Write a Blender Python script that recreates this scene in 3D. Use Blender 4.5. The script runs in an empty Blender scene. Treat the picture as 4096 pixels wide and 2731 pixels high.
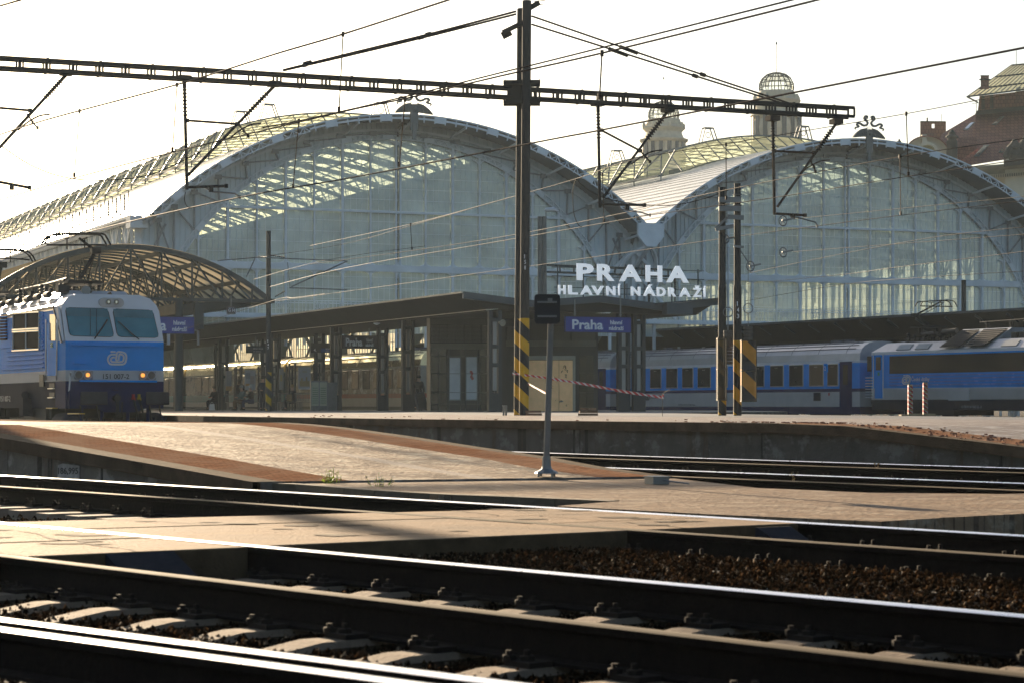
import bpy, math, random
import numpy as np
from mathutils import Vector, Matrix
random.seed(7); rng=np.random.default_rng(7)
sc=bpy.context.scene; COL=sc.collection
R=math.radians
# ---------------------------------------------------------------- camera, world, sun, exposure
cam=bpy.data.cameras.new('camera'); co=bpy.data.objects.new('camera',cam); COL.objects.link(co)
co.location=(0,0,.8); co.rotation_euler=(R(90),0,0)
cam.sensor_width=36; cam.lens=78.93; cam.shift_y=(1620-1365.5)/4096; cam.clip_start=.1; cam.clip_end=3000
cam.dof.use_dof=True; cam.dof.focus_distance=75; cam.dof.aperture_fstop=9
sc.camera=co
SUN_AZ=21.5; SUN_EL=14.5       # degrees left of the view axis, above the horizon
world=bpy.data.worlds.new('World'); sc.world=world; world.use_nodes=True
wn=world.node_tree.nodes; wl=world.node_tree.links
sky=wn.new('ShaderNodeTexSky'); sky.sky_type='NISHITA'; sky.sun_disc=False
sky.sun_elevation=R(SUN_EL); sky.sun_rotation=R(-SUN_AZ); sky.air_density=1.0; sky.dust_density=2; sky.ozone_density=2
wl.new(sky.outputs[0],wn['Background'].inputs[0]); wn['Background'].inputs[1].default_value=.045
sl=bpy.data.lights.new('sun','SUN'); sl.energy=4.2; sl.angle=R(.5); sl.color=(1,.79,.54)
so=bpy.data.objects.new('sun',sl); COL.objects.link(so)
sd=Vector((-math.sin(R(SUN_AZ))*math.cos(R(SUN_EL)),math.cos(R(SUN_AZ))*math.cos(R(SUN_EL)),math.sin(R(SUN_EL))))
so.rotation_euler=sd.to_track_quat('Z','Y').to_euler(); so.location=(-30,60,60)
sc.view_settings.view_transform='Standard'; sc.view_settings.look='None'; sc.view_settings.gamma=1
sc.view_settings.exposure=1.72
try:
    sc.cycles.use_denoising=True; sc.cycles.max_bounces=8; sc.cycles.transparent_max_bounces=24
    sc.cycles.volume_bounces=1; sc.cycles.transmission_bounces=6; sc.cycles.sample_clamp_indirect=4
    sc.cycles.volume_step_rate=4
except Exception: pass
# ---------------------------------------------------------------- geometry helpers
FO=8981.;CX=2048.;YH=1620.;HC=.8
def W(x,y,Y): return Vector(((x-CX)/FO*Y,Y,HC+(YH-y)/FO*Y))      # a measured direction at a chosen distance
def Zp(x,y,z): return W(x,y,FO*(z-HC)/(YH-y))                      # the same at a chosen height
AX=Vector((-.3888,.9213,0)); BX=Vector((.9213,.3888,0)); UZ=Vector((0,0,1))
BASE={}
class MB:
    def __init__(s,M=None): s.v=[];s.f=[];s.m=[];s.M=M
    def add(s,vs,fs,mi=0):
        o=len(s.v)
        s.v+= [ (s.M@Vector(p)) if s.M else Vector(p) for p in vs]
        s.f+=[tuple(i+o for i in f) for f in fs]; s.m+=[mi]*len(fs)
    def hexa(s,p,mi=0): s.add(p,[(0,3,2,1),(4,5,6,7),(0,1,5,4),(1,2,6,5),(2,3,7,6),(3,0,4,7)],mi)
    def box(s,c,d,rz=0,mi=0):
        c=Vector(c);x,y,z=[q/2 for q in d];m=Matrix.Rotation(rz,3,'Z')
        s.hexa([c+m@Vector(q) for q in ((-x,-y,-z),(x,-y,-z),(x,y,-z),(-x,y,-z),(-x,-y,z),(x,-y,z),(x,y,z),(-x,y,z))],mi)
    def bar(s,p,q,w,h=None,mi=0,up=None):
        p=Vector(p);q=Vector(q);d=q-p
        if d.length<1e-6: return
        h=h or w;up=up or UZ
        a=d.cross(up)
        if a.length<1e-4*d.length: a=d.cross(Vector((1,0,0)))
        a.normalize();b=a.cross(d).normalized();a*=w/2;b*=h/2
        s.hexa([p-a-b,p+a-b,p+a+b,p-a+b,q-a-b,q+a-b,q+a+b,q-a+b],mi)
    def tube(s,pts,r,n=6,mi=0,cap=True):
        pts=[Vector(p) for p in pts];k=len(pts);rs=r if isinstance(r,(list,tuple)) else [r]*k
        vs=[];u=None
        for i,p in enumerate(pts):
            d=(pts[min(i+1,k-1)]-pts[max(i-1,0)])
            d=d.normalized() if d.length>1e-9 else UZ
            if u is None: u=d.cross(UZ) if abs(d.z)<.95 else d.cross(Vector((1,0,0)))
            u=(u-d*u.dot(d)); u=u.normalized() if u.length>1e-6 else d.orthogonal().normalized()
            w=d.cross(u)
            for j in range(n):
                a=2*math.pi*j/n; vs.append(p+(u*math.cos(a)+w*math.sin(a))*rs[i])
        fs=[(i*n+j,i*n+(j+1)%n,(i+1)*n+(j+1)%n,(i+1)*n+j) for i in range(k-1) for j in range(n)]
        if cap: fs+=[tuple(range(n))[::-1],tuple(range((k-1)*n,k*n))]
        s.add(vs,fs,mi)
    def lathe(s,prof,n=12,c=(0,0,0),mi=0):
        s.tubez([(c[0],c[1],c[2]+z) for r,z in prof],[max(r,.001) for r,z in prof],n,mi)
    def tubez(s,pts,rs,n,mi=0):
        k=len(pts);vs=[(p[0]+r*math.cos(2*math.pi*j/n),p[1]+r*math.sin(2*math.pi*j/n),p[2]) for p,r in zip(pts,rs) for j in range(n)]
        fs=[(i*n+j,i*n+(j+1)%n,(i+1)*n+(j+1)%n,(i+1)*n+j) for i in range(k-1) for j in range(n)]
        fs+=[tuple(range(n))[::-1],tuple(range((k-1)*n,k*n))]
        s.add(vs,fs,mi)
    def ext(s,poly,d,mi=0):
        poly=[Vector(p) for p in poly];d=Vector(d);n=len(poly)
        s.add(poly+[p+d for p in poly],[tuple(range(n))[::-1],tuple(range(n,2*n))]+[(i,(i+1)%n,n+(i+1)%n,n+i) for i in range(n)],mi)
    def grid(s,rows,mi=0,close=False):
        k=len(rows[0]);vs=[p for r in rows for p in r]
        fs=[(i*k+j,i*k+j+1,(i+1)*k+j+1,(i+1)*k+j) for i in range(len(rows)-1) for j in range(k-1)]
        s.add(vs,fs,mi)
    def ring(s,c,r,t,nrm,n=14,mi=0):
        c=Vector(c);nrm=Vector(nrm).normalized();u=nrm.orthogonal().normalized();w=nrm.cross(u)
        pts=[c+(u*math.cos(a)+w*math.sin(a))*r for a in [2*math.pi*i/n for i in range(n+1)]]
        s.tube(pts,t,4,mi,False)
    def build(s,name,mat,parent=None,smooth=False,world=True):
        me=bpy.data.meshes.new(name)
        b=BASE.get(parent.name,Vector()) if (parent and world) else Vector()
        me.from_pydata([tuple(p-b) for p in s.v],[],s.f)
        for m in (mat if isinstance(mat,(list,tuple)) else [mat]): me.materials.append(m)
        if any(s.m): me.polygons.foreach_set('material_index',s.m)
        if smooth:
            me.polygons.foreach_set('use_smooth',[True]*len(me.polygons))
            try: me.set_sharp_from_angle(angle=R(40))
            except Exception: pass
        me.update()
        o=bpy.data.objects.new(name,me);COL.objects.link(o)
        if parent: o.parent=parent
        if b.length>0 or not parent: pass
        BASE[o.name]=b
        return o
def tag(o,label=None,cat=None,group=None,kind=None):
    if label:o['label']=label
    if cat:o['category']=cat
    if group:o['group']=group
    if kind:o['kind']=kind
    return o
def thing(name,label,cat,loc=(0,0,0),group=None,rz=0,local=False):
    o=bpy.data.objects.new(name,None);COL.objects.link(o);o.location=loc;o.rotation_euler=(0,0,rz);o.empty_display_size=.3
    BASE[o.name]=Vector() if local else Vector(loc)
    return tag(o,label,cat,group)
def copytree(o,parent=None):
    c=o.copy();COL.objects.link(c)
    if parent:c.parent=parent
    for ch in list(o.children): copytree(ch,c)
    return c
def smooth_poly(pts,k=4):
    out=[]
    P=[Vector(p) for p in pts]
    for i in range(len(P)-1):
        a=P[max(i-1,0)];b=P[i];c=P[i+1];d=P[min(i+2,len(P)-1)]
        for j in range(k):
            t=j/k;out.append(.5*((2*b)+(c-a)*t+(2*a-5*b+4*c-d)*t*t+(3*b-a-3*c+d)*t**3))
    return out+[P[-1]]
# ---------------------------------------------------------------- materials
def newmat(n):
    m=bpy.data.materials.new(n);m.use_nodes=True;t=m.node_tree;return m,t.nodes,t.links,t.nodes['Principled BSDF']
def M(n,col,rough=.6,metal=0.,var=.18,scale=2.,bump=0.,bscale=40.,col2=None,spec=.5,vmap=(1,1,1),emit=None,detail=6):
    m,N,L,b=newmat(n)
    tc=N.new('ShaderNodeTexCoord');mp=N.new('ShaderNodeMapping');mp.inputs['Scale'].default_value=vmap;L.new(tc.outputs['Object'],mp.inputs[0])
    nz=N.new('ShaderNodeTexNoise');nz.inputs['Scale'].default_value=scale;nz.inputs['Detail'].default_value=detail;nz.inputs['Roughness'].default_value=.62;L.new(mp.outputs[0],nz.inputs[0])
    cr=N.new('ShaderNodeValToRGB');cr.color_ramp.elements[0].position=.32;cr.color_ramp.elements[1].position=.68
    a=[c*(1-var) for c in col];c2=col2 or [min(1,c*(1+var)) for c in col]
    cr.color_ramp.elements[0].color=(*a,1);cr.color_ramp.elements[1].color=(*c2,1)
    L.new(nz.outputs[0],cr.inputs[0]);L.new(cr.outputs[0],b.inputs['Base Color'])
    b.inputs['Roughness'].default_value=rough;b.inputs['Metallic'].default_value=metal;b.inputs['Specular IOR Level'].default_value=spec
    if rough<.9 and var>0:
        mr=N.new('ShaderNodeMapRange');mr.inputs['To Min'].default_value=max(.03,rough-.1);mr.inputs['To Max'].default_value=min(1,rough+.12);L.new(nz.outputs[0],mr.inputs[0]);L.new(mr.outputs[0],b.inputs['Roughness'])
    if bump:
        n2=N.new('ShaderNodeTexNoise');n2.inputs['Scale'].default_value=bscale;n2.inputs['Detail'].default_value=5;L.new(tc.outputs['Object'],n2.inputs[0])
        bp=N.new('ShaderNodeBump');bp.inputs['Strength'].default_value=bump;bp.inputs['Distance'].default_value=.02;L.new(n2.outputs[0],bp.inputs['Height']);L.new(bp.outputs[0],b.inputs['Normal'])
    if emit:
        b.inputs['Emission Color'].default_value=(*emit[:3],1);b.inputs['Emission Strength'].default_value=emit[3]
    return m
def paver(n,c1,c2,cm,ang,bw=.22,bh=.11,dirt=(.16,.12,.09),pale=None,rough=.62,amt=.55,off=(0,0),bump=.5,spec=.2):
    """brick paving; joints, stones and worn patches are colours of the stone itself"""
    m,N,L,b=newmat(n)
    tc=N.new('ShaderNodeTexCoord');mp=N.new('ShaderNodeMapping');mp.inputs['Rotation'].default_value=(0,0,ang);L.new(tc.outputs['Object'],mp.inputs[0])
    br=N.new('ShaderNodeTexBrick');br.inputs['Scale'].default_value=1;br.inputs['Brick Width'].default_value=bw;br.inputs['Row Height'].default_value=bh;br.inputs['Mortar Size'].default_value=.008;br.inputs['Bias'].default_value=0
    br.inputs['Color1'].default_value=(*c1,1);br.inputs['Color2'].default_value=(*c2,1);br.inputs['Mortar'].default_value=(*cm,1);L.new(mp.outputs[0],br.inputs[0])
    nz=N.new('ShaderNodeTexNoise');nz.inputs['Scale'].default_value=.9;nz.inputs['Detail'].default_value=9;nz.inputs['Roughness'].default_value=.7;L.new(mp.outputs[0],nz.inputs[0])
    cr=N.new('ShaderNodeValToRGB');cr.color_ramp.elements[0].position=.44;cr.color_ramp.elements[1].position=.60;cr.color_ramp.elements[0].color=(0,0,0,1);cr.color_ramp.elements[1].color=(amt,amt,amt,1);L.new(nz.outputs[0],cr.inputs[0])
    mx=N.new('ShaderNodeMix');mx.data_type='RGBA';L.new(cr.outputs[0],mx.inputs[0]);L.new(br.outputs[0],mx.inputs[6]);mx.inputs[7].default_value=(*dirt,1)
    out=mx.outputs[2]
    if pale:
        n3=N.new('ShaderNodeTexNoise');n3.inputs['Scale'].default_value=2.3;n3.inputs['Detail'].default_value=8;n3.inputs['Roughness'].default_value=.75;L.new(tc.outputs['Object'],n3.inputs[0])
        c3=N.new('ShaderNodeValToRGB');c3.color_ramp.elements[0].position=.5;c3.color_ramp.elements[1].position=.62;c3.color_ramp.elements[0].color=(0,0,0,1);c3.color_ramp.elements[1].color=(.8,.8,.8,1);L.new(n3.outputs[0],c3.inputs[0])
        m2=N.new('ShaderNodeMix');m2.data_type='RGBA';L.new(c3.outputs[0],m2.inputs[0]);L.new(out,m2.inputs[6]);m2.inputs[7].default_value=(*pale,1);out=m2.outputs[2]
    L.new(out,b.inputs['Base Color']);b.inputs['Roughness'].default_value=rough;b.inputs['Specular IOR Level'].default_value=spec
    n2=N.new('ShaderNodeTexNoise');n2.inputs['Scale'].default_value=14;n2.inputs['Detail'].default_value=6;L.new(tc.outputs['Object'],n2.inputs[0])
    ad=N.new('ShaderNodeMath');ad.operation='MULTIPLY_ADD';L.new(br.outputs['Fac'],ad.inputs[0]);ad.inputs[1].default_value=-.5;L.new(n2.outputs[0],ad.inputs[2])
    bp=N.new('ShaderNodeBump');bp.inputs['Strength'].default_value=bump;bp.inputs['Distance'].default_value=.03;L.new(ad.outputs[0],bp.inputs['Height']);L.new(bp.outputs[0],b.inputs['Normal'])
    return m
def stained(n,base,rust,pale,rough=.85):
    m,N,L,b=newmat(n)
    tc=N.new('ShaderNodeTexCoord')
    def noise(sc_,vm,d=8,r=.65):
        mp=N.new('ShaderNodeMapping');mp.inputs['Scale'].default_value=vm;L.new(tc.outputs['Object'],mp.inputs[0])
        z=N.new('ShaderNodeTexNoise');z.inputs['Scale'].default_value=sc_;z.inputs['Detail'].default_value=d;z.inputs['Roughness'].default_value=r;L.new(mp.outputs[0],z.inputs[0]);return z.outputs[0]
    def ramp(src,p0,p1,v=1):
        c=N.new('ShaderNodeValToRGB');c.color_ramp.elements[0].position=p0;c.color_ramp.elements[1].position=p1;c.color_ramp.elements[0].color=(0,0,0,1);c.color_ramp.elements[1].color=(v,v,v,1);L.new(src,c.inputs[0]);return c.outputs[0]
    def mix(f,a,bb):
        x=N.new('ShaderNodeMix');x.data_type='RGBA';L.new(f,x.inputs[0])
        for i,s in ((6,a),(7,bb)):
            if isinstance(s,tuple): x.inputs[i].default_value=(*s,1)
            else: L.new(s,x.inputs[i])
        return x.outputs[2]
    c=mix(ramp(noise(1.6,(1,1,1)),.4,.62),base,tuple(q*.62 for q in base))
    c=mix(ramp(noise(2.2,(1,1,1.6)),.54,.62,.85),c,pale)
    c=mix(ramp(noise(3.2,(1,1,.16)),.55,.66,.8),c,rust)
    c=mix(ramp(noise(1.5,(1,1,.05)),.60,.615),c,(.02,.016,.012))
    L.new(c,b.inputs['Base Color']);b.inputs['Roughness'].default_value=rough
    bp=N.new('ShaderNodeBump');bp.inputs['Strength'].default_value=.6;bp.inputs['Distance'].default_value=.03;L.new(noise(9,(1,1,1)),bp.inputs['Height']);L.new(bp.outputs[0],b.inputs['Normal'])
    return m
def stripes(n,c1,c2,period,kx=1.,ky=0.,alpha=1.,rough=.5,duty=.5):
    m,N,L,b=newmat(n)
    tc=N.new('ShaderNodeTexCoord');sp=N.new('ShaderNodeSeparateXYZ');L.new(tc.outputs['Object'],sp.inputs[0])
    a=N.new('ShaderNodeMath');a.operation='MULTIPLY_ADD';L.new(sp.outputs[0],a.inputs[0]);a.inputs[1].default_value=kx;L.new(sp.outputs[2],a.inputs[2])
    a2=N.new('ShaderNodeMath');a2.operation='MULTIPLY_ADD';L.new(sp.outputs[1],a2.inputs[0]);a2.inputs[1].default_value=ky;L.new(a.outputs[0],a2.inputs[2])
    d=N.new('ShaderNodeMath');d.operation='DIVIDE';L.new(a2.outputs[0],d.inputs[0]);d.inputs[1].default_value=period
    fr=N.new('ShaderNodeMath');fr.operation='FRACT';L.new(d.outputs[0],fr.inputs[0])
    g=N.new('ShaderNodeMath');g.operation='GREATER_THAN';L.new(fr.outputs[0],g.inputs[0]);g.inputs[1].default_value=duty
    mx=N.new('ShaderNodeMix');mx.data_type='RGBA';L.new(g.outputs[0],mx.inputs[0]);mx.inputs[6].default_value=(*c1,1);mx.inputs[7].default_value=(*c2,1)
    nz=N.new('ShaderNodeTexNoise');nz.inputs['Scale'].default_value=6;nz.inputs['Detail'].default_value=6;L.new(tc.outputs['Object'],nz.inputs[0])
    mr=N.new('ShaderNodeMapRange');mr.inputs['To Min'].default_value=.7;mr.inputs['To Max'].default_value=1.15;L.new(nz.outputs[0],mr.inputs[0])
    m3=N.new('ShaderNodeMix');m3.data_type='RGBA';m3.blend_type='MULTIPLY';m3.inputs[0].default_value=1;L.new(mx.outputs[2],m3.inputs[6]);L.new(mr.outputs[0],m3.inputs[7])
    L.new(m3.outputs[2],b.inputs['Base Color']);b.inputs['Roughness'].default_value=rough;b.inputs['Alpha'].default_value=alpha
    return m
def glass(n,tint=(.7,.8,.78),trans=.6,dust=(.5,.55,.5),dustf=.3,rough=.06,gl=.25,transl=False):
    """thin pane: clear part, dust on the surface, reflection"""
    m=bpy.data.materials.new(n);m.use_nodes=True;N=m.node_tree.nodes;L=m.node_tree.links;N.remove(N['Principled BSDF'])
    t=N.new('ShaderNodeBsdfTransparent');t.inputs[0].default_value=(*tint,1)
    d=N.new('ShaderNodeBsdfDiffuse');d.inputs[0].default_value=(*dust,1)
    tc=N.new('ShaderNodeTexCoord');nz=N.new('ShaderNodeTexNoise');nz.inputs['Scale'].default_value=.5;nz.inputs['Detail'].default_value=5;L.new(tc.outputs['Object'],nz.inputs[0])
    mr=N.new('ShaderNodeMapRange');mr.inputs['From Min'].default_value=.3;mr.inputs['From Max'].default_value=.7;mr.inputs['To Min'].default_value=dustf*.7;mr.inputs['To Max'].default_value=min(1,dustf*1.3);L.new(nz.outputs[0],mr.inputs[0])
    s=d.outputs[0]
    if transl:
        q=N.new('ShaderNodeBsdfTranslucent');q.inputs[0].default_value=(*dust,1);mm=N.new('ShaderNodeMixShader');mm.inputs[0].default_value=.75;L.new(d.outputs[0],mm.inputs[1]);L.new(q.outputs[0],mm.inputs[2]);s=mm.outputs[0]
    a=N.new('ShaderNodeMixShader');L.new(mr.outputs[0],a.inputs[0]);L.new(t.outputs[0],a.inputs[1]);L.new(s,a.inputs[2])
    g=N.new('ShaderNodeBsdfGlossy');g.inputs['Roughness'].default_value=rough
    fr=N.new('ShaderNodeFresnel');fr.inputs[0].default_value=1.5
    ad=N.new('ShaderNodeMath');ad.operation='ADD';ad.use_clamp=True;L.new(fr.outputs[0],ad.inputs[0]);ad.inputs[1].default_value=gl
    b=N.new('ShaderNodeMixShader');L.new(ad.outputs[0],b.inputs[0]);L.new(a.outputs[0],b.inputs[1]);L.new(g.outputs[0],b.inputs[2])
    L.new(b.outputs[0],N['Material Output'].inputs[0])
    return m
def plain(n,c,rough=.5,metal=0,**k): return M(n,c,rough,metal,var=.08,**k)
STEEL_LIGHT=M('pale blue grey painted steel',(.74,.79,.82),.45,0,.12,.6)
CLAD=M('pale blue grey ribbed cladding',(.66,.73,.75),.6,0,.12,.4,vmap=(1,1,.3))
ROOFM=M('zinc roof sheet',(.55,.57,.58),.42,.35,.10,.25,vmap=(1,1,1))
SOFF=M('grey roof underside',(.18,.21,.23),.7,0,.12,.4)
DARKST=M('dark weathered steel',(.014,.013,.011),.7,0,.25,3,bump=.2)
GALV=M('galvanised steel',(.20,.21,.21),.45,.6,.15,4)
MASTM=M('grey mast paint',(.04,.04,.037),.75,0,.2,2)
TEAL=M('dark teal painted steel',(.010,.026,.032),.5,0,.15,2)
POSTM=M('slate blue painted steel',(.014,.022,.028),.5,0,.15,2)
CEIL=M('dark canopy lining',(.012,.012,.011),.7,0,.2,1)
BLACK=M('black rubber',(.01,.01,.011),.6,0,.2,5)
RAILSIDE=M('rusty rail steel',(.010,.0065,.0045),.9,0,.35,20,bump=.3,spec=.1)
RAILTOP=M('polished rail head',(.85,.84,.86),.28,1,.05,3)
RAILDULL=M('dull worn rail head',(.13,.095,.055),.75,0,.25,4,spec=.15)
CONCS=M('shade-toned sleeper side',(.045,.032,.02),.95,0,.3,9,spec=.05)  # darker tone stands in for shade on the sleeper flanks
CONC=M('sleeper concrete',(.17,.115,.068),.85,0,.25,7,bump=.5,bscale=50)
WOODSL=M('old timber sleeper',(.20,.16,.12),.85,0,.3,9,bump=.5)
SLSIDE=M('shade-toned slab side',(.075,.05,.028),.9,0,.3,6,bump=.4,spec=.1)  # slab sides coloured darker to carry their shade
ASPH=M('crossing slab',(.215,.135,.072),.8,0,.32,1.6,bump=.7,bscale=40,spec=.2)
YB=stripes('yellow and black paint',(.010,.010,.011),(.66,.38,.005),.72,.95)
WHITE=plain('white paint',(.62,.64,.66),.4)
BLUESIGN=plain('navy sign face',(.012,.045,.30),.6)
LETTER=plain('white sign letters',(.86,.88,.90),.6)
# ---------------------------------------------------------------- writing
def words(txt,w,h,Mx,name,mat,parent,depth=.01,bold=0.,italic=0):
    """lettering w wide and h high; Mx maps x right, y up, z towards the reader"""
    cu=bpy.data.curves.new('t','FONT');cu.body=txt;cu.size=1;cu.offset=bold;cu.extrude=.5;cu.resolution_u=3;cu.shear=italic
    ob=bpy.data.objects.new('t',cu);COL.objects.link(ob)
    dg=bpy.context.evaluated_depsgraph_get();me=bpy.data.meshes.new_from_object(ob.evaluated_get(dg))
    bpy.data.objects.remove(ob);bpy.data.curves.remove(cu)
    co_=np.array([tuple(v.co) for v in me.vertices]);mn=co_.min(0);mxx=co_.max(0)
    b=BASE.get(parent.name,Vector()) if parent else Vector()
    for v in me.vertices:
        x=(v.co.x-mn[0])/(mxx[0]-mn[0])*w;y=(v.co.y-mn[1])/(mxx[1]-mn[1])*h;z=v.co.z*depth
        v.co=Mx@Vector((x,y,z))-b
    me.materials.clear();me.materials.append(mat)
    o=bpy.data.objects.new(name,me);COL.objects.link(o)
    if parent:o.parent=parent
    BASE[o.name]=b
    return o
def frame(o,x,y=None):
    """matrix: local x along x, y up, z out towards the reader"""
    x=Vector(x).normalized();y=Vector(y).normalized() if y else UZ.copy();z=x.cross(y)
    m=Matrix((x,y,z)).transposed().to_4x4();m.translation=Vector(o);return m
# ================================================================ ground, tracks, platforms
def fitc(pts,deg):
    c=np.polyfit([p[1] for p in pts],[p[0] for p in pts],deg);return lambda Y:float(np.polyval(c,Y))
def curve(pts,deg,y0,y1,step=1.5):
    f_=fitc(pts,deg);n=max(2,int((y1-y0)/step));return [Vector((f_(y0+(y1-y0)*i/n),y0+(y1-y0)*i/n,0)) for i in range(n+1)]
def offs(c,d):
    out=[]
    for i,p in enumerate(c):
        t=(c[min(i+1,len(c)-1)]-c[max(i-1,0)]).normalized();out.append(p+Vector((t.y,-t.x,0))*d)
    return out          # t points away from the camera: +d is to the right
A1=curve([(-5.97,26.2),(-2.5,21.4),(-.096,18.0),(3.09,14.2)],1,6,60)
B1=curve([(-3.52,15.45),(-1.51,12.97),(1.96,8.6)],1,2,60)
C1=curve([(-1.94,8.49),(.03,6.47)],1,2,40)
D1=curve([(-9.85,60.3),(-.12,39.5),(3.53,33.3),(6.35,29.2)],2,20,60.3)+[Vector((-9.85-.4224*k,60.3+k,0)) for k in range(8,90,8)]
E1=offs(D1,-4.25)
GA=1.435+.07
A2=offs(A1,-GA);B2=offs(B1,-GA);C2=offs(C1,-GA);D2=offs(D1,-GA);E2=offs(E1,-GA)
g=MB();g.add([(-900,-60,-.26),(900,-60,-.26),(900,1500,-.26),(-900,1500,-.26)],[(0,1,2,3)])
BALL=M('dark ballast',(.022,.016,.012),.95,0,.5,30,bump=1,bscale=18,spec=.1)
tag(g.build('ground',BALL),'dark ballast bed between the tracks','ground',kind='structure')
def rail_mesh(mb,c,guard=False):
    prof=[(-.036,-.009,1),(-.024,-.002,1),(0,0,1),(.024,-.002,1),(.036,-.009,0),(.036,-.035,0),(.010,-.05,0),(.010,-.145,0),(.07,-.155,0),(.07,-.168,0),(-.07,-.168,0),(-.07,-.155,0),(-.010,-.145,0),(-.010,-.05,0),(-.036,-.035,0)]
    rows=[]
    for i,p in enumerate(c):
        t=(c[min(i+1,len(c)-1)]-c[max(i-1,0)]).normalized();nn=Vector((t.y,-t.x,0))
        rows.append([p+nn*x+UZ*z for x,z,_ in prof])
    k=len(prof);vs=[q for r in rows for q in r]
    o=len(mb.v);mb.v+=vs
    for i in range(len(rows)-1):
        for j in range(k):
            mb.f.append((o+i*k+j,o+i*k+(j+1)%k,o+(i+1)*k+(j+1)%k,o+(i+1)*k+j));mb.m.append(1 if j<4 else 0)
def sleeper_conc():
    """seat humps under both rails, low middle and ends; x across the track, 0 at the near rail"""
    mb=MB();pr=[(-1.3,-.222),(-.62,-.215),(-.30,-.168),(.2,-.168),(.45,-.205),(1.0,-.205),(1.25,-.168),(1.7,-.168),(1.9,-.215),(2.3,-.215)]
    n=len(pr)
    for y in (-1,1):
        pass
    vs=[];
    for x,z in pr: vs+=[(x,-.115,z-.025),(x,-.085,z),(x,.085,z),(x,.115,z-.025),(x,.13,-.36),(x,-.13,-.36)]
    fs=[]
    for i in range(n-1):
        for j in range(6): fs.append((i*6+j,i*6+(j+1)%6,(i+1)*6+(j+1)%6,(i+1)*6+j))
    fs+=[tuple(range(6))[::-1],tuple(range((n-1)*6,n*6))]
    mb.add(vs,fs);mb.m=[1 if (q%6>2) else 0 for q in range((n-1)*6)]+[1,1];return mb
def sleeper_flat():
    mb=MB();mb.box((.75,0,-.25),(2.7,.25,.16));return mb
def fastening():
    mb=MB()
    for x0 in (0,):
        for s in (-1,1):
            mb.box((x0+s*.12,0,-.155),(.12,.15,.03))
            mb.lathe([(.030,0),(.030,.025),(.014,.028),(.014,.055),(.006,.058)],6,(x0+s*.13,.0,-.14))
            mb.lathe([(.028,0),(.028,.035),(.014,.04),(.014,.06)],6,(x0+s*.16,.07,-.15))
    return mb
FAST=M('rusty fastening',(.02,.014,.01),.85,0,.3,20,spec=.15)
def track(c,c2,label,sl,rng_,tops,skip=None,extra=None):
    t=thing('railway_track',label,'railway track',(c2[len(c2)//3].x,c2[len(c2)//3].y,0))
    a=MB();rail_mesh(a,c);a.build('rail',[RAILSIDE,tops[0]],t,True);a=MB();rail_mesh(a,c2);a.build('rail',[RAILSIDE,tops[1]],t,True)
    for e in (extra or []): a=MB();rail_mesh(a,e);a.build('check_rail',[RAILSIDE,tops[0]],t,True)
    proto=None;acc=0;s0=None;L0=t.location
    pts=[p for p in c2 if rng_[0]<=p.y<=rng_[1]]
    dists=np.cumsum([0]+[(pts[i+1]-pts[i]).length for i in range(len(pts)-1)])
    d=0
    while d<dists[-1]:
        i=int(np.searchsorted(dists,d,side='right')-1);i=min(i,len(pts)-2)
        tt=(pts[i+1]-pts[i]).normalized();p=pts[i]+tt*(d-dists[i]);ang=math.atan2(-tt.x,tt.y)
        d+=.6
        if skip and skip(p): continue
        if proto is None:
            proto=(sleeper_conc if sl=='c' else sleeper_flat)().build('sleeper',[CONC,CONCS] if sl=='c' else WOODSL,t,world=False)
            f=fastening().build('fastening',FAST,proto,world=False);f.scale=(1,1,1) if sl=='f' else (1,1,.72);f.location=(0,0,0) if sl=='f' else (0,0,-.045);f2_=f.copy();COL.objects.link(f2_);f2_.location.x=1.5;o=proto
        else: o=copytree(proto,t)
        o.location=(p.x-L0.x,p.y-L0.y,random.uniform(-.006,.006));o.rotation_euler=(0,0,ang+random.uniform(-.01,.01))
    return t
on_cross=lambda p:False
track(A1,A2,'second track from the front, crossed by the pale slab path, flat sleepers at left','f',(9.0,33),(RAILTOP,RAILDULL),lambda p:15.3<p.y<19.2)
track(B1,B2,'front track with humped concrete sleepers and one dull rail','c',(4.2,13.5),(RAILTOP,RAILDULL))
track(C1,C2,'nearest track at the bottom edge with two bright rails close together','c',(2.5,4),(RAILTOP,RAILTOP),None,[offs(C1,-.20)])
track(D1,D2,'far track hugging the long stained platform wall, under the blue locomotive','f',(22,62),(RAILTOP,RAILDULL))
track(E1,E2,'middle track emerging from behind the end of the sloping platform','f',(20,45),(RAILTOP,RAILDULL))
# ---- near platform with its ramp
PAV1=paver('worn pale paving',(.37,.275,.185),(.28,.195,.125),(.07,.05,.035),R(-30),.2,.1,(.085,.048,.026),(.56,.48,.36),rough=.7,amt=.9,bump=1.4,spec=.1)
PAVR=paver('red brick edging',(.34,.19,.115),(.265,.135,.08),(.12,.07,.04),R(-30),.2,.1,(.30,.20,.135),rough=.9,amt=.7,bump=1.2,spec=0)
PAVD=M('dark worn joint strip',(.15,.11,.08),.7,0,.3,6,bump=.7)
COPE=M('concrete coping',(.10,.07,.046),.95,0,.3,3,bump=.5,spec=.03)
WALLM=stained('stained concrete wall',(.15,.13,.11),(.13,.055,.02),(.27,.25,.23))
WALL2=stained('crumbling concrete wall',(.095,.085,.072),(.07,.04,.02),(.16,.15,.14))
def lerpl(P,t):
    d=[0]
    for i in range(len(P)-1): d.append(d[-1]+(P[i+1]-P[i]).length)
    s=t*d[-1]
    for i in range(len(P)-1):
        if s<=d[i+1]+1e-9: return P[i].lerp(P[i+1],(s-d[i])/max(1e-9,d[i+1]-d[i]))
    return P[-1].copy()
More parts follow.
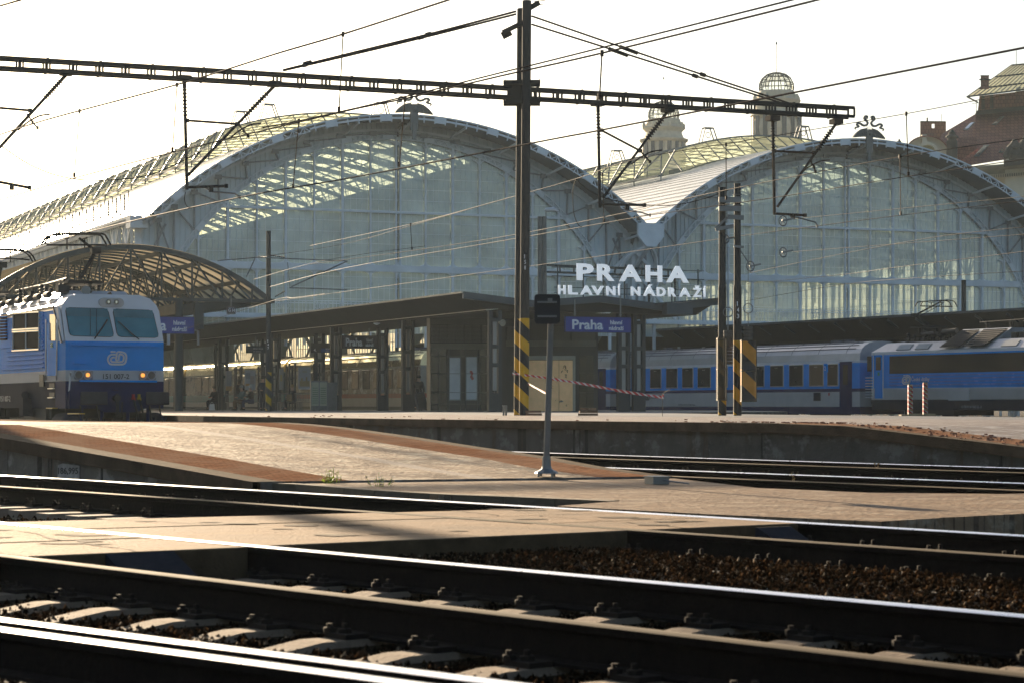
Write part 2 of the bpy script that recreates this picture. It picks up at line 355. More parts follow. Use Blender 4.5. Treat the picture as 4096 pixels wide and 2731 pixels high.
N_=[Vector(p) for p in ((-2.58,23.0,.02),(-4.3,25.45,.19),(-6.52,28.6,.405),(-7.78,30.4,.53))]
F_=[Vector(p) for p in ((1.69,24.75,.02),(1.0,26.8,.066),(.43,28.6,.14),(-.67,30.4,.262),(-1.64,32.06,.379),(-2.84,34.07,.497),(-3.6,35.3,.53))]
rows=[]
for i in range(13): rows.append((lerpl(N_,i/12),lerpl(F_,i/12)))
E1p=[p for p in E1 if p.y>37]
for k,p in enumerate(offs(E1,-.0)):
    pass
fe=offs(E1,-GA-.9)
far=[Vector((p.x,p.y,.53)) for p in fe if p.y>38]
for i,p in enumerate(far):
    d=(p-Vector((-3.6,35.3,.53))).length
    rows.append((Vector((-7.78-.5*d*.98,30.4+.866*d*.98,.53)),p))
for i in range(13,len(rows)):   # the near edge keeps clear of the far edge
    a,b=rows[i]
    if b.x-a.x<3.5: a.x=b.x-3.5-(b.y-a.y)*.1;rows[i]=(a,b)
strips=[(0,.045,'cope'),(.045,.21,'red'),(.21,.52,'pale'),(.52,.565,'dark'),(.565,.82,'pale'),(.82,.97,'red'),(.97,1.0,'cope')]
pb=MB();mi={'cope':0,'red':1,'pale':2,'dark':3,'wall':4}
def jit(a,b,u,s):
    p=a.lerp(b,u);return p
for (u0,u1,k) in strips:
    pb.grid([[jit(a,b,u0,0),jit(a,b,(u0+u1)/2,0),jit(a,b,u1,0)] for a,b in rows][::-1],mi[k])
# coping and wall faces
def down(mb,line,out,z1,z2,m1,m2,bot=-.4,th=.09):
    L1=[p+out*th for p in line];L2=[Vector((p.x,p.y,p.z-.15)) for p in L1];L3=[Vector((p.x,p.y,p.z-.15)) for p in line];L4=[Vector((p.x,p.y,bot)) for p in line]
    mb.grid([line,L1],m1);mb.grid([L1,L2],m1);mb.grid([L2,L3],m1);mb.grid([L3,L4],m2)
outN=Vector((-.81,-.587,0));outF=Vector((.87,.5,0))
down(pb,[r[0] for r in rows],outN,0,0,0,4)
down(pb,[r[1] for r in rows],outF,0,0,0,4)
e0=[rows[0][0],rows[0][1]];pb.grid([e0,[Vector((p.x,p.y,-.3)) for p in e0]],4)
P1=pb.build('platform',[COPE,PAVR,PAV1,PAVD,WALLM]);tag(P1,'near platform ramping down to the track crossing, pale paving with red brick edges','platform',kind='structure')
# number painted on the wall
pa=N_[1].lerp(N_[2],.2)
q0=Vector((-5.05,26.55,.0));
wdir=(N_[0]-N_[2]);wdir.z=0;wdir.normalize()
pl=MB();pl.M=None
pc=Zp(280,1880,.0);
def wallpt(x,y):   # point of the near platform's wall plane seen at that direction
    a=N_[0];d=wdir;k=(x-CX)/FO;s=(k*a.y-a.x)/(d.x-k*d.y);Y=a.y+d.y*s;return W(x,y,Y)
p0=wallpt(236,1898);p1=wallpt(316,1898);ph=(wallpt(236,1868)-p0).length
nt=thing('painted_number','white patch with a stencilled distance number on the near platform wall','painted number',p0)
mb=MB(frame(p0+outN*.004,p1-p0))
mb.ext([(-.03,-.05,0),(.10,-.07,0),((p1-p0).length+.02,-.06,0),((p1-p0).length+.03,ph+.02,0),(.12,ph+.05,0),(-.02,ph+.03,0)],(0,0,.004))
mb.build('patch',M('flaking white paint',(.34,.33,.33),.8,0,.35,9),nt)
words('186,995',(p1-p0).length,ph,frame(p0+outN*.012,p1-p0),'digits',plain('black stencil paint',(.03,.03,.03),.7),nt,.002,.02)
# ---- long platform behind
pe=[p.copy() for p in offs(D1,.93)]
def p2z(p):
    s=(p.x-4.73)*.565-(p.y-33.3)*.825
    return .53 if s<0 else max(.0,.53-s*.072)
PAV2=paver('pale platform paving',(.26,.20,.145),(.22,.165,.115),(.12,.09,.07),R(-25),.2,.1,(.24,.17,.13),(.5,.45,.4),rough=.5,bump=.7)
GREYP=M('grey platform asphalt',(.16,.15,.14),.6,0,.2,1.5,bump=.3)
near=sorted(pe,key=lambda p:p.y)
near=[p for p in near if p.y<150]
inn=[0,.18,1.0,1.3,7.0]
def p2row(p,t,d): q=p+t*d;return Vector((q.x,q.y,p2z(q)))
nrm=[]
for i,p in enumerate(near):
    t=(near[min(i+1,len(near)-1)]-near[max(i-1,0)]).normalized();nrm.append(Vector((t.y,-t.x,0)))
qb=MB()
# red band is only laid on the ramped near end
for a,b_,k in ((0,.16,0),(.16,1.0,1),(1.0,3.2,2),(3.2,6.0,2),(6.0,9.0,2)):
    rr=[[p2row(p,n,a),p2row(p,n,b_)] for p,n in zip(near,nrm)]
    if k==1:
        i0=max(i for i,p in enumerate(near) if p.y<33.3)
        qb.grid(rr[:i0+2],1);qb.grid(rr[i0+1:],2)
    else: qb.grid(rr,k)
lastp=[p2row(p,n,9.0) for p,n in zip(near,nrm)]
rgt=[]
for p in lastp:
    y=p.y;x=np.interp(y,[20,30,52.7,67,83.6,100,110,150],[28,21,11.6,7.3,4.9,13.,12.5,10]);x=max(x,p.x+.2);rgt.append(Vector((x,y+.0,min(p2z(Vector((x,y,0))),.53))))
mid=[a.lerp(b,.5) for a,b in zip(lastp,rgt)]
for m_ in mid: m_.z=p2z(m_)
qb.grid([[a,m_,b] for a,m_,b in zip(lastp,mid,rgt)],3)
down(qb,[Vector((p.x,p.y,p2z(p))) for p in near],Vector((-.87,-.5,0)),0,0,0,4)
qb.grid([rgt,[Vector((p.x,p.y,-.3)) for p in rgt]],4)
P2=qb.build('platform',[COPE,PAVR,PAV2,GREYP,WALL2]);tag(P2,'long platform behind, with a crumbling stained concrete wall','platform',kind='structure')
# debris of broken bricks on the ramp edge
db=MB()
BR=M('broken red brick',(.22,.10,.06),.8,0,.35,8,bump=.5)
for i in range(420):
    y=random.uniform(27.5,36) if i<380 else random.uniform(36,60)
    j=min(range(len(near)),key=lambda k:abs(near[k].y-y));
    j=max(0,min(len(near)-2,j if near[j].y<=y else j-1));u=(y-near[j].y)/(near[j+1].y-near[j].y);p=near[j].lerp(near[j+1],u)+nrm[j]*(abs(random.gauss(.55,.35)) if i<380 else random.choice((.25,1.4,3.2))+random.gauss(0,.1))
    s=random.uniform(.008,.03);z=p2z(p)
    db.box((p.x,p.y,z+s*.3),(s*random.uniform(1,3),s*random.uniform(.8,1.6),s*.8),random.uniform(0,3))
tag(db.build('brick_rubble',BR),'broken red brick crumbs along the edge of the long platform','rubble',kind='stuff')
# ---- path and crossing slabs
PATHM=paver('crossing path bricks',(.27,.185,.115),(.22,.145,.088),(.10,.07,.05),R(35),.22,.11,(.16,.11,.075),(.36,.29,.21),rough=.7,amt=.6,bump=1.2,spec=.08)
pp=[(-2.62,23.25),(-2.15,22.75),(-1.5,21.45),(-.65,20.2),(-.1,19.74),(.82,18.76),(.36,17.95),(1.5,16.55),(2.55,15.55),(3.1,16.1),(3.95,16.8),(7.2,19.6),(6.0,21.2),(4.45,20.4),(3.3,20.7),(2.4,21.9),(1.75,24.95)]
tb=MB();tb.ext([(x,y,-.30) for x,y in pp],(0,0,.297))
tag(tb.build('path',PATHM),'brick path at rail level joining the platform end to the crossing','path',kind='structure')
KB=M('kerb concrete',(.11,.085,.055),.85,0,.2,4,bump=.4)
kc=[Vector((x,y,0)) for x,y in pp[:6]]
for i in range(9):
    a=lerpl(kc,i/9);b_=lerpl(kc,(i+.985)/9);d=(b_-a);n=Vector((-d.y,d.x,0)).normalized()
    k=MB();k.hexa([a-n*.02+UZ*-.32,b_-n*.02+UZ*-.32,b_+n*.12+UZ*-.32,a+n*.12+UZ*-.32,a-n*.02+UZ*.004,b_-n*.02+UZ*.004,b_+n*.12+UZ*.004,a+n*.12+UZ*.004])
    if i==0: kt=[]
    kt.append(k)
kk=MB()
for k in kt:
    o=len(kk.v);kk.v+=k.v;kk.f+=[tuple(q+o for q in f) for f in k.f];kk.m+=k.m
tag(kk.build('kerb',KB),'row of kerb stones along the near side of the path','kerb',kind='structure')
def isect(c,p,d):
    """point where polyline c meets the line p+s d"""
    best=None
    for i in range(len(c)-1):
        a=c[i];e=c[i+1]-c[i];den=e.x*d.y-e.y*d.x
        if abs(den)<1e-9: continue
        u=((p.x-a.x)*d.y-(p.y-a.y)*d.x)/den
        if -1e-6<=u<=1+1e-6: best=a+e*u
    return best
NLp,NLd=Vector((-2.6,12.05,0)),Vector((6.43,4.72,0)).normalized()
FLp,FLd=Vector((-3.47,15.6,0)),Vector((3.55,1.95,0)).normalized()
TAR=M('old tar stain',(.075,.05,.03),.85,0,.4,8,spec=.1)
zones=[(offs(B2,-1.6),offs(B2,-.06),'outer'),(offs(B2,.10),offs(B1,-.055),'b'),(offs(B1,.055),offs(A2,-.06),'mid'),(offs(A2,.10),offs(A1,-.055),'a')]
i=0
for l,r_,nm in zones:
    pn=[isect(l,NLp,NLd),isect(r_,NLp,NLd),isect(r_,FLp,FLd),isect(l,FLp,FLd)]
    if nm=='outer': pn=[pn[0],pn[1],pn[2],pn[3]]
    if nm=='a': fx=(Vector((.36,17.95,0))-pn[2]);
    for s in range(3):
        u0=s/3+.002;u1=(s+1)/3-.002
        a=pn[0].lerp(pn[3],u0);b_=pn[1].lerp(pn[2],u0);c=pn[1].lerp(pn[2],u1);d=pn[0].lerp(pn[3],u1)
        sb=MB();z=-.006-random.random()*.004
        sb.hexa([Vector((q.x,q.y,-.24)) for q in (a,b_,c,d)]+[Vector((q.x,q.y,z)) for q in (a,b_,c,d)])
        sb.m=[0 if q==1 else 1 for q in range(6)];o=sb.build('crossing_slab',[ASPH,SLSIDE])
        md=o.modifiers.new('b','BEVEL');md.width=.012;md.segments=2
        if nm in('mid','b','a'):
            cr_=MB();zc_=z+.003;u_=random.uniform(.2,.7);pA=a.lerp(b_,u_);pB=d.lerp(c,min(.95,u_+random.uniform(-.15,.2)));q_=[pA.lerp(pB,k/6)+Vector((random.uniform(-.05,.05),random.uniform(-.03,.03),0)) for k in range(7)]
            for k in range(6):
                e_=(q_[k+1]-q_[k]).normalized();w_=Vector((-e_.y,e_.x,0))*random.uniform(.004,.012);cr_.add([Vector((p.x,p.y,zc_)) for p in (q_[k]-w_,q_[k]+w_,q_[k+1]+w_,q_[k+1]-w_)],[(0,1,2,3)])
            cc_=a.lerp(c,random.uniform(.25,.75));
            for k in range(3):
                c0=cc_+Vector((random.uniform(-.5,.5),random.uniform(-.3,.3),0));rr0=random.uniform(.05,.14);cr_.add([Vector((c0.x+rr0*random.uniform(.7,1.6)*math.cos(t*.7854),c0.y+rr0*random.uniform(.5,1)*math.sin(t*.7854),zc_+.001)) for t in range(8)],[tuple(range(8))])
            cr_.build('tar_patch',TAR,o)
        tag(o,('slab','slab','slab')[0] and {'outer':'crossing slab outside the dull rail of the front track','b':'crossing slab between the two rails of the front track','mid':'crossing slab between the front track and the second track','a':'crossing slab between the two rails of the second track'}[nm]+(', on its camera side',', middle strip',', on its station side')[s],'slab','slabs of the track crossing')
# steel deflector ramps at the slab ends
def deflector(p0,d,w,label):
    t=thing('steel_deflector',label,'deflector',p0);n=Vector((-d.y,d.x,0))
    a=MB();a.M=None
    q=[p0,p0+d*w]
    # sloped plate falling towards the camera along the track
    dn=Vector((.62,-.78,0))
    a.hexa([q[0]+UZ*-.24,q[1]+UZ*-.24,q[1]+dn*.02+UZ*-.24,q[0]+dn*.02+UZ*-.24,q[0]+UZ*-.012,q[1]+UZ*-.012,q[1]+dn*.02+UZ*-.012,q[0]+dn*.02+UZ*-.012])
    a.add([q[0]+dn*.02+UZ*-.012,q[1]+dn*.02+UZ*-.012,q[1]+dn*.42+UZ*-.2,q[0]+dn*.42+UZ*-.2,q[0]+dn*.02+UZ*-.03,q[1]+dn*.02+UZ*-.03,q[1]+dn*.42+UZ*-.22,q[0]+dn*.42+UZ*-.22],[(0,1,2,3),(4,7,6,5),(0,3,7,4),(1,5,6,2),(3,2,6,7)])
    for k in (0,1): a.add([q[k]+dn*.02+UZ*-.02,q[k]+dn*.41+UZ*-.21,q[k]+dn*.02+UZ*-.24],[(0,1,2)])
    a.build('plate',M('dark steel plate',(.028,.028,.034),.9,0,.3,8,spec=.05),t)
deflector(Vector((-2.25,12.35,0)),NLd,.42,'grey steel ramp plate against the slab edge inside the front track')
deflector(Vector((1.62,14.95,0)),NLd,.3,'small grey steel ramp plate against the slab edge inside the second track')
# ---- ballast stones, near field
ico=np.array([(-1,0,-.5),(1,0,-.4),(0,1,-.3),(0,-1,-.5),(.2,.1,1),(-.4,.3,.7)],float)
fac=np.array([(4,1,2),(4,2,5),(5,2,0),(5,0,3),(4,5,3),(4,3,1),(0,2,1),(0,1,3)])
def inpoly(x,y,P):
    c=np.zeros(len(x),bool);n=len(P)
    for i in range(n):
        x1,y1=P[i];x2,y2=P[(i+1)%n]
        c^=((y1>y)!=(y2>y))&(x<(x2-x1)*(y-y1)/(y2-y1+1e-12)+x1)
    return c
def stones(name,label,n,yr,smin,smax,zb,mats):
    Y=rng.uniform(yr[0]**2,yr[1]**2,n)**.5;X=rng.uniform(-.26,.27,n)*Y
    bad=inpoly(X,Y,pp)
    cr=[(p.x,p.y) for p in (isect(offs(B2,-1.6),NLp,NLd),isect(offs(A1,-.0),NLp,NLd),isect(offs(A1,0),FLp,FLd),isect(offs(B2,-1.6),FLp,FLd))]
    bad|=inpoly(X,Y,cr)
    P1p=[(r[0].x,r[0].y) for r in rows]+[(r[1].x,r[1].y) for r in rows][::-1];bad|=inpoly(X,Y,P1p)
    k=~bad;X=X[k];Y=Y[k];n=len(X)
    kb_,mb_=np.polyfit([p.x for p in B1],[p.y for p in B1],1);lat=(Y-(kb_*X+mb_))/math.sqrt(1+kb_*kb_)
    zb=zb+np.where((lat>.28)&(lat<2.72)&(Y<20),.115*np.clip((lat-.28)/.35,0,1)*np.clip((2.72-lat)/.3,0,1)*np.clip((X+1.6)/.8,0,1),0)+np.where(lat<.28,.022,0)
    S=rng.uniform(0,1,n)**2*(smax-smin)+smin
    v=ico[None]*S[:,None,None]*rng.uniform(.6,1.25,(n,6,3))
    a=rng.uniform(0,6.28,n);ca,sa=np.cos(a),np.sin(a);t=rng.uniform(-.6,.6,n);ct,st=np.cos(t),np.sin(t)
    x=v[...,0]*ca[:,None]-v[...,1]*sa[:,None];y=v[...,0]*sa[:,None]+v[...,1]*ca[:,None];z=v[...,2]
    y2=y*ct[:,None]-z*st[:,None];z2=y*st[:,None]+z*ct[:,None]
    V=np.stack([x+X[:,None],y2+Y[:,None],z2+(zb+rng.uniform(-.02,.03,n))[:,None]],-1).reshape(-1,3)
    Fc=(fac[None]+6*np.arange(n)[:,None,None]).reshape(-1,3)
    me=bpy.data.meshes.new(name);me.vertices.add(len(V));me.vertices.foreach_set('co',V.ravel())
    me.loops.add(Fc.size);me.loops.foreach_set('vertex_index',Fc.ravel().astype(np.int32));me.polygons.add(len(Fc));me.polygons.foreach_set('loop_start',(np.arange(len(Fc))*3).astype(np.int32))
    for m_ in mats: me.materials.append(m_)
    mi_=np.repeat(rng.choice(len(mats),n,p=([.66,.28,.06] if len(mats)==3 else None)),8).astype(np.int32);me.update(calc_edges=True);me.polygons.foreach_set('material_index',mi_)
    o=bpy.data.objects.new(name,me);COL.objects.link(o);tag(o,label,'ballast',kind='stuff')
ST=[M('dark ballast stone',(.016,.0095,.005),.9,0,.5,12,spec=0),M('brown ballast stone',(.06,.032,.015),.9,0,.4,12,spec=0),M('grey ballast stone',(.11,.075,.045),.9,0,.3,12,spec=.1)]
stones('ballast',"dark crushed stone around the front tracks",170000,(5.5,20),.004,.019,-.235,ST)
stones('ballast','dark crushed stone between the far tracks',9000,(20,40),.02,.045,-.235,ST)
# raised ballast shoulder between front and second track (right of the crossing)
# litter
lit=plain('white litter plastic',(.6,.62,.66),.5)
for x,y,s,lab in ((1528,2203,.035,'crumpled white rag lying on the ballast beside the slab edge'),(1570,2140+60,.012,'small white scrap on the ballast'),(2660,2160,.02,'white paper scrap at the end of the slab on the dark ballast'),(3072,2355,.01,'tiny white pebble-like scrap on the ballast at right')):
    p=Zp(x,y,-.19);a=MB()
    for k in range(7): a.box(p+Vector((random.uniform(-s,s),random.uniform(-s,s),random.uniform(0,s))),(s*1.2,s*.7,s*.4),random.uniform(0,3))
    tag(a.build('litter_scrap',lit),lab,'litter')
# weeds
LEAF=glass('weed leaf',(0,0,0),0,(.42,.55,.04),1.0,.4,-.04,True)
def weed(p,h,n,label,mat=LEAF):
    t=thing('weed_plant',label,'weed',p)
    st=MB();lf=MB()
    for k in range(n):
        a=random.uniform(0,6.28);r_=random.uniform(0,.10);b=Vector(p)+Vector((math.cos(a),math.sin(a),0))*r_*.5;tp=b+Vector((math.cos(a)*r_,math.sin(a)*r_,h*random.uniform(.6,1)))
        st.tube([b,b.lerp(tp,.5)+Vector((.01,0,0)),tp],[.003,.003,.0015],4)
        for j in range(9):
            q=b.lerp(tp,random.uniform(.15,1));a2=random.uniform(0,6.28);l=random.uniform(.028,.055);d=Vector((math.cos(a2),math.sin(a2),random.uniform(-.2,.6)))*l;s_=d.cross(UZ).normalized()*l*.42
            lf.add([q,q+d*.5+s_,q+d,q+d*.5-s_],[(0,1,2,3)])
    st.build('stem',mat,t);lf.build('leaves',mat,t)
weed(Zp(1325,1968,-.1),.27,14,'largest leafy green weed growing against the kerb by the front rail')
weed(Zp(1515,1982,-.1),.23,9,'thinner green weed, second along the kerb')
weed(Zp(1702,1992,-.1),.09,3,'tiny green weed tuft, last along the kerb')
DRY=M('dry grass stalk',(.22,.15,.05),.8)
weed(Zp(3172,1950,-.12),.22,2,'dry brown stalk between the rails at right',DRY)
weed(Zp(3512,1905,-.14),.2,2,'dry stalk against the dull far rail',DRY)
# ================================================================ sign post on the path
sp=W(2186,1897,24.4)
t=thing('sign_post','grey sign post with a square plate seen from behind, bolted on the path','sign post',sp)
a=MB();top=W(2204,1262,24.4)
a.tube([sp+UZ*.16,top],[.036,.033],10);a.build('pole',M('grey post paint',(.16,.16,.155),.45,.2,.15,5),t,smooth=True)
a=MB();a.tube([sp+UZ*.03,sp+UZ*.20],[.055,.046],10);a.lathe([(.13,0),(.12,.015),(.06,.05),(.05,.08)],10,tuple(sp+UZ*.015))
for k in range(4):
    an=k*1.57+.6;a.lathe([(.012,-.05),(.012,.02)],6,(sp.x+.105*math.cos(an),sp.y+.105*math.sin(an),sp.z+.02))
a.build('foot',GALV,t)
a=MB();c=W(2189,1237,24.3);hw,hh,r=.129,.150,.02
poly=[]
for sx,sz,a0 in ((1,1,0),(-1,1,90),(-1,-1,180),(1,-1,270)):
    for q in (0,30,60,90):
        an=R(a0+q);poly.append(c+Vector((sx*(hw-r)+r*math.cos(an),0,sz*(hh-r)+r*math.sin(an))))
a.ext(poly,(0,.004,0));
for i in range(len(poly)): a.bar(poly[i]+Vector((0,-.01,0)),poly[(i+1)%len(poly)]+Vector((0,-.01,0)),.006,.02)
a.build('plate',M('dark sign back',(.02,.021,.023),.6,0,.15,5),t)
for z in (.075,-.078):
    a=MB();a.bar(c+Vector((-.105,-.012,z)),c+Vector((.105,-.012,z)),.016,.02);a.bar(c+Vector((-.05+.03,-.03,z)),c+Vector((.07,-.03,z)),.03,.018)
    for s in (-.1,.06): a.lathe([(.008,0),(.008,.02)],6,(c.x+s,c.y-.02,c.z+z-.01))
    a.build('clamp',GALV,t)
a=MB();a.box(c+Vector((.03,-.03,.095)),(.05,.05,.04));a.build('cap',GALV,t)
# small signal box
bp_=Zp(2630,1935,.0)
t=thing('trackside_box','small grey steel box at the near corner of the platform ramp','box',bp_)
a=MB();a.box(bp_+Vector((0,.1,.035)),(.18,.2,.07),.4);a.build('body',GALV,t)
a=MB();a.box(bp_+Vector((0,.1,.075)),(.20,.22,.01),.4);a.build('lid',GALV,t)
a=MB();a.tube([bp_+Vector((.06,-.0,.04)),bp_+Vector((.3,-.25,.015))],.008,6);a.build('conduit',GALV,t)
# ================================================================ catenary masts
def pos(x,Y,z=.53): return Vector(((x-CX)/FO*Y,Y,z))
def numplate(txt,c,h,parent,w=.10):
    m=frame(c,(1,0,0));a=MB(m);a.box((0,h/2,0),(w,h,.01));a.build('number_plate',plain('black plate',(.015,.015,.015),.5),parent)
    n=len(txt)
    for i,ch in enumerate(txt):
        hh=h/n
        words(ch,w*.45 if ch!='1' else w*.18,hh*.72,frame(c+Vector((-w*.22,-.012,h-hh*(i+.86))),(1,0,0)),'digit',LETTER,parent,.003,.01)
YM=61.
b0=pos(2073,YM+.2);b1=pos(2095,YM-.35);lean=Vector((.085,0,0))
mast=thing('catenary_mast','tallest double tube mast with yellow and black base carrying the long lattice beam','mast',pos(2083,YM))
for i,(b,rr,zt,nm) in enumerate(((b0,.118,11.6,'tube'),(b1,.124,11.72,'tube'))):
    a=MB();f=lambda z:b+lean*(z/11.7)+UZ*(z-.53)
    a.tube([f(.53),f(4.3)],[rr*1.04]*2,18);a.tube([f(4.3),f(4.36),f(zt-.02),f(zt)],[rr*1.04,rr,rr,rr*.8],18)
    a.build(nm,MASTM,mast,smooth=True)
    a=MB();a.tube([f(.55),f(3.14)],[rr*1.04+.004]*2,18);a.build('warning_paint',YB,mast,smooth=True)
numplate('158',Vector((b1.x+.035,b1.y-.15,4.42)),.45,mast,.10)
def gy(x): return 145.52/(2.3896-(x-CX)/FO)
def G(x,y): return W(x,y,gy(x))
gd=Vector((.9222,.3868,0))
# beam
zt=9.25;bt=.25
gl=G(-700,255);gl.z=zt;gr=G(3405,475);gr.z=zt
L_=(gr-gl).length
beam=MB()
for s in (-.17,.17):
    off=Vector((-.3868,.9222,0))*s
    for z in (bt/2,-bt/2): beam.bar(gl+off+UZ*z,gr+off+UZ*z,.06,.085)
    k=0;n=int(L_/.66)
    for k in range(n+1):
        for e in ((0,) if k in(0,n) else (-.05,.05)):
            p=gl.lerp(gr,k/n)+gd*e+off;beam.bar(p+UZ*(bt/2),p-UZ*(bt/2),.04,.055,up=Vector((.3868,-.9222,0)))
for k in range(0,n+1,2):
    p=gl.lerp(gr,k/n)
    for z in (bt/2+.05,-bt/2-.05): beam.bar(p+Vector((-.3868,.9222,0))*-.2+UZ*z,p+Vector((-.3868,.9222,0))*.2+UZ*z,.05,.02)
DARKB=M('dark lattice beam steel',(.018,.017,.013),.7,0,.2,2)
beam.build('lattice_beam',DARKB,mast)
cl=MB()
for z in (zt+.26,zt-.26):
    for yy in (-.28,.28):
        cl.bar(b1+Vector((-.55,yy*.9+.25,z-.53)),b1+Vector((.45,yy+.2,z-.53)),.05,.11)
    for dx in (-.5,.42): cl.tube([b1+Vector((dx,-.35,z-.53+.02)),b1+Vector((dx,.75,z-.53+.02))],.014,6)
cl.box(b1+Vector((-.14,.25,zt-.53)),(.62,.42,.42));cl.build('beam_clamp',DARKB,mast)
cl=MB();cl.bar(b0+Vector((-.42,-.1,10.4)),b1+Vector((.02,-.05,10.6)),.05,.12);cl.bar(b1+Vector((.1,0,10.95)),b1+Vector((.42,.1,11.15)),.06,.14);cl.bar(b0+Vector((-.44,-.1,10.3)),b0+Vector((-.2,-.1,10.42)),.03,.2)
for q in ((.38,11.16),(.34,11.06)): cl.tube([b1+Vector((q[0]-.1,0,q[1])),b1+Vector((q[0]+.2,.1,q[1]+.05))],.012,6)
cl.build('top_bracket',DARKB,mast)
# end post of the beam outside the frame keeps it standing
lp=Vector((gl.x,gl.y,-.2));a=MB();a.tube([lp,lp+UZ*12.6],.12,12);a.tube([lp+gd*.24,lp+gd*.24+UZ*12.4],.12,12)
a.build('far_leg',MASTM,mast)
INS=M('brown porcelain',(.02,.014,.012),.5,0,.2,5)
def insul(mb,p,q,r0=.03,r1=.065,n=7):
    p=Vector(p);q=Vector(q);pts=[p];rs=[r0]
    for k in range(n):
        u=(k+.5)/n;d=.28/n
        pts+=[p.lerp(q,u-d),p.lerp(q,u),p.lerp(q,u+d)];rs+=[r0,r1,r0]
    pts.append(q);rs.append(r0);mb.tube(pts,rs,8)
def bracket(label,post=None,strut=None,arm=None,low=None,steady=None,hang=None,col=DARKST,ins=INS):
    """lines measured in the beam plane: post down, insulated strut, tie arm, registration tube, steady arm"""
    pts=[q for l in (post,strut,arm,low) if l for q in l]
    base=G(*pts[0]);t=thing('catenary_bracket',label,'catenary bracket',base,'cantilever brackets under the lattice beam')
    dn=Vector((.3888,-.9213,0))
    if post:
        p,q=[G(*u) for u in post];q=Vector((p.x,p.y,q.z)) if False else q
        a=MB();m1=p.lerp(q,.08);m2=p.lerp(q,.34);a.tube([m2,q],.042,8);a.tube([p,m1],.05,8);a.box(p+UZ*.02,(.32,.3,.14),.4);a.build('post',col,t)
        i_=MB();insul(i_,m1,m2,.04,.075,8);i_.build('insulator',ins,t)
    if strut:
        p,q=[G(*u) for u in strut]       # from low end to beam
        m1=p.lerp(q,.68);m2=p.lerp(q,.92);a=MB();a.tube([p,m1],.038,8);a.tube([m2,q],.045,8);a.box(q+UZ*.05,(.3,.3,.14),.4);a.build('strut',col,t)
        i_=MB();insul(i_,m1,m2,.04,.085,9);i_.build('insulator',ins,t)
    if arm:
        a=MB();p,q=[G(*u) for u in arm];a.tube([p,q],.032,8);
        for u in (p,q): a.box(u,(.09,.07,.10),.4)
        a.build('tie_arm',col,t)
    if low:
        a=MB();p,q=[G(*u) for u in low];a.tube([p,q],.036,8);a.box(q,(.08,.08,.1),.4);a.box(p.lerp(q,.6)+UZ*-.06,(.10,.08,.16),.4);a.build('registration_tube',col,t)
    if steady:
        a=MB();ps=[G(*u) for u in steady];a.tube(ps,.022,6);a.box(ps[-1],(.05,.05,.09));a.build('steady_arm',GALV,t)
    if hang:
        a=MB();ps=[G(*u) for u in hang];a.tube(ps,.022,6)
        for u in ps: a.box(u,(.06,.05,.08),.4)
        e=ps[-1];cc=ps[len(ps)//2];d=Vector((.35,-.1,.06))
        a.tube(smooth_poly([cc-d*1.1-UZ*.12,cc-d*.4+UZ*.02,cc+d*.5+UZ*.12,cc+d*1.3+UZ*.10],3),.022,6)
        a.build('wire_clamp',col,t)
    return t
RB=M('rust brown tube',(.06,.034,.018),.5,.3,.3,6)
bracket('leftmost bracket, cut by the frame edge, with a steep insulated strut',None,((-5,595),(265,300)),((-60,428),(120,443)),((-60,718),(118,752)),None,((112,462),(130,490),(150,512)))
bracket('bracket left of the hall arch with vertical post and long diagonal strut',((737,318),(748,760)),((752,702),(1097,345)),((748,483),(948,497)),((752,750),(905,745)),((822,752),(850,768),(940,775),(960,790)),((955,500),(975,525),(992,545)))
bracket('bracket over the valley between the two arches, struts crossing',((2392,418),(2400,832)),((2412,792),(2670,448)),((2405,522),(2562,605)),((2404,817),(2578,822)),((2478,824),(2482,838),(2570,852),(2600,862)),((2562,605),(2582,630),(2600,648)))
bracket('rusty brown bracket in front of the right arch',((3091,478),(3098,860)),((3110,828),(3345,495)),((3098,605),(3256,613)),((3098,855),(3220,862)),((3158,866),(3180,868),(3262,890),(3270,905)),((3242,645),(3255,668),(3262,688)),RB)
# ---------------------------------------------------------------- wires
WIRE=M('dark copper wire',(.035,.024,.02),.7,0,.1,3,spec=.15)
WIRES=[]
def wire(label,pts,r=.011,drops=(),sag=False,joints=(),group='overhead wires',mat=WIRE,name='overhead_wire',jl=.35):
    P=[(Zp(x,y,z) if z>0 else W(x,y,-z)) for x,y,z in pts];r=r*(1.4 if len(WIRES)<8 or 'corner' in label or 'slack' in label else .95);WIRES.append(1)
    t=thing(name,label,'wire',P[0],group)
    a=MB();a.tube(smooth_poly(P,5) if len(P)>2 else P,r,5);a.build('line',mat,t)
    for d in drops:
        (x0,y0,z0),(x1,y1,z1)=d;p=Zp(x0,y0,z0) if z0>0 else W(x0,y0,-z0);q=Zp(x1,y1,z1) if z1>0 else W(x1,y1,-z1)
        a=MB();a.tube([p,q],.0115,4);a.box(p,(.05,.05,.09));a.box(q+UZ*.05,(.05,.05,.1));a.build('dropper',mat,t)
    for (x0,y0,z0,x1,y1,z1,w_) in joints:
        p=Zp(x0,y0,z0) if z0>0 else W(x0,y0,-z0);q=Zp(x1,y1,z1) if z1>0 else W(x1,y1,-z1)
        a=MB();a.tube([p,q],w_,8);a.build('insulator_rod',DARKST,t)
    return t
Zc=6.1;Zm=7.6
wire('thin upper wire rising from the left edge to the top, left of the tall mast',[(-60,560,Zm),(180,482,Zm),(708,340,Zm),(1100,218,Zm),(1372,138,Zm),(1810,-4,Zm)],.014,
     [((708,340,Zm),(690,610,Zc)),((1372,138,Zm),(1356,450,Zc)),((318,445,Zm),(297,710,Zc))])
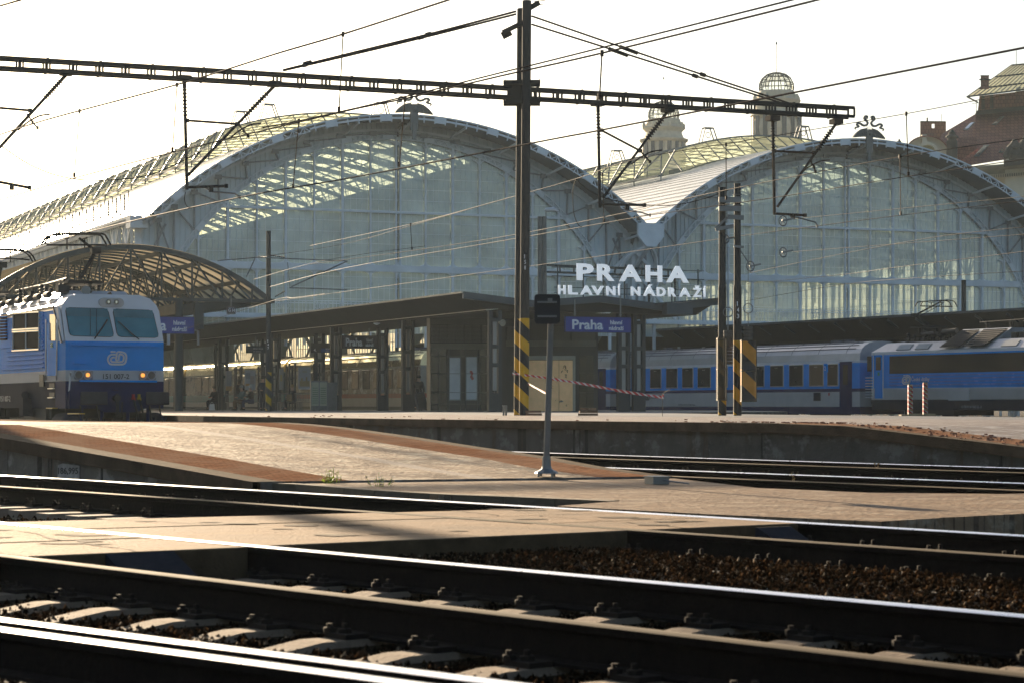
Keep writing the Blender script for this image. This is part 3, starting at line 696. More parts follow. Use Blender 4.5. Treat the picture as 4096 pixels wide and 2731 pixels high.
wire('contact wire from the left edge up to the top right, lower of a pair',[(-60,818,Zc),(296,714,Zc),(689,611,Zc),(1356,452,Zc),(1620,396,Zc),(2000,306,Zc),(2408,214,Zc),(3199,19,Zc),(3300,-8,Zc)],.011,
     [((1620,398,Zc),(1597,668,Zc-.35)),((2408,214,Zc),(2398,400,Zc-.7))])
wire('upper of the close pair crossing in front of the tall mast',[(1050,512,Zc+.02),(1195,485,Zc+.1),(1620,388,Zc+.16),(2000,293,Zc+.2),(2200,244,Zc+.22),(3173,0,Zc+.3),(3230,-14,Zc+.3)],.010)
gtop=G(1132,279)
wire('upper twin feeder cable from the beam to the mast top',[(1132,282,-gy(1132)),(1400,215,-58.6),(1720,137,-60),(2064,47,-61)],.022,joints=[(1215,258,-57.7,1245,250,-57.8,.06),(1705,141,-59.9,1722,136,-60,.06)])
wire('lower twin feeder cable from the beam to the mast top',[(1132,284,-gy(1132)),(1400,222,-58.4),(1700,150,-59.8),(2064,58,-60.9)],.022,joints=[(1213,264,-57.6,1225,261,-57.7,.05),(1675,153,-59.6,1693,148,-59.7,.06)])
wire('upper twin cable from the mast down to the right end of the beam',[(2127,66,-61),(2478,187,-62.4),(2810,300,-63.7),(3186,424,-65)],.02,joints=[(2478,187,-62.4,2550,214,-62.6,.055),(2803,297,-63.7,2820,303,-63.8,.06)])
wire('lower twin cable from the mast down to the right end of the beam',[(2127,99,-60.9),(2436,196,-62),(2780,305,-63.4),(3180,430,-64.8)],.02,joints=[(2436,196,-62,2510,223,-62.3,.055),(2772,302,-63.4,2789,308,-63.5,.06)])
wire('heavy contact wire crossing the left arch and passing above the right arch',[(-40,1035,Zc),(434,908,Zc),(960,790,Zc),(1400,713,Zc),(2200,560,Zc),(2398,523,Zc),(3200,367,Zc),(4160,180,Zc)],.013,
     [((1195,485,Zc+.6),(1172,752,Zc))])
wire('upper wire from the valley bracket rising past the right roof to the right edge',[(1240,984,Zc+.7),(1642,898,Zc+.7),(2055,787,Zc+.8),(2312,714,Zc+.9),(2551,636,Zc+1.0),(3000,561,Zc+1.1),(3625,456,Zc+1.2),(4150,354,Zc+1.2)],.010,
     [((3625,456,Zc+1.2),(3634,706,Zc)),((2904,580,Zc+1.1),(2905,800,Zc+.1))])
wire('lit wire crossing both arches just above the heavy one',[(1240,1058,Zc),(1644,1004,Zc),(2052,941,Zc),(2529,846,Zc),(2622,823,Zc),(2939,754,Zc),(3600,628,Zc),(4150,548,Zc)],.010,[((1642,898,Zc+.7),(1648,1000,Zc))])
wire('contact wire sagging under the valley bracket and up to the right edge',[(1080,1148,Zc-.1),(1380,1073,Zc-.1),(1960,973,Zc-.1),(2343,906,Zc-.1),(2600,862,Zc-.1),(3100,791,Zc-.1),(3635,706,Zc-.1),(4150,630,Zc-.1)],.011,[((2410,700,Zc+.9),(2416,888,Zc-.1))])
wire('lower lit wire over the flat canopy edge and across the right glazing',[(1050,1212,Zc-.2),(1399,1165,Zc-.2),(1903,1095,Zc-.2),(2118,1066,Zc-.2),(2564,1002,Zc-.2),(2970,944,Zc-.2),(3274,904,Zc-.2),(3603,862,Zc-.2),(4150,797,Zc-.2)],.010,[((3600,628,Zc),(3603,862,Zc-.2))])
wire('thin straight wire from the pulley wheel to the right edge',[(3170,877,-75),(4150,782,-60)],.008)
wire('second thin straight wire from the lower pulley wheel',[(3172,1008,-80),(4150,934,-64)],.008)
wire('low wire across the right glazing above the dark canopy',[(3000,1092,-88),(3400,1010,-80),(3735,950,-74),(3985,920,-70),(4150,905,-68)],.009)
wire('lowest wire across the right glazing',[(2990,1135,-92),(3378,1098,-86),(3600,1068,-80),(4150,1000,-70)],.009)
wire('wire along the right train passing below the tie beam of the right arch',[(2980,1205,-98),(3375,1138,-90),(3700,1110,-82),(4150,1082,-76)],.009)
wire('contact wire of the left train slanting over the arched canopy',[(700,1330,-110),(1089,1204,-96),(1175,1192,-92),(1300,1176,-88)],.009)
wire('lit wire from the slim mast up to the mast with black ties',[(870,1043,-100),(1020,1030,-98),(1360,980,-92),(1640,905,-86),(2052,788,-78)],.010)
wire('short lit wire at the slim mast, second from the top',[(1010,1120,-102),(1300,1042,-92),(1700,985,-88)],.009)
wire('slack black jumper cable curving at the top left',[(5,585,-54),(120,660,-54),(250,708,-54.5),(400,722,-55),(600,700,-55),(800,610,-55.5)],.010)
wire('black jumper loop hanging below the second bracket',[(742,770,-57),(738,800,-57),(748,826,-57),(768,833,-57)],.010)
wire('thick jumper cable sagging below the valley bracket',[(2305,716,-64),(2340,750,-64),(2410,790,-64),(2530,815,-64),(2680,822,-64),(2820,795,-64),(2935,752,-64)],.013)
wire('black jumper loop left of the valley bracket',[(2305,716,-64),(2292,760,-64),(2295,850,-64),(2312,898,-64),(2330,910,-64)],.012)
wire('short piece of wire at the top left corner',[(-20,30,-26),(86,0,-25),(120,-12,-25)],.010)
# ---------------------------------------------------------------- second tier masts
def mast_at(label,x,Y,yt,r,name='catenary_mast',rz=0,stripe=None,num=None,taper=None,nz=None):
    p=pos(x,Y);t=thing(name,label,'mast',p);h=HC+(YH-yt)/FO*Y-.53
    a=MB();k=taper or h*.3;a.tube([p,p+UZ*k],[r*1.1]*2,14);a.tube([p+UZ*k,p+UZ*(k+.1),p+UZ*h],[r*1.1,r*.95,r*.9],14);a.build('tube',MASTM,t,smooth=True)
    if stripe: a=MB();a.tube([p+UZ*.02,p+UZ*stripe],[r*1.1+.004]*2,14);a.build('warning_paint',YB,t,smooth=True)
    if num: numplate(num,p+Vector((.0,-r*1.1-.02,nz or 3.2)),.5,t,.13)
    return t,p,h
t147,p,h=mast_at('slim mast with number plate and yellow black base beside the flat canopy',1074,107,925,.125,stripe=1.85,num='147',taper=3.4,nz=2.9)
def armset(t,P,label=None):
    for nm,l,r in P:
        a=MB();a.tube([W(*u) for u in l],r,6);a.build(nm,GALV,t)
armset(t147,[('arm',((1030,1030,106.5),(1390,1045,106)),.03),('arm',((1390,1045,106),(1165,1148,106)),.035),('arm',((870,1043,106),(1030,1030,106.5)),.03),('arm',((1020,1035,106),(985,1110,106)),.03),('arm',((1158,1152,106),(1390,1160,106)),.03),('arm',((1150,1050,106),(1160,1150,106)),.02)])
a=MB();insul(a,W(1030,1030,106.5),W(1070,1030,106.5),.02,.045);insul(a,W(1082,1022,106.5),W(1140,1030,106.5),.02,.045);insul(a,W(1100,1188,106),W(1140,1165,106),.02,.05);a.build('insulator',INS,t147)
for nm,x,yt,num,lab in (('catenary_mast',2889,750,None,'left tube of the tension mast pair with caged weights'),('catenary_mast',2950,735,'143','numbered right tube of the tension mast pair with caged weights')):
    tt,p,h=mast_at(lab,x,60,yt,.098,stripe=2.0,num=num,taper=3.4,nz=2.55)
    if num: t143=tt;p143=p
    else: t142=tt
def pulley(t,x,y,Y,r):
    a=MB();c=W(x,y,Y);a.ring(c,r,.018,(.5,-.8,0),16)
    for k in range(4):
        an=k*math.pi/4;d=Vector((.85,.5,0))*math.cos(an)*r+UZ*math.sin(an)*r;a.bar(c-d,c+d,.012)
    a.tube([c+Vector((0,-.05,0)),c+Vector((0,.05,0))],.035,8);a.bar(c,c+Vector((r*2.2,.1,r*.5)),.03,.05);a.build('pulley_wheel',GALV,t)
pulley(t143,3002,1066,60,.13);pulley(t142,2903,957,60,.11);pulley(t143,3132,884,62,.14);pulley(t143,3133,1010,62,.13)
a=MB()
for x0,y0,x1,y1 in ((2875,800,2965,800),(2875,835,2965,835)): a.bar(W(x0,y0,59.8),W(x1,y1,59.8),.07,.14)
a.bar(W(2910,870,59.8),W(2862,915,59.8),.06);a.bar(W(2862,918,59.8),W(2935,905,59.8),.05,.1);a.bar(W(2910,868,59.7),W(2975,872,59.7),.05,.12);a.bar(W(2935,985,59.7),W(2975,990,59.7),.04,.06)
a.tube([W(2960,1000,60),W(3000,1060,60)],.015,5)
for y in (780,790,810,822): a.ring(W(2950,y,60),.11,.012,(0,0,1))
a.build('cross_bracket',GALV,t143)
def weight(x,yt,yb,Y,r,label):
    p=W(x,yb,Y);q=W(x,yt,Y);t=thing('tension_weight',label,'counterweight',p,'counterweights of the mast pair');a=MB();h=(q-p).z;n=max(6,int(h/.085))
    for k in range(n): a.lathe([(r*.93,0),(r,.008),(r,.07),(r*.93,.078)],14,(p.x,p.y,p.z+k*h/n))
    a.build('disc_stack',M('concrete weight discs',(.10,.095,.08),.8,0,.2,6),t)
    a=MB();a.tube([q-UZ*.05,q+UZ*.35],.015,5);a.ring(q+UZ*.33+UZ*.14,.13,.012,(.2,-1,0));a.tube([q+UZ*.47,q+UZ*2.2],.008,4);a.build('hanger',GALV,t)
weight(2912,1320,1456,59.7,.125,'stack of round weights hanging between the two mast tubes')
weight(2993,1305,1445,59.6,.125,'stack of round weights hanging right of the numbered tube')
CAGE=stripes('perforated yellow and black guard',(.01,.01,.011),(.60,.27,.01),.85,.95,alpha=.8)
CAGE2=stripes('perforated grey guard',(.012,.012,.012),(.07,.045,.01),.85,.95,alpha=.6)
def cage(x0,x1,y0,y1,Y,dep,m,label):
    a0=W(x0,y1,Y);a1=W(x1,y1,Y);h=(W(x0,y0,Y)-a0).z;t=thing('weight_guard',label,'guard cage',a0)
    bk=Vector((0,dep,0));a=MB()
    for p,q in ((a0,a1),(a1,a1+bk),(a0,a0+bk)): a.ext([p,q,q+UZ*h,p+UZ*h],(.004,.004,0))
    a.build('mesh_panel',m,t)
    a=MB()
    for z in (0,h*.5,h): 
        a.bar(a0+UZ*z,a1+UZ*z,.02,.03);a.bar(a1+UZ*z,a1+bk+UZ*z,.02,.03);a.bar(a0+UZ*z,a0+bk+UZ*z,.02,.03)
    for p in (a0,a1,a1+bk,a0+bk): a.bar(p,p+UZ*h,.02)
    a.build('frame',M('guard frame',(.05,.04,.02),.5,.3,.2,5),t)
cage(2968,3026,1361,1603,59.2,.45,CAGE,'orange and black perforated guard right of the numbered mast tube')
cage(2872,2906,1353,1598,59.3,.45,CAGE2,'grey perforated guard in front of the left mast tube')
# far light mast and its small portal beam behind the station lettering
p=pos(2160,118);t=thing('catenary_mast','pale grey far double mast behind the tall mast, carrying a small portal beam','mast',p)
PALE=M('pale grey far mast',(.13,.14,.135),.5,.2,.15,2)
a=MB()
for x in (2161,2176): q=pos(x,118);a.tube([q,q+UZ*(HC+(YH-867)/FO*118-.53)],.14,12)
a.build('tube',PALE,t,smooth=True)
a=MB();q0=W(2184,1075,117.5);q1=W(2725,1083,122.)
q1.z=q0.z
for z in (-.18,.18): a.bar(q0+UZ*z,q1+UZ*z,.12,.10)
for k in range(11): a.bar(q0.lerp(q1,k/10)+UZ*.18,q0.lerp(q1,k/10)-UZ*.18,.10,.05,up=BX)
a.build('portal_beam',TEAL,t)
for x in (2594,2700):
    a=MB();q=W(x,1092,121);a.tube([q,q-UZ*1.6],.04,6);insul(a,q-UZ*.2,q-UZ*.9,.04,.09);a.build('insulator',INS,t)
t=thing('platform_lamp','white street lamp head on a thin pole left of the valley','lamp',pos(2186,116))
a=MB();a.tube([pos(2186,116)+UZ*5.6,W(2184,850,116)],.03,6);a.build('pole',GALV,t)
a=MB();c=W(2207,842,116);a.tube([c+Vector((-.36,0,-.02)),c+Vector((-.3,0,.02)),c+Vector((.1,0,.04)),c+Vector((.36,0,-.06))],[.05,.11,.12,.04],10);a.build('lamp_head',WHITE,t,smooth=True)
mast_at('short dark mast stub above the dark canopy at right',3855,150,1121,.17)
# ---------------------------------------------------------------- red and white posts, tape, bricks, pipes
RW=stripes('red and white barrier tape',(.70,.68,.66),(.50,.02,.03),.115,.9,duty=.42)
for x0,x1,yt,lab in ((3632,3650,1536,'shorter timber post wrapped in red and white tape'),(3692,3710,1528,'taller timber post wrapped in red and white tape')):
    Y=57.5;b=W((x0+x1)/2,1662,Y);t=thing('taped_post',lab,'barrier post',b,'taped timber posts')
    h=(W(x0,yt,Y)-b).z;w=(x1-x0)/FO*Y
    a=MB();a.box(b+UZ*h/2,(w*.92,w*.92,h));a.build('timber',M('fresh timber',(.42,.29,.15),.8,0,.15,5),t)
    a=MB()
    for k in range(14):
        z=h*(.06+.92*k/14)
        a.hexa([b+Vector((sx*w*.5,sy*w*.5,z+(.0 if sx<0 else -.045)*(1 if k%2 else -1)+dz)) for dz in (0,.05) for sx,sy in ((-1,-1),(1,-1),(1,1),(-1,1))])
    a.build('tape_wrap',RW,t)
    a=MB();a.box(b+Vector((-.05,.02,.02)),(.62 if x0>3660 else .42,.25,.03),.1);a.box(b+Vector((.1,-.03,.045)),(.3,.12,.03),-.1);a.build('base_board',M('weathered board',(.33,.26,.16),.8,0,.2,6),t)
def tape(pts,w,label,sag=0):
    P=smooth_poly([W(*u) for u in pts],8);t=thing('barrier_tape',label,'tape',P[0]);a=MB();n=len(P);rows=[]
    for i,p in enumerate(P):
        an=i*.5+math.sin(i*.9)*.6;u=Vector((0,math.sin(an)*.5,1)).normalized()*w*(.65+.35*abs(math.cos(an)));rows.append([p-u/2,p+u/2])
    a.grid(rows);o=a.build('ribbon',RW,t);sm=o.modifiers.new('s','SOLIDIFY');sm.thickness=.002
tape([(2050,1493,61),(2113,1500,60.4),(2300,1528,59),(2500,1565,57.5),(2652,1588,56.5)],.075,'long red and white tape from the tall mast to the bent rod')
tape([(2112,1532,60.4),(2140,1548,58),(2185,1572,54)],.06,'short red and white tape slanting down from the tall mast')
t=thing('steel_rod','thin bent steel rod holding the end of the long tape','rod',W(2650,1666,56.5));a=MB();a.tube([W(2650,1666,56.5),W(2650,1580,56.5),W(2658,1568,56.5),W(2680,1556,56.3)],.008,5);a.build('rod',DARKST,t)
a=MB();a.box(W(2652,1584,56.4),(.05,.03,.12));a.build('tape_knot',RW,t)
BK=M('stacked brick',(.25,.15,.09),.85,0,.3,6,bump=.3)
def bricks(x0,x1,Y,n,lab):
    c=W((x0+x1)/2,1660,Y);c.z=.53;t=thing('brick_stack',lab,'bricks',c);w=(x1-x0)/FO*Y;r=2 if n<8 else 4
    for k in range(n):
        lay=k//3;a=MB();a.box(c+Vector((((k%3)-1)*w/3.1*(1-lay*.18)+random.uniform(-.02,.02),random.uniform(-.1,.1),.035+lay*.07)),(.23,.11,.06),random.uniform(-.3,.3));a.build('brick',BK,t)
bricks(2112,2155,59.5,6,'low neat stack of bricks beside the foot of the tall mast')
bricks(2320,2388,58.5,9,'loose pile of paving bricks near the warm-tinted steel doors')
for x,lab in ((2014,'left stub of two short grey pipes'),(2024,'right stub of two short grey pipes')):
    p=pos(x,60.5);t=thing('pipe_stub',lab,'pipe',p,'pipe stubs by the tall mast');a=MB();a.tube([p,p+Vector((.01,0,.26))],.028,8);a.build('pipe',GALV,t);a=MB();a.lathe([(.034,0),(.034,.03)],8,tuple(p+UZ*.25));a.build('cap',GALV,t)
# ================================================================ station hall
HC1=Vector((-7.32,143.9,0));SP=33.3
def HP(t,n,z): return HC1+BX*t+AX*n+UZ*z
hall=thing('station_hall','huge twin arched glass and steel train hall filling the background','train hall',HP(16.65,0,0))
RO,ZO=24.2,-5.15
def zo(u,dr=0): return ZO+math.sqrt(max(0,(RO+dr)**2-u*u))
RI,ZI=16.65,1.12
def zi(u,dr=0):
    r=RI+dr;return ZI+math.sqrt(max(0,r*r-u*u))
LEN=215
HGL=glass('hall glazing',(.84,.95,.92),.6,(.84,.95,.90),.54,.10,.06)
SKYG=glass('yellowed roof light glass',(.96,.97,.84),.5,(.84,.87,.66),.36,.3,-1.,True)
SIDEG=glass('side wall glazing',(.85,.88,.85),.6,(.80,.82,.76),.45,.3,-.5,True)
INT=M('hall interior lining',(.17,.20,.20),.7,0,.2,.25)
# local frame: z of the frame points out to the camera
for ci,c in enumerate((0.,SP)):
    # roof sheet, outside and underside
    us=[-16.9+33.8*i/48 for i in range(49)]
    SKW=8.9
    a=MB();ns=[-2.85,0,8]+[8+k*23 for k in range(1,10)]
    def rows_(u0,u1,dr,nn): return [[HP(c+u,n,zo(u,dr)) for u in us if u0-1e-6<=u<=u1+1e-6] for n in nn]
    a.grid(rows_(-17,17,.0,[-2.85,8.]))
    for s0,s1 in ((-17,-8.4),(8.4,17)): a.grid([[HP(c+u,n,zo(u)) for u in us if s0<=u<=s1] for n in [8.]+ns[3:]])
    o=a.build('roof',ROOFM,hall);
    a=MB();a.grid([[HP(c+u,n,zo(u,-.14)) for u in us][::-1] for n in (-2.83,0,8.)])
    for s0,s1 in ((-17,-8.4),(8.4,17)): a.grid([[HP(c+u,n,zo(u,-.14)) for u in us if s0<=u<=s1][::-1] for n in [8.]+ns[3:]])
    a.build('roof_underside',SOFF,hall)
    a=MB()
    for i in range(0,69):
        u=-16.8+33.6*i/68
        n1=LEN if abs(u)>9.2 else 8
        a.bar(HP(c+u,-2.85,zo(u,.03)),HP(c+u,n1,zo(u,.01)),.04,.035)
    a.build('roof_seams',ROOFM,hall)
    # inner trusses seen through the glass
    a=MB()
    for n in [6+9.5*k for k in range(22)]:
        st=[(-16.4+32.8*i/24) for i in range(25)]
        for i in range(24):
            p,q=st[i],st[i+1]
            a.bar(HP(c+p,n,zo(p,-.35)),HP(c+q,n,zo(q,-.35)),.12,.12)
            if n<70:
                a.bar(HP(c+p,n,zo(p,-1.2)),HP(c+q,n,zo(q,-1.2)),.10,.10)
                a.bar(HP(c+p,n,zo(p,-.35 if i%2 else -1.2)),HP(c+q,n,zo(q,-1.2 if i%2 else -.35)),.07,.07)
    for u in (-12,-9,-6,-3,0,3,6,9,12): a.bar(HP(c+u,1,zo(u,-.5)),HP(c+u,LEN,zo(u,-.5)),.12,.14)
    a.build('inner_truss',INT,hall)
    a=MB()
    for k in range(46):
        n=10+4.4*k
        for i in range(8): u0=-8.4+2.1*i;a.bar(HP(c+u0,n,zo(u0,.0)),HP(c+u0+2.1,n,zo(u0+2.1,.0)),.22,.30)
    a.build('roof_rib',INT,hall)
    # roof light: raised glazed lantern along the ridge
    def zs(u): return zo(u,1.55)
    su=[-SKW+2*SKW*i/18 for i in range(19)]
    n0=7.2;a=MB()
    a.grid([[HP(c+u,n,zs(u)) for u in su] for n in (n0+2.6,70,140,LEN)])
    a.grid([[HP(c+u*1.03,n0,zo(u*1.03,.15)) for u in su],[HP(c+u,n0+2.6,zs(u)) for u in su]])
    for s in (-1,1): a.grid([[HP(c+s*SKW,n,zo(s*SKW,.1)),HP(c+s*SKW,n,zs(s*SKW))] for n in (n0+2.6,70,140,LEN)])
    lt=a.build('roof_light',SKYG,hall)
    a=MB()
    for u in su:
        a.bar(HP(c+u*1.03,n0,zo(u*1.03,.15)),HP(c+u,n0+2.6,zs(u)),.07)
    for n in [n0+2.6]+[n0+2.6+4.4*k for k in range(1,46)]+[n0+2.6+2.2+4.4*k for k in range(22)]:
        for i in range(len(su)-1): a.bar(HP(c+su[i],n,zs(su[i])+.05),HP(c+su[i+1],n,zs(su[i+1])+.05),.14 if n<n0+3 else .09,.1)
    for u in su: a.bar(HP(c+u,n0+2.6,zs(u)+.02),HP(c+u,LEN,zs(u)+.02),.05,.05)
    # lattice along the side edge with its walkway
    for s in (-1,1):
        if s==1 and ci==0: kmax=10
        else: kmax=46
        w0=SKW+1.15
        for k in range(kmax):
            n=n0+1.6+4.4*k
            zb=zo(w0,.35);zt_=zs(SKW)+.1
            pb_=lambda nn:HP(c+s*w0,nn,zb)
            pt_=lambda nn:HP(c+s*SKW,nn,zt_)
            a.bar(pb_(n),pt_(n),.11);a.bar(pb_(n),pt_(n+2.2),.08);a.bar(pb_(n+4.4),pt_(n+2.2),.08);a.bar(HP(c+s*w0,n,zb),HP(c+s*w0,n,zb+1.1),.06);a.bar(HP(c+s*w0,n+2.2,zb),HP(c+s*w0,n+2.2,zb+1.1),.05)
            a.bar(HP(c+s*w0,n,zb),HP(c+s*w0,n,zo(w0)),.08)
            # vent hood on the top edge
            e=HP(c+s*(SKW-.2),n+1.2,zt_)
        nn1=n0+1.6+4.4*kmax
        for z in (0,.55,1.1): a.bar(HP(c+s*w0,n0+1.6,zo(w0,.35)+z),HP(c+s*w0,nn1,zo(w0,.35)+z),.07 if z else .5,.06)
    a.build('roof_light_frame',M('grey green roof frame',(.16,.18,.18),.45,.4,.15,1),hall)
    # trapezoid ventilation frames standing on the glass
    for k,(u,n) in enumerate([(-SKW+.8,20+9.5*j) for j in range(0 if ci else 0,12 if ci else 0)]+[(-5.6,9.8),(2.4,9.8)]+([(-7.2,11)] if ci==0 else [])):
        a=MB();w=.65;d=1.6 if n<12 else .9;zb=lambda uu:zs(uu)
        z1=zs(u)+1.0
        for dn in (0,.5):
            a.bar(HP(c+u-w,n+dn,zs(u-w)),HP(c+u-w*.5,n+dn,z1),.07);a.bar(HP(c+u+w,n+dn,zs(u+w)),HP(c+u+w*.5,n+dn,z1),.07);a.bar(HP(c+u-w*.5,n+dn,z1),HP(c+u+w*.5,n+dn,z1),.09)
        for q in (-w*.5,w*.5): a.bar(HP(c+u+q,n,z1),HP(c+u+q,n+.5,z1),.08)
        a.ring(HP(c+u,n+.2,zs(u)+.5),.2,.03,AX,12)
        a.build('vent_frame',GALV,hall)
    # eave lattice girder
    NE=100
    a=MB();th=[math.asin(16.65/RO)*(-1+2*i/NE) for i in range(NE+1)]
    def ep(i,r,n=-2.85): an=th[i];return HP(c+r*math.sin(an),n,ZO+r*math.cos(an))
    for i in range(NE):
        near_=abs(th[i])>.30
        a.bar(ep(i,RO-.02),ep(i+1,RO-.02),.10,.10)
        a.bar(ep(i,RO-.40 if near_ else RO-.24),ep(i+1,RO-.40 if near_ else RO-.24),.09,.06 if near_ else .12)
        if near_:
            if i%2==0: a.bar(ep(i,RO-.02),ep(i,RO-.48),.05)
            a.bar(ep(i,RO-(.40 if i%2 else .05)),ep(i+1,RO-(.05 if i%2 else .40)),.05)
        elif i%2==0: a.bar(ep(i,RO-.02),ep(i,RO-.48),.08,.07)
        if i%10==5:
            p=[ep(i-1,RO-.05),ep(i+1,RO-.05),ep(i+1,RO-.42),ep(i-1,RO-.42)];a.ext(p,AX*-.06)
    a.build('eave_girder',STEEL_LIGHT,hall)
    a=MB()
    for i in range(0,NE+1,10):     # brackets holding the overhang
        a.bar(ep(i,RO-.35),HP(c+(RO-.8)*math.sin(th[i]),0,ZO+(RO-.8)*math.cos(th[i])),.08,.14)
    for i in range(NE): a.bar(ep(i,RO-.70,-.15),ep(i+1,RO-.70,-.15),.12,.16)
    a.build('eave_bracket',STEEL_LIGHT,hall)
    # ribbed cladding between the glass arch and the roof
    a=MB();w=.16;n_=int(33.3/w);w=33.3/n_
    for i in range(n_):
        u0=-16.65+i*w;u1=u0+w;d=0 if i%2 else .07
        def zl(u): return max(.0,zi(u)) if abs(u)<RI-.02 else 0.
        a.add([HP(c+u0,d,zl(u0)),HP(c+u1,d,zl(u1)),HP(c+u1,d,zo(u1,-.2)),HP(c+u0,d,zo(u0,-.2)),HP(c+u1,.07-d,zl(u1)),HP(c+u1,.07-d,zo(u1,-.2))],[(0,1,2,3),(1,4,5,2)])
    a.build('cladding',CLAD,hall)
    # arch girder round the glass
    a=MB();N2=150
    def ap(i,r,n=-.1): an=math.pi*(i/N2);return HP(c-r*math.cos(an),n,ZI+r*math.sin(an))
    for i in range(N2):
        a.bar(ap(i,RI+.03),ap(i+1,RI+.03),.07,.12,up=AX);a.bar(ap(i,RI+.34),ap(i+1,RI+.34),.06,.10,up=AX)
        if i%8 in (0,1): a.hexa([ap(i,RI,-.12),ap(i+1,RI,-.12),ap(i+1,RI,-.05),ap(i,RI,-.05),ap(i,RI+.36,-.12),ap(i+1,RI+.36,-.12),ap(i+1,RI+.36,-.05),ap(i,RI+.36,-.05)])
        else: a.bar(ap(i,RI+(.03 if i%2 else .34)),ap(i+1,RI+(.34 if i%2 else .03)),.055,.06)
    a.build('glass_arch_girder',STEEL_LIGHT,hall)
    # braces across the cladding
    a=MB();ang=[R(q) for q in range(6,175,8)]
    for k,an in enumerate(ang):
        p=HP(c-(RI+.36)*math.cos(an),-.12,ZI+(RI+.36)*math.sin(an))
        u=-(RI+.36)*math.cos(an)
        f_=1.0 if abs(math.cos(an))<.8 else 1.0
        an2=math.asin(max(-.98,min(.98,u/(RO-.9)*1.0)))
        uo=max(-16.3,min(16.3,u*.99+(-.6 if u<0 else .6)*(1-abs(u)/17)))
        if abs(u)<16.2:
            q=HP(c+uo,-.12,zo(uo,-.85));a.bar(p,q,.10,.10,up=AX)
            u2=-(RI+.36)*math.cos(ang[k+1]) if k+1<len(ang) else None
            s=1 if u<0 else -1
            kk=k+s
            if 0<=kk<len(ang):
                un=-(RI+.36)*math.cos(ang[kk]);
                a.bar(q,HP(c+un,-.12,ZI+(RI+.36)*math.sin(ang[kk])),.08,.08,up=AX)
                a.hexa([q+BX*sx*.22+UZ*z+AX*dn for z in (-.18,.10) for sx,dn in ((-1,-.1),(1,-.1),(1,.0),(-1,.0))])
    for z0,z1 in ((9.3,12.3),(6.,9.3),(2.5,6.)):
        for s in (-1,1): a.bar(HP(c+s*16.5,-.12,z0),HP(c+s*(15.2 if z0>6 else 16.2),-.12,z1-.4),.12,.1,up=AX)
    a.build('cladding_brace',M('weathered pale steel brace',(.27,.29,.31),.5,0,.15,1),hall)
    # glazing
    a=MB();Z0=5.4;uu=[-15.9+31.8*i/60 for i in range(61)]
    a.grid([[HP(c+u,.12,max(Z0,zi(u))) for u in uu],[HP(c+u,.12,Z0) for u in uu]])
    a.build('glazing',HGL,hall)
    a=MB()
    for i in range(1,int(31.8/.375)):
        u=-15.9+i*.375;zt_=zi(u)
        if zt_>Z0: a.bar(HP(c+u,.10,Z0),HP(c+u,.10,zt_),.022)
    z=Z0
    while z<17.6:
        w=math.sqrt(max(0,RI**2-(z-ZI)**2));a.bar(HP(c-w,.10,z),HP(c+w,.10,z),.022);z+=.71
    a.build('glazing_bars',STEEL_LIGHT,hall)
    for k in range(-8,9):
        u=k*1.875
        for e in ((-.14,.14) if k==0 else (0,)):
            a=MB();w=.10 if k%2 else .16
            if k==0:w=.11
            a.box((0,0,0),(0,0,0)) if False else None
            a.bar(HP(c+u+e,-.03,Z0-.9),HP(c+u+e,-.03,zi(u)),w,.2,up=AX)
            for s in (-1,1):
                for j in range(3):
                    zt_=zi(u)-.02;a.bar(HP(c+u+e,-.03,zt_-.55+.15*j),HP(c+u+e+s*(.12+.16*j),-.03,zt_-.08),.05,.05)
            for zz in np.arange(Z0+.4,zi(u),1.45): a.box(HP(c+u+e,-.16,zz),(.10,.05,.12),.4)
            a.build('mullion',STEEL_LIGHT,hall)
    a=MB();a.bar(HP(c,.2,2),HP(c,.2,zi(0)+.3),.15,.2,up=AX);pts=[HP(c,.0,zi(0)+.2),HP(c,-.2,zi(0)+.8),HP(c,-.8,zi(0)+1.0),HP(c,-1.8,zo(0,-.3))];a.tube(pts,[.07,.08,.16,.24],8);a.build('centre_post',M('dark recess steel',(.04,.045,.05),.6,0,.1,2),hall)
    for nm,z0,z1,d,mm in (('tie_beam',9.28,9.72,.28,STEEL_LIGHT),('transom',13.04,13.18,.2,STEEL_LIGHT)):
        a=MB();w=math.sqrt(RI**2-((z0+z1)/2-ZI)**2);a.bar(HP(c-w,-.06,(z0+z1)/2),HP(c+w,-.06,(z0+z1)/2),.24,z1-z0)
        if nm=='tie_beam':
            for i in range(int(2*w/.14)): a.box(HP(c-w+i*.14,-.20,z1-.05),(.03,.03,.03),.4);a.box(HP(c-w+i*.14,-.20,z0+.05),(.03,.03,.03),.4)
            for k in range(-8,9):
                for zz,s in ((z1,1),(z0,-1)):
                    for e in (-1,1):
                        if abs(k*1.875)<w-.5:
                            a.add([HP(c+k*1.875,-.05,zz),HP(c+k*1.875+e*.42,-.05,zz),HP(c+k*1.875+e*.14,-.05,zz+s*.12),HP(c+k*1.875+e*.04,-.05,zz+s*.42)],[(0,1,2,3)])
        a.build(nm,mm,hall)
    # balcony rail with rings
    a=MB();w=15.8
    for z in (6.5,7.35,7.2): a.bar(HP(c-w,-.5,z),HP(c+w,-.5,z),.05)
    a.bar(HP(c-w,-.3,6.35),HP(c+w,-.3,6.35),.5,.25)
    i=0;u=-w
    while u<w:
        a.bar(HP(c+u,-.5,6.5),HP(c+u,-.5,7.3),.03);i+=1
        if i%10 in (2,3,4) : a.ring(HP(c+u,-.5,7.0),.16,.02,AX,10)
        u+=.25
    a.build('balcony_rail',STEEL_LIGHT,hall)
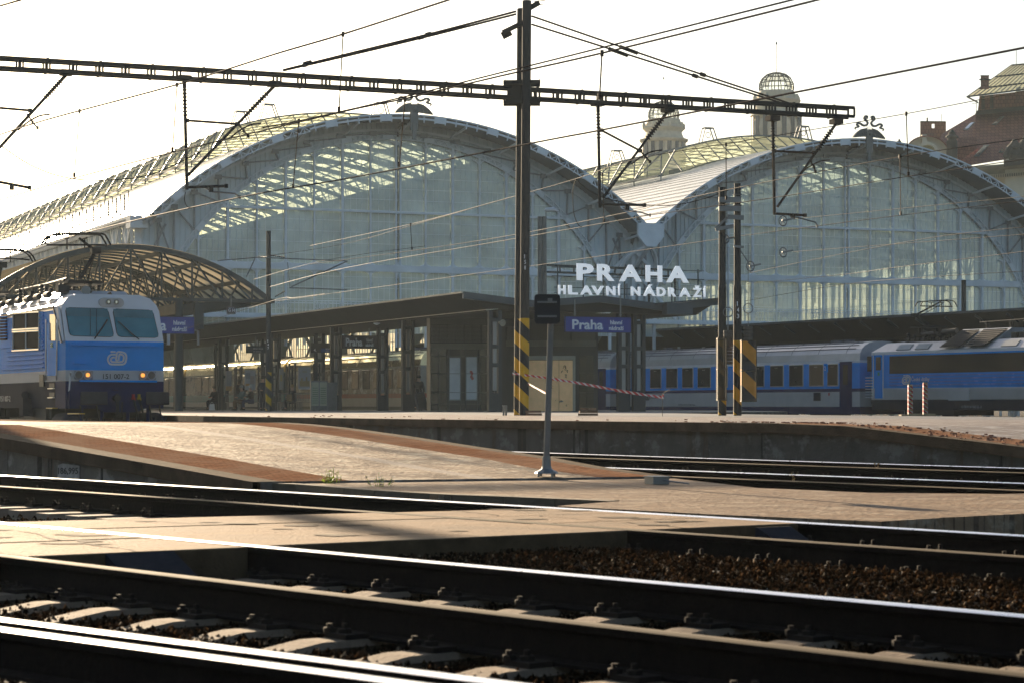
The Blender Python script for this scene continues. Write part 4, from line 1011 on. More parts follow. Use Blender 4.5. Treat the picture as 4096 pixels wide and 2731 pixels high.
    # ornament on the crown: winged wheel, ribbons, pendant
    ORN=M('grey green cast ornament',(.15,.17,.165),.6,.1,.15,3)
    Y0=-3.0;zc=0.;KS=.40;zc0=zo(0)+.18
    P_=lambda u,z,n=Y0:HP(c+u*KS,Y0+(n-Y0)*KS,zc0+z*KS)
    a=MB()
    for s in (-1,1):
        top=[(.35,1.2),(.9,1.3),(1.6,1.15),(2.2,.75),(2.7,.35),(3.1,-.1),(3.25,-.35)];bot=[(2.4,-.28),(1.2,-.15),(.35,-.1)]
        poly=[P_(s*x,zc+z) for x,z in top+bot]
        a.ext(poly,AX*.16)
        for j in range(6): a.tube(smooth_poly([P_(s*(.5+.2*j),zc+1.4-.07*j,Y0-.05),P_(s*(.9+.33*j),zc+.8-.1*j,Y0-.09),P_(s*(1.0+.42*j),zc+.0-.05*j,Y0-.05)],3),.03,5)
    a.build('wings',ORN,hall)
    a=MB();cc=P_(0,zc+.35,Y0-.1);a.ring(cc,.29,.04,AX,20);a.tube([cc+AX*.1,cc-AX*.02],.28,20)
    for j in range(6): an=j*math.pi/3;a.bar(cc-AX*.06,cc-AX*.06+BX*math.cos(an)*.26+UZ*math.sin(an)*.26,.035,.035)
    a.tube([cc-AX*.15,cc],.07,10);a.build('wheel',ORN,hall)
    a=MB()
    for s,pts in ((-1,[(.25,2.6),(.15,2.95),(.45,3.25),(.75,2.95),(.55,2.55),(.15,2.1),(.35,1.8),(.9,1.75),(1.4,2.05),(1.9,2.25),(2.3,2.15),(2.25,1.9),(1.95,1.6),(2.3,1.45),(2.7,1.5),(2.85,1.3),(2.6,1.2)]),(1,[(.55,2.7),(.8,3.05),(1.0,3.3),(1.2,3.0),(.9,2.5),(.5,2.2),(.45,3.0),(.75,3.35)])):
        pass
    rib=[(.62,2.95),(.42,3.3),(.85,3.35),(1.0,2.95),(.55,2.55),(.35,2.2),(.75,1.8),(1.3,1.8),(1.9,2.1),(2.35,2.1),(2.5,1.85),(2.1,1.55),(2.5,1.4),(2.8,1.35),(2.85,1.15),(2.6,1.05)]
    for s in (-1,1): a.tube(smooth_poly([P_(s*x,zc+z) for x,z in rib],4),[.085 if i<40 else .085-.0025*(i-40) for i in range(len(rib)*4-3)],6)
    for j in range(-2,3): a.tube([P_(j*.12,zc+1.1),P_(j*.32,zc+1.9)],.014,5)
    a.build('ribbons',ORN,hall)
    a=MB();a.box(P_(0,-.9),(.50,.16,.62),.4);a.box(P_(-.5,-2.2),(.11,.12,.6),.4);a.box(P_(.5,-2.2),(.11,.12,.6),.4);a.box(P_(-.16,-2.9),(.13,.12,1.2),.4);a.box(P_(.16,-2.9),(.13,.12,1.2),.4);a.build('pendant',ORN,hall)
    a=MB();a.grid([[HP(c+u,LEN,0) for u in (-16.65,16.65)],[HP(c+u,LEN,12.3) for u in (-16.65,16.65)]]);a.add([HP(c+u,LEN,zo(u)) for u in us]+[HP(c+16.65,LEN,12.2),HP(c-16.65,LEN,12.2)],[tuple(range(len(us)+2))]);a.build('end_wall',INT,hall)
# valley gutter boss
a=MB();a.ext([HP(SP/2+u,-2.95,z) for u,z in ((-.95,12.75),(.95,12.75),(.95,11.9),(.35,11.2),(-.35,11.2),(-.95,11.9))],AX*.25)
for s in (-1,1): a.tube(smooth_poly([HP(SP/2,-2.7,11.3),HP(SP/2+s*1.0,-1.6,10.6),HP(SP/2+s*1.6,-.4,9.0)],4),.14,6)
a.bar(HP(SP/2,-2.6,11.2),HP(SP/2,0,9.8),.2);a.build('valley_gutter_head',STEEL_LIGHT,hall)
a=MB()
for u0,z0,u1,z1 in ((-2.4,9.,0,11.2),(2.4,9.,0,11.2),(-.0,11.2,0,6.),(-3.2,6.6,-.6,9.3),(3.2,6.6,.6,9.3)): a.bar(HP(SP/2+u0,-.2,z0),HP(SP/2+u1,-.2,z1),.2,.14,up=AX)
a.build('valley_brace',STEEL_LIGHT,hall)
# side walls
for t_,out in ((-16.65,-1),(49.95,1)):
    a=MB();a.grid([[HP(t_,n,z) for z in (4.5,12.2)] for n in (0,70,140,LEN)]);a.build('side_glazing',SIDEG,hall)
    a=MB()
    k=0;n=0.
    while n<LEN:
        a.bar(HP(t_+out*.1,n,0),HP(t_+out*.1,n,12.2),.28 if k%3==0 else .07,.2)
        if k%3==0:
            for j in range(4): a.bar(HP(t_+out*.15,n,10.6),HP(t_+out*.15,n+(-1.2,-.6,.6,1.2)[j],12.1),.12)
            a.bar(HP(t_+out*.18,n,9.6),HP(t_+out*.18,n,10.9),.3,.3)
            a.bar(HP(t_-out*.3,n,0),HP(t_-out*.3,n+3.3,5),.25);a.bar(HP(t_-out*.3,n+3.3,0),HP(t_-out*.3,n,5),.25)
        n+=1.1;k+=1
    for z in (5,7,9,11): a.bar(HP(t_,0,z),HP(t_,LEN,z),.07)
    a.bar(HP(t_,0,12.25),HP(t_,LEN,12.25),.5,.3);a.bar(HP(t_+out*.6,0,12.3),HP(t_+out*.6,LEN,12.3),.25,.15)
    a.build('side_wall_frame',STEEL_LIGHT,hall)
    a=MB();n=.5
    while n<LEN*.7:
        for z in (0,): a.bar(HP(t_+out*.7,n,12.35),HP(t_+out*.7,n,13.9),.06)
        m_=n+1.1
        for e in (-.12,0,.12): a.bar(HP(t_+out*.7,m_+e*1.3,12.75),HP(t_+out*.7,m_+e,13.6),.03)
        a.ring(HP(t_+out*.7,m_,13.6),.16,.03,BX,8)
        a.tube(smooth_poly([HP(t_+out*.7,n,12.5),HP(t_+out*.7,n+.6,12.85),HP(t_+out*.7,n+1.1,12.95),HP(t_+out*.7,n+1.6,12.85),HP(t_+out*.7,n+2.2,12.5)],3),.025,4)
        n+=2.2
    a.bar(HP(t_+out*.7,.5,13.65),HP(t_+out*.7,n,13.65),.03);a.build('gutter_railing',M('dark railing',(.06,.06,.055),.5,.3,.1,2),hall)
    a=MB();a.bar(HP(t_+out*.2,-.05,0),HP(t_+out*.2,-.05,12.3),.5,.4);a.box(HP(t_+out*.4,-.4,11.9),(1.1,1.2,.7),.4);a.build('corner_post',STEEL_LIGHT,hall)
# columns along the middle and inner framework near the ground
a=MB()
for k in range(18):
    n=3+k*9.5
    a.bar(HP(SP/2,n,0),HP(SP/2,n,12),.5,.5)
    for s in (-1,1):
        a.bar(HP(SP/2,n,6),HP(SP/2+s*3.2,n,11.5),.25);a.bar(HP(SP/2,n,8),HP(SP/2,n+s*3.2,12),.2);a.bar(HP(SP/2-.4,n,0),HP(SP/2+.4,n+9.5,7),.15) if s==1 else a.bar(HP(SP/2,n+9.5,0),HP(SP/2,n,7),.15)
a.build('middle_column',INT,hall)
# station brick building inside, seen low through the right arch
SB=M('interior station wall',(.30,.14,.08),.8,0,.25,.5,col2=(.40,.33,.24))
a=MB()
for k in range(9):
    w=random.uniform(2.2,3.4);a.box(HP(30+k*3.4,55+k*2,4.0+random.random()*1.5),(w,3,8+random.random()*2.5),.4)
a.build('inner_building',SB,hall)
# ================================================================ canopies and platform furniture
CO=Vector((-2.14,97,0))
def CP(t,n,z): return CO+BX*t+AX*n+UZ*z
WARMSTEEL=M('brushed steel door with warm reflected tint',(.80,.50,.29),.30,.9,.15,1.2)  # warm reflection of the sunlit ground put into the steel's colour
FASC=M('blue grey fascia beam',(.06,.08,.095),.45,.2,.15,1)
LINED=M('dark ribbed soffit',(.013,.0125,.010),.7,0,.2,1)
can=thing('platform_canopy','long flat dark canopy with folded edges over the middle platform','canopy',CP(6,0,.53))
prof=[(0,5.66),(3.3,5.34),(6.56,5.61),(9.78,5.27),(12.6,5.62)]
CL=90;CR=11
a=MB()
for (t0,z0),(t1,z1) in zip(prof,prof[1:]):
    e_=CL if t0<6 else CR
    a.hexa([CP(t0,0,z0-.08),CP(t1,0,z1-.08),CP(t1,e_,z1-.08),CP(t0,e_,z0-.08),CP(t0,0,z0),CP(t1,0,z1),CP(t1,e_,z1),CP(t0,e_,z0)])
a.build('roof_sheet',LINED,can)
a=MB()
for (t0,z0),(t1,z1) in zip(prof,prof[1:]): a.bar(CP(t0,-.06,z0-.12),CP(t1,-.06,z1-.12),.16,.30)
a.bar(CP(9.6,-.3,5.1),CP(10.9,-.3,5.1),.5,.5);a.bar(CP(9.2,-.25,5.32),CP(12.4,-.25,5.62),.3,.06)
a.build('front_fascia',FASC,can)
a=MB()   # sloping soffit on both sides and a flat lining
a.grid([[CP(.02,n,5.57),CP(1.12,n,4.98),CP(1.16,n,4.86),CP(5.4,n,4.86),CP(6.5,n,5.5)][::-1] for n in (.1,CL)]);a.grid([[CP(5.4,n,4.86),CP(11.4,n,4.86),CP(12.5,n,5.5)][::-1] for n in (.1,CR)])
a.add([CP(.02,.1,5.57),CP(1.12,.1,4.98),CP(11.4,.1,4.86),CP(12.5,.1,5.5),CP(9.78,.1,5.2),CP(6.56,.1,5.5),CP(3.3,.1,5.25)],[(0,1,2,3,4,5,6)])
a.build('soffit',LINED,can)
a=MB();k=.9
while k<CL: a.add([CP(.03,k,5.56),CP(.78,k,5.52-.0),CP(.78,k,5.17)],[(0,1,2)]);a.add([CP(.03,k+.05,5.56),CP(.78,k+.05,5.52),CP(.78,k+.05,5.17)],[(0,1,2)]);k+=2.35
a.build('edge_rib',LINED,can)
a=MB();a.bar(CP(-.03,-.05,5.66),CP(-.03,CL,5.66),.06,.07);a.bar(CP(1.13,.1,4.93),CP(1.13,CL,4.93),.03,.03);a.build('gutter_lip',M('worn bright metal edge',(.42,.40,.36),.35,.7,.2,3),can)
STRIP=M('silver grey service strip',(.34,.33,.31),.4,.4,.15,1,vmap=(4,4,.3))  # silver strip set between the twin posts
def post(t_,n_,ztop=4.9):
    for dt in (-.22,.22):
        a=MB();a.box(CP(t_+dt,n_,(ztop+.53)/2),(.17,.22,ztop-.53),.4);a.build('post',POSTM,can)
    a=MB();a.box(CP(t_,n_,2.95),(.17,.08,3.0),.4);a.build('service_strip',STRIP,can)
    for z in (1.25,2.55,3.35,4.5): a=MB();a.box(CP(t_,n_,z),(.52,.18,.17),.4);a.build('collar',POSTM,can)
    a=MB();a.box(CP(t_,n_,.9),(.34,.2,.74),.4);a.build('plinth',POSTM,can)
for i in range(8): post(1.5,-.7+10.9*i+.7)
for i in range(1,7): post(3.95,10.7*i)
for t_,n_ in ((8.0,.6),(8.75,.6)): post(t_,n_)
# loudspeakers
def speaker(x,y,Y,lab):
    p=W(x,y,Y);t=thing('loudspeaker',lab,'loudspeaker',p,'loudspeakers under the canopy');a=MB();d=Vector((.5,-.8,-.1)).normalized()
    a.tube([p-d*.28,p-d*.12,p,p+d*.02],[.05,.08,.15,.16],10);a.build('horn',M('beige horn',(.28,.25,.18),.5),t,smooth=True)
    a=MB();a.bar(p-d*.2,p-d*.2+UZ*.3,.03);a.build('bracket',POSTM,t)
speaker(2010,1292,97,'horn loudspeaker at the canopy corner beside the tall mast');speaker(1355,1346,118,'horn loudspeaker on the canopy post left of the hanging name sign')
c=W(1507,1292,108);t=thing('dome_camera','small white dome camera under the canopy edge','camera',c);a=MB();a.lathe([(.16,0),(.15,-.05),(.02,-.11)],12,tuple(c));a.build('dome',WHITE,t)
# service building with louvres, posters and warm-tinted steel doors
KO=8.
def kt(x,n=KO):
    o=CP(0,n,0);k=(x-CX)/FO;return (k*o.y-o.x)/(BX.x-k*BX.y)
def KP(x,y,dn=0.,n=KO):
    t_=kt(x,n-dn);p=CP(t_,n-dn,0);return W(x,y,p.y)
kb=thing('service_building','dark service building under the canopy with louvres, two posters and warm-tinted steel double doors','building',CP(4,KO,.53))
a=MB()
tl,tr=kt(1720),kt(2392);zt_=4.86
for q0,q1,dp in ((tl,kt(2010),.45),(kt(2010),tr,1.2)): a.hexa([CP(q0,KO,.53),CP(q1,KO,.53),CP(q1,KO+dp,.53),CP(q0,KO+dp,.53),CP(q0,KO,zt_),CP(q1,KO,zt_),CP(q1,KO+dp,zt_),CP(q0,KO+dp,zt_)])
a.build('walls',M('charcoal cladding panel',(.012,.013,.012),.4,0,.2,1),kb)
def quad(mb,x0,y0,x1,y1,dn,th=.03,mi=0):
    p=[KP(x0,y1,dn),KP(x1,y1,dn),KP(x1,y0,dn),KP(x0,y0,dn)];mb.ext(p,AX*th,mi)
SHG=M('dark shop glass',(.012,.014,.013),.08,0,.1,1,spec=.6)
for i,(x0,x1) in enumerate(((1726,1757),(1758,1788),(1790,1822),(1823,1855),(1857,1888),(1889,1922),(1924,1950),(1951,1978),(2026,2070),(2200,2280),(2285,2380))):
    a=MB();z0=1372-8*(x0>2000);z1=1303+(5 if x0>2000 else 0);n_=13
    for j in range(n_): y=z1+(z0-z1)*j/n_;p,q=KP(x0+1,y,.06),KP(x1-1,y,.06);a.bar(p,q,.10,.03)
    a.build('louvre_panel',M('louvre steel',(.10,.10,.095),.35,.6,.1,2) if i==0 else bpy.data.materials['louvre steel'],kb)
a=MB();quad(a,1722,1373,1980,1394,.07);quad(a,2024,1362,2385,1385,.07);a.build('lintel',M('dull steel lintel',(.12,.115,.10),.4,.5,.2,1),kb)
for x0,x1 in ((1726,1755),(1757,1788),(1923,1949),(1951,1977)):
    for y0,y1 in ((1396,1423),(1427,1490),(1495,1565),(1570,1612),(1616,1640)):
        a=MB();quad(a,x0,y0,x1,y1,.03);a.build('window_pane',SHG,kb)
POSTER=M('pale poster face',(.62,.66,.68),.25,0,.15,.6)
for x0,x1,yy in ((1799,1840,1430),(1866,1907,1427)):
    a=MB();quad(a,x0,yy,x1,1596,.08,.02);o=a.build('poster',POSTER,kb)
    if x0>1850:
        b=MB();
        for (cx_,cy_,w_,h_) in ((1888,1492,5,16),(1886,1505,7,14),(1890,1512,4,12),(1884,1486,3,8)): b.M=None;p=KP(cx_,cy_,.10);b.ring(p,.05,.02,AX,8);b.box(p,(w_/85,.006,h_/85),.4)
        b.build('red_emblem',plain('faded red print',(.45,.10,.08),.5),o)
    a=MB()
    for q in ((x0-3,yy-3,x1+3,yy),(x0-3,1597,x1+3,1601),(x0-3,yy,x0-.5,1597),(x1+.5,yy,x1+3,1597)): quad(a,*q,.10,.04)
    a.build('poster_frame',GALV,o)
a=MB()
for x in (1722,1756,1789,1796,1843,1862,1910,1921,1950,1979): quad(a,x-1,1394,x+1,1642,.09,.05)
for y in (1395,1425,1493,1568,1614,1641): quad(a,1722,y-1,1979,y+1,.085,.04)
a.build('window_frame',M('steel window frame',(.13,.13,.12),.4,.5,.1,2),kb)
for x0,x1 in ((2113,2182),(2184,2235),(2237,2291)):
    a=MB();quad(a,x0,1440,x1,1651,.05,.04);d=a.build('steel_door',WARMSTEEL,kb)
    if x0>2230:
        b=MB()
        rr=random.Random(3)
        for k in range(9):
            cx_=2243+rr.random()*26;cy_=1463+rr.random()*42;pts=[KP(cx_+rr.uniform(-5,5),cy_+rr.uniform(-7,7),.06) for q in range(4)];b.tube(smooth_poly(pts,4),.010,4)
        b.build('scrawl',plain('brown marker',(.05,.03,.02),.6),d)
        b=MB();b.tube([KP(2238,1605,.09),KP(2252,1603,.09)],.03,6);b.tube([KP(2245,1603,.05),KP(2245,1603,.12)],.05,8);b.build('handle',GALV,d)
a=MB();quad(a,2111,1422,2294,1438,.07);quad(a,2292,1422,2302,1651,.07);a.build('door_frame',M('pale steel door frame',(.30,.29,.26),.35,.7,.1,1),kb)
for x0,x1 in ((2318,2345),(2347,2374)):
    for y0,y1 in ((1422,1488),(1492,1566),(1570,1640)): a=MB();quad(a,x0,y0,x1,y1,.03);a.build('window_pane',SHG,kb)
# hanging name sign
def name_sign(o,dirx,w,h,lab,par_rods,dark=False):
    t=thing('name_sign',lab,'sign',o,'blue station name signs')
    m=frame(o,dirx)
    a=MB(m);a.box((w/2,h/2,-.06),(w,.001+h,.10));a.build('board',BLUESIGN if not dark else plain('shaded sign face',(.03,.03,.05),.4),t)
    a=MB(m)
    for p,q in (((0,0),(w,0)),((w,0),(w,h)),((w,h),(0,h)),((0,h),(0,0))): a.bar((p[0],p[1],-.005),(q[0],q[1],-.005),.03,.03,up=Vector((0,0,1)))
    a.build('rim',POSTM,t)
    mm=m.copy();LM=LETTER
    words('Praha',w*.465,h*.64,m@Matrix.Translation((w*.105,h*.17,.0)),'big_word',LM,t,.02,.022)
    words('hlavní',w*.185,h*.27,m@Matrix.Translation((w*.68,h*.52,.0)),'small_word',LM,t,.02,.022)
    words('nádraží',w*.225,h*.27,m@Matrix.Translation((w*.66,h*.15,.0)),'small_word',LM,t,.02,.022)
    for x,zz in par_rods: 
        a=MB(m);a.bar((x,h,-.06),(x,h+zz,-.06),.05,.05,up=Vector((0,0,1)));a.box((x,h+.1,-.06),(.12,.03,.03));a.build('hanger',GALV,t)
    return t
o=W(2261,1328,98.);name_sign(o,BX,3.2,.68,'blue station name sign hanging from the front of the flat canopy, big word first',((.48,.75),(2.7,.85)))
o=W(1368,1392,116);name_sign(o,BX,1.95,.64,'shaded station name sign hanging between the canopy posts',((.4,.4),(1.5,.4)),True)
AO=Vector((-18.7,110,0))
def AP(t,n,z): return AO+BX*t+AX*n+UZ*z
k=(778-CX)/FO;oo=AP(0,-.6,0);tr_=(k*oo.y-oo.x)/(BX.x-k*BX.y)
o=AP(tr_-3.3,-.6,0);o=Vector((o.x,o.y,HC+(YH-1336)/FO*(o.y+1.2)));name_sign(o,BX,3.3,.83,'violet blue station name sign on the teal column, half hidden by the left locomotive',())
# destination board and sector signs
def board(x0,y0,x1,y1,Y,lab,name='sector_sign',txts=(),face=(.03,.02,.03),frame_=True):
    p=W(x0,y1,Y);w=(x1-x0)/FO*Y/.93;h=(y1-y0)/FO*Y;t=thing(name,lab,'sign',p);m=frame(p,BX)
    a=MB(m);a.box((w/2,h/2,-.05),(w,h,.08));a.build('board',plain('board face %d'%int(x0),face,.4),t)
    for tx,u,v,uw,vh,col in txts: words(tx,w*uw,h*vh,m@Matrix.Translation((w*u,h*v,0)),'lettering',col,t,.02,.01)
    a=MB(m);a.bar((w*.5,h,-.05),(w*.5,h+.5,-.05),.04,.04,up=Vector((0,0,1)));a.build('hanger',GALV,t)
    return t,m,w,h
DIM=plain('dim lettering',(.30,.32,.34),.5);YEL=plain('yellow display text',(.45,.42,.12),.5)
board(909,1226,941,1257,106,'small square sector sign G and H under the arch of the canopy',txts=(('SEKTOR',.15,.74,.7,.14,DIM),('G H',.12,.28,.76,.42,LETTER),('<->',.2,.06,.6,.12,DIM)))
board(985,1383,1062,1411,124,'dark departure display hanging left of the slim mast','departure_display',(('BRNO HL.N.',.35,.5,.5,.28,DIM),('via Sadova',.35,.15,.4,.2,DIM)),(.01,.03,.04))
t_,m_,w_,h_=board(1245,1371,1327,1409,120,'platform indicator with number four and blue destination display','departure_display',(('4.',.12,.12,.12,.3,LETTER),('BUDAPEST',.68,.30,.28,.16,LETTER),('via Brno hl.n.',.68,.12,.28,.12,LETTER)),(.012,.018,.03))
a=MB(m_);a.box((w_*.72,h_*.25,.0),(w_*.52,h_*.42,.02));a.build('display',plain('blue display',(.02,.09,.32),.4),t_)
board(1609,1402,1623,1413,115,'tiny square sign with letter E under the canopy',txts=(('E',.3,.2,.4,.6,LETTER),))
# poster frames, benches, info board
def posterstand(x0,x1,y0,y1,Y,lab,col,prints):
    p=W(x0,1640,Y);p.z=.53;t=thing('poster_stand',lab,'poster',p,'lit poster stands on the middle platform');w=(x1-x0)/FO*Y/.93;zb=HC+(YH-y1)/FO*Y;zt=HC+(YH-y0)/FO*Y
    m=frame(Vector((p.x,p.y,zb)),BX);h=zt-zb
    a=MB(m);a.box((w/2,h/2,0),(w,h,.05));a.build('poster',plain('poster paper %d'%x0,col,.35),t)
    for (u,v,uw,vh,c) in prints: a=MB(m);a.box((w*(u+uw/2),h*(v+vh/2),.03),(w*uw,h*vh,.012));a.build('print',plain('print %d %d'%(x0,int(u*100+v*1000)),c,.5),t)
    for dx in (-.18,-.5,w+.18,w+.5):
        a=MB(m);a.bar((dx,.53-zb,0),(dx,h+.18,0),.09,.09,up=Vector((0,0,1)));a.build('upright',POSTM,t)
    a=MB(m)
    for y in (-.1,h*.5,h+.05): a.bar((-.55,y,-.02),(-.1,y,-.02),.05,.05,up=Vector((0,0,1)));a.bar((w+.1,y,-.02),(w+.55,y,-.02),.05,.05,up=Vector((0,0,1)))
    a.build('crossbar',POSTM,t)
OR_=(.45,.28,.12)
posterstand(903,926,1482,1560,128,'pale poster with an orange lower band, first on the platform',(.30,.29,.28),((0,0,1,.22,OR_),))
posterstand(979,1020,1478,1558,126,'white text poster in a frame left of the slim mast',(.42,.42,.42),((.05,.55,.45,.3,(.3,.3,.3)),(.05,.2,.4,.12,OR_),(.5,.3,.4,.4,(.40,.33,.28))))
posterstand(1117,1133,1472,1557,122,'narrow poster with a faded yellow circle right of the slim mast',(.38,.36,.31),((.2,.4,.5,.3,(.45,.36,.15)),))
posterstand(1193,1241,1466,1555,120,'poster with a golden skyline of small figures',(.42,.41,.40),((.1,.12,.8,.25,(.38,.28,.13)),(.2,.35,.15,.15,(.38,.28,.13)),(.6,.35,.12,.2,(.38,.28,.13)),(.3,.75,.4,.08,(.40,.36,.28)),(0,0,1,.05,(.55,.55,.56))))
def bench(x,Y,lab,w=2.2):
    p=pos(x,Y);t=thing('platform_bench',lab,'bench',p,'metal benches on the middle platform');m=frame(p,BX)
    a=MB(m);a.box((w/2,.45,0),(w,.03,.42));a.build('seat',GALV,t)
    a=MB(m)
    for k in range(int(w/.09)): a.bar((k*.09+.03,.5,-.22),(k*.09+.03,.92,-.30),.02,.02,up=Vector((0,0,1)))
    a.bar((0,.92,-.30),(w,.92,-.30),.03,.03,up=Vector((0,0,1)));a.build('backrest',GALV,t)
    for x_ in (.1,w-.1): 
        a=MB(m);a.bar((x_,0,.15),(x_,.45,.15),.05,.05,up=Vector((0,0,1)));a.bar((x_,0,-.15),(x_,.45,-.15),.05,.05,up=Vector((0,0,1)));a.bar((x_,.03,-.2),(x_,.03,.2),.05,.05,up=Vector((0,0,1)));a.build('leg',GALV,t)
bench(905,128,'metal bench beside the first poster');bench(950,126,'metal bench under the seated pair in pale hats',2.4);bench(1118,120,'metal bench with a seated woman on it',1.3);bench(1185,118,'empty metal bench in front of the golden poster',1.6)
p=pos(1240,114);t=thing('info_stand','waist high timetable stand with pale sheets beside a grey cabinet','timetable',p);m=frame(p,BX)
a=MB(m);a.box((.47,.78,0),(.9,1.5,.12));a.build('case',GALV,t)
a=MB(m);a.box((.25,.85,.07),(.38,1.2,.01));a.box((.68,.85,.07),(.38,1.2,.01));a.build('sheet',plain('timetable sheet',(.42,.44,.33),.4),t)
a=MB(m)
for k in range(16): a.box((.25+.43*(k%2),.4+.06*(k//2)*1.8,.08),(.3,.03,.01))
a.build('print',plain('green print',(.12,.20,.10),.5),t)
a=MB(m);a.box((1.15,.72,-.1),(.5,1.45,.5));a.build('cabinet',GALV,t)
# arched canopy
ac=thing('arched_canopy','barrel vaulted canopy with amber sheets over dark teal ribs behind the left locomotive','canopy',AP(0,0,.53))
RR=11.2;HW=7.17;ZC=8.63-RR
def az(t): return ZC+math.sqrt(RR*RR-t*t)
ts=[-HW+2*HW*i/28 for i in range(29)]
AMB=glass('amber translucent sheet',(.66,.58,.42),.5,(.50,.41,.26),.8,.4,-1.,True)
a=MB();a.grid([[AP(t,n,az(t)+.06) for t in ts] for n in (0,20,40,62)]);a.build('roof_sheet',AMB,ac)
a=MB()
for k in range(34):
    n=k*1.75
    for i in range(28):
        if k%5 or True: a.bar(AP(ts[i],n,az(ts[i])-.02),AP(ts[i+1],n,az(ts[i+1])-.02),.14,.10,up=UZ)
a.build('rafter',TEAL,ac)
def arch_truss(n,full,nm):
    a=MB()
    for i in range(28): a.bar(AP(ts[i],n,az(ts[i])-.1),AP(ts[i+1],n,az(ts[i+1])-.1),.16,.24)
    a.bar(AP(-HW,n,6.0),AP(HW,n,6.0),.16,.16)
    for i in range(2,27,3 if full else 6):
        a.bar(AP(ts[i],n,az(ts[i])-.1),AP(ts[i],n,6.0),.09)
    if full:
        for i in (2,5,8,11): a.bar(AP(ts[i+3],n,az(ts[i+3])-.1),AP(ts[i],n,6.),.08);a.bar(AP(-ts[i+3],n,az(ts[i+3])-.1),AP(-ts[i],n,6.),.08)
    a.build(nm,TEAL,ac)
arch_truss(-.1,True,'front_truss')
for k in range(1,5): arch_truss(k*13.,True,'inner_truss')
a=MB()
for t in (-5.5,-3.5,-1.5,1.5,3.5,5.5):
    z=az(t)-.25;a.bar(AP(t,0,z),AP(t,60,z),.12,.2)
    for k in range(0,15): a.bar(AP(t,k*4,z),AP(t,k*4+2,6.05),.07);a.bar(AP(t,k*4+2,6.05),AP(t,k*4+4,z),.07)
a.build('purlin',TEAL,ac)
a=MB()
for s in (-1,1): a.bar(AP(s*HW,-.2,6.0),AP(s*HW,62,6.0),.25,.2)
for k in range(30): a.bar(AP(2.43,.3+k*2,5.6),AP(6.2,.3+k*2,5.95),.08,.35)
a.bar(AP(2.43,-.1,5.55),AP(2.43,60,5.55),.3,.5);a.box(AP(3.4,-.1,5.2),(.45,.3,1.3),.4)
a.build('edge_beam',TEAL,ac)
for s in (-1,1):
    for k in range(0,5):
        a=MB();a.tube([AP(s*2.43,k*12.,.53),AP(s*2.43,k*12.,6.)],.21,12);a.build('column',TEAL,ac,smooth=True)
# right canopy, seen behind the right-hand train
rc=thing('platform_canopy','long dark canopy edge running behind the blue coaches on the right','canopy',Vector((26.9,118,0)))
d_=Vector((-.46,.888,0));n_=Vector((.888,.46,0));o_=Vector((28.6,114.6,0))
a=MB()
RP=lambda s,u,z:o_+d_*s+n_*u+UZ*z
a.hexa([RP(-40,0,5.75),RP(-40,10,5.6),RP(80,10,5.6),RP(80,0,5.75),RP(-40,0,5.9),RP(-40,10,5.75),RP(80,10,5.75),RP(80,0,5.9)])
a.build('roof_sheet',LINED,rc)
a=MB();a.grid([[RP(s,0.02,5.76),RP(s,1.6,4.75),RP(s,9,4.7)][::-1] for s in (-40,80)]);a.build('soffit',LINED,rc)
a=MB();a.bar(RP(-40,-.04,5.85),RP(80,-.04,5.85),.08,.12);
k=-39
while k<40: a.bar(RP(k,.1,5.68),RP(k,.9,5.25),.10,.2);k+=2.6
a.build('gutter_lip',FASC,rc)
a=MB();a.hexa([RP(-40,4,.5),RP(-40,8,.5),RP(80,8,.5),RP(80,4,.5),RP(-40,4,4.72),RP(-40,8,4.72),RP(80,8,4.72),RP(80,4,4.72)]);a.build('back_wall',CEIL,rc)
# roof lettering PRAHA HLAVNÍ NÁDRAŽÍ
LO=W(2307,1120,112);ls=thing('roof_lettering','large white free-standing PRAHA HLAVNÍ NÁDRAŽÍ letters on steel rails above the canopy','lettering',LO)
m=frame(LO,BX)
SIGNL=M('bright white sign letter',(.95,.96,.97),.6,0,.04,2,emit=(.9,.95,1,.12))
SIDEL=plain('grey letter side',(.25,.26,.28),.4)
tot=(kt(2754,13)-kt(2307,13));ot=CP(0,0,0)
def lt(x): 
    k=(x-CX)/FO;return (k*LO.y-LO.x)/(BX.x-k*BX.y)
def letters(s,xs,yb,h,h2=None):
    for ch,(x0,x1) in zip(s,xs):
        t0,t1=lt(x0),lt(x1);hh=h*(1.0 if ch.upper() in 'PRAHALVNDZ' and ch in 'PRAHLVNDZ' else 1.28)
        mm=m@Matrix.Translation((t0,yb,0))
        a=words(ch,t1-t0,hh,mm,'letter',SIGNL,ls,.10,.035)
def xr(a,sc_,o): return [(o+x0/sc_,o+x1/sc_) for x0,x1 in a]
letters('PRAHA',[(2307,2374),(2389,2457),(2477,2566),(2583,2648),(2666,2754)],-.02,.84)
y2=-.74
cells=[(2233,2262),(2273,2311),(2321,2370),(2366,2415),(2425,2461),(2473,2482),(2524,2561),(2573,2622),(2628,2662),(2673,2704),(2716,2762),(2772,2806),(2815,2824)]
letters('HLAVNÍNÁDRAŽÍ',cells,y2,.46)
a=MB(m);t0,t1=lt(2215),lt(2830)
for y,l,r in ((.62,2215,2825),(.18,2215,2825),(y2+.36,2225,2835),(y2+.08,2225,2835)): a.bar((lt(l),y,-.25),(lt(r),y,-.25),.035,.035,up=Vector((0,0,1)))
for x in (2242,2345,2425,2510,2610,2700,2805): a.bar((lt(x),-1.6,-.35),(lt(x),.7,-.35),.05,.05,up=Vector((0,0,1)))
a.build('support_frame',TEAL,ls)
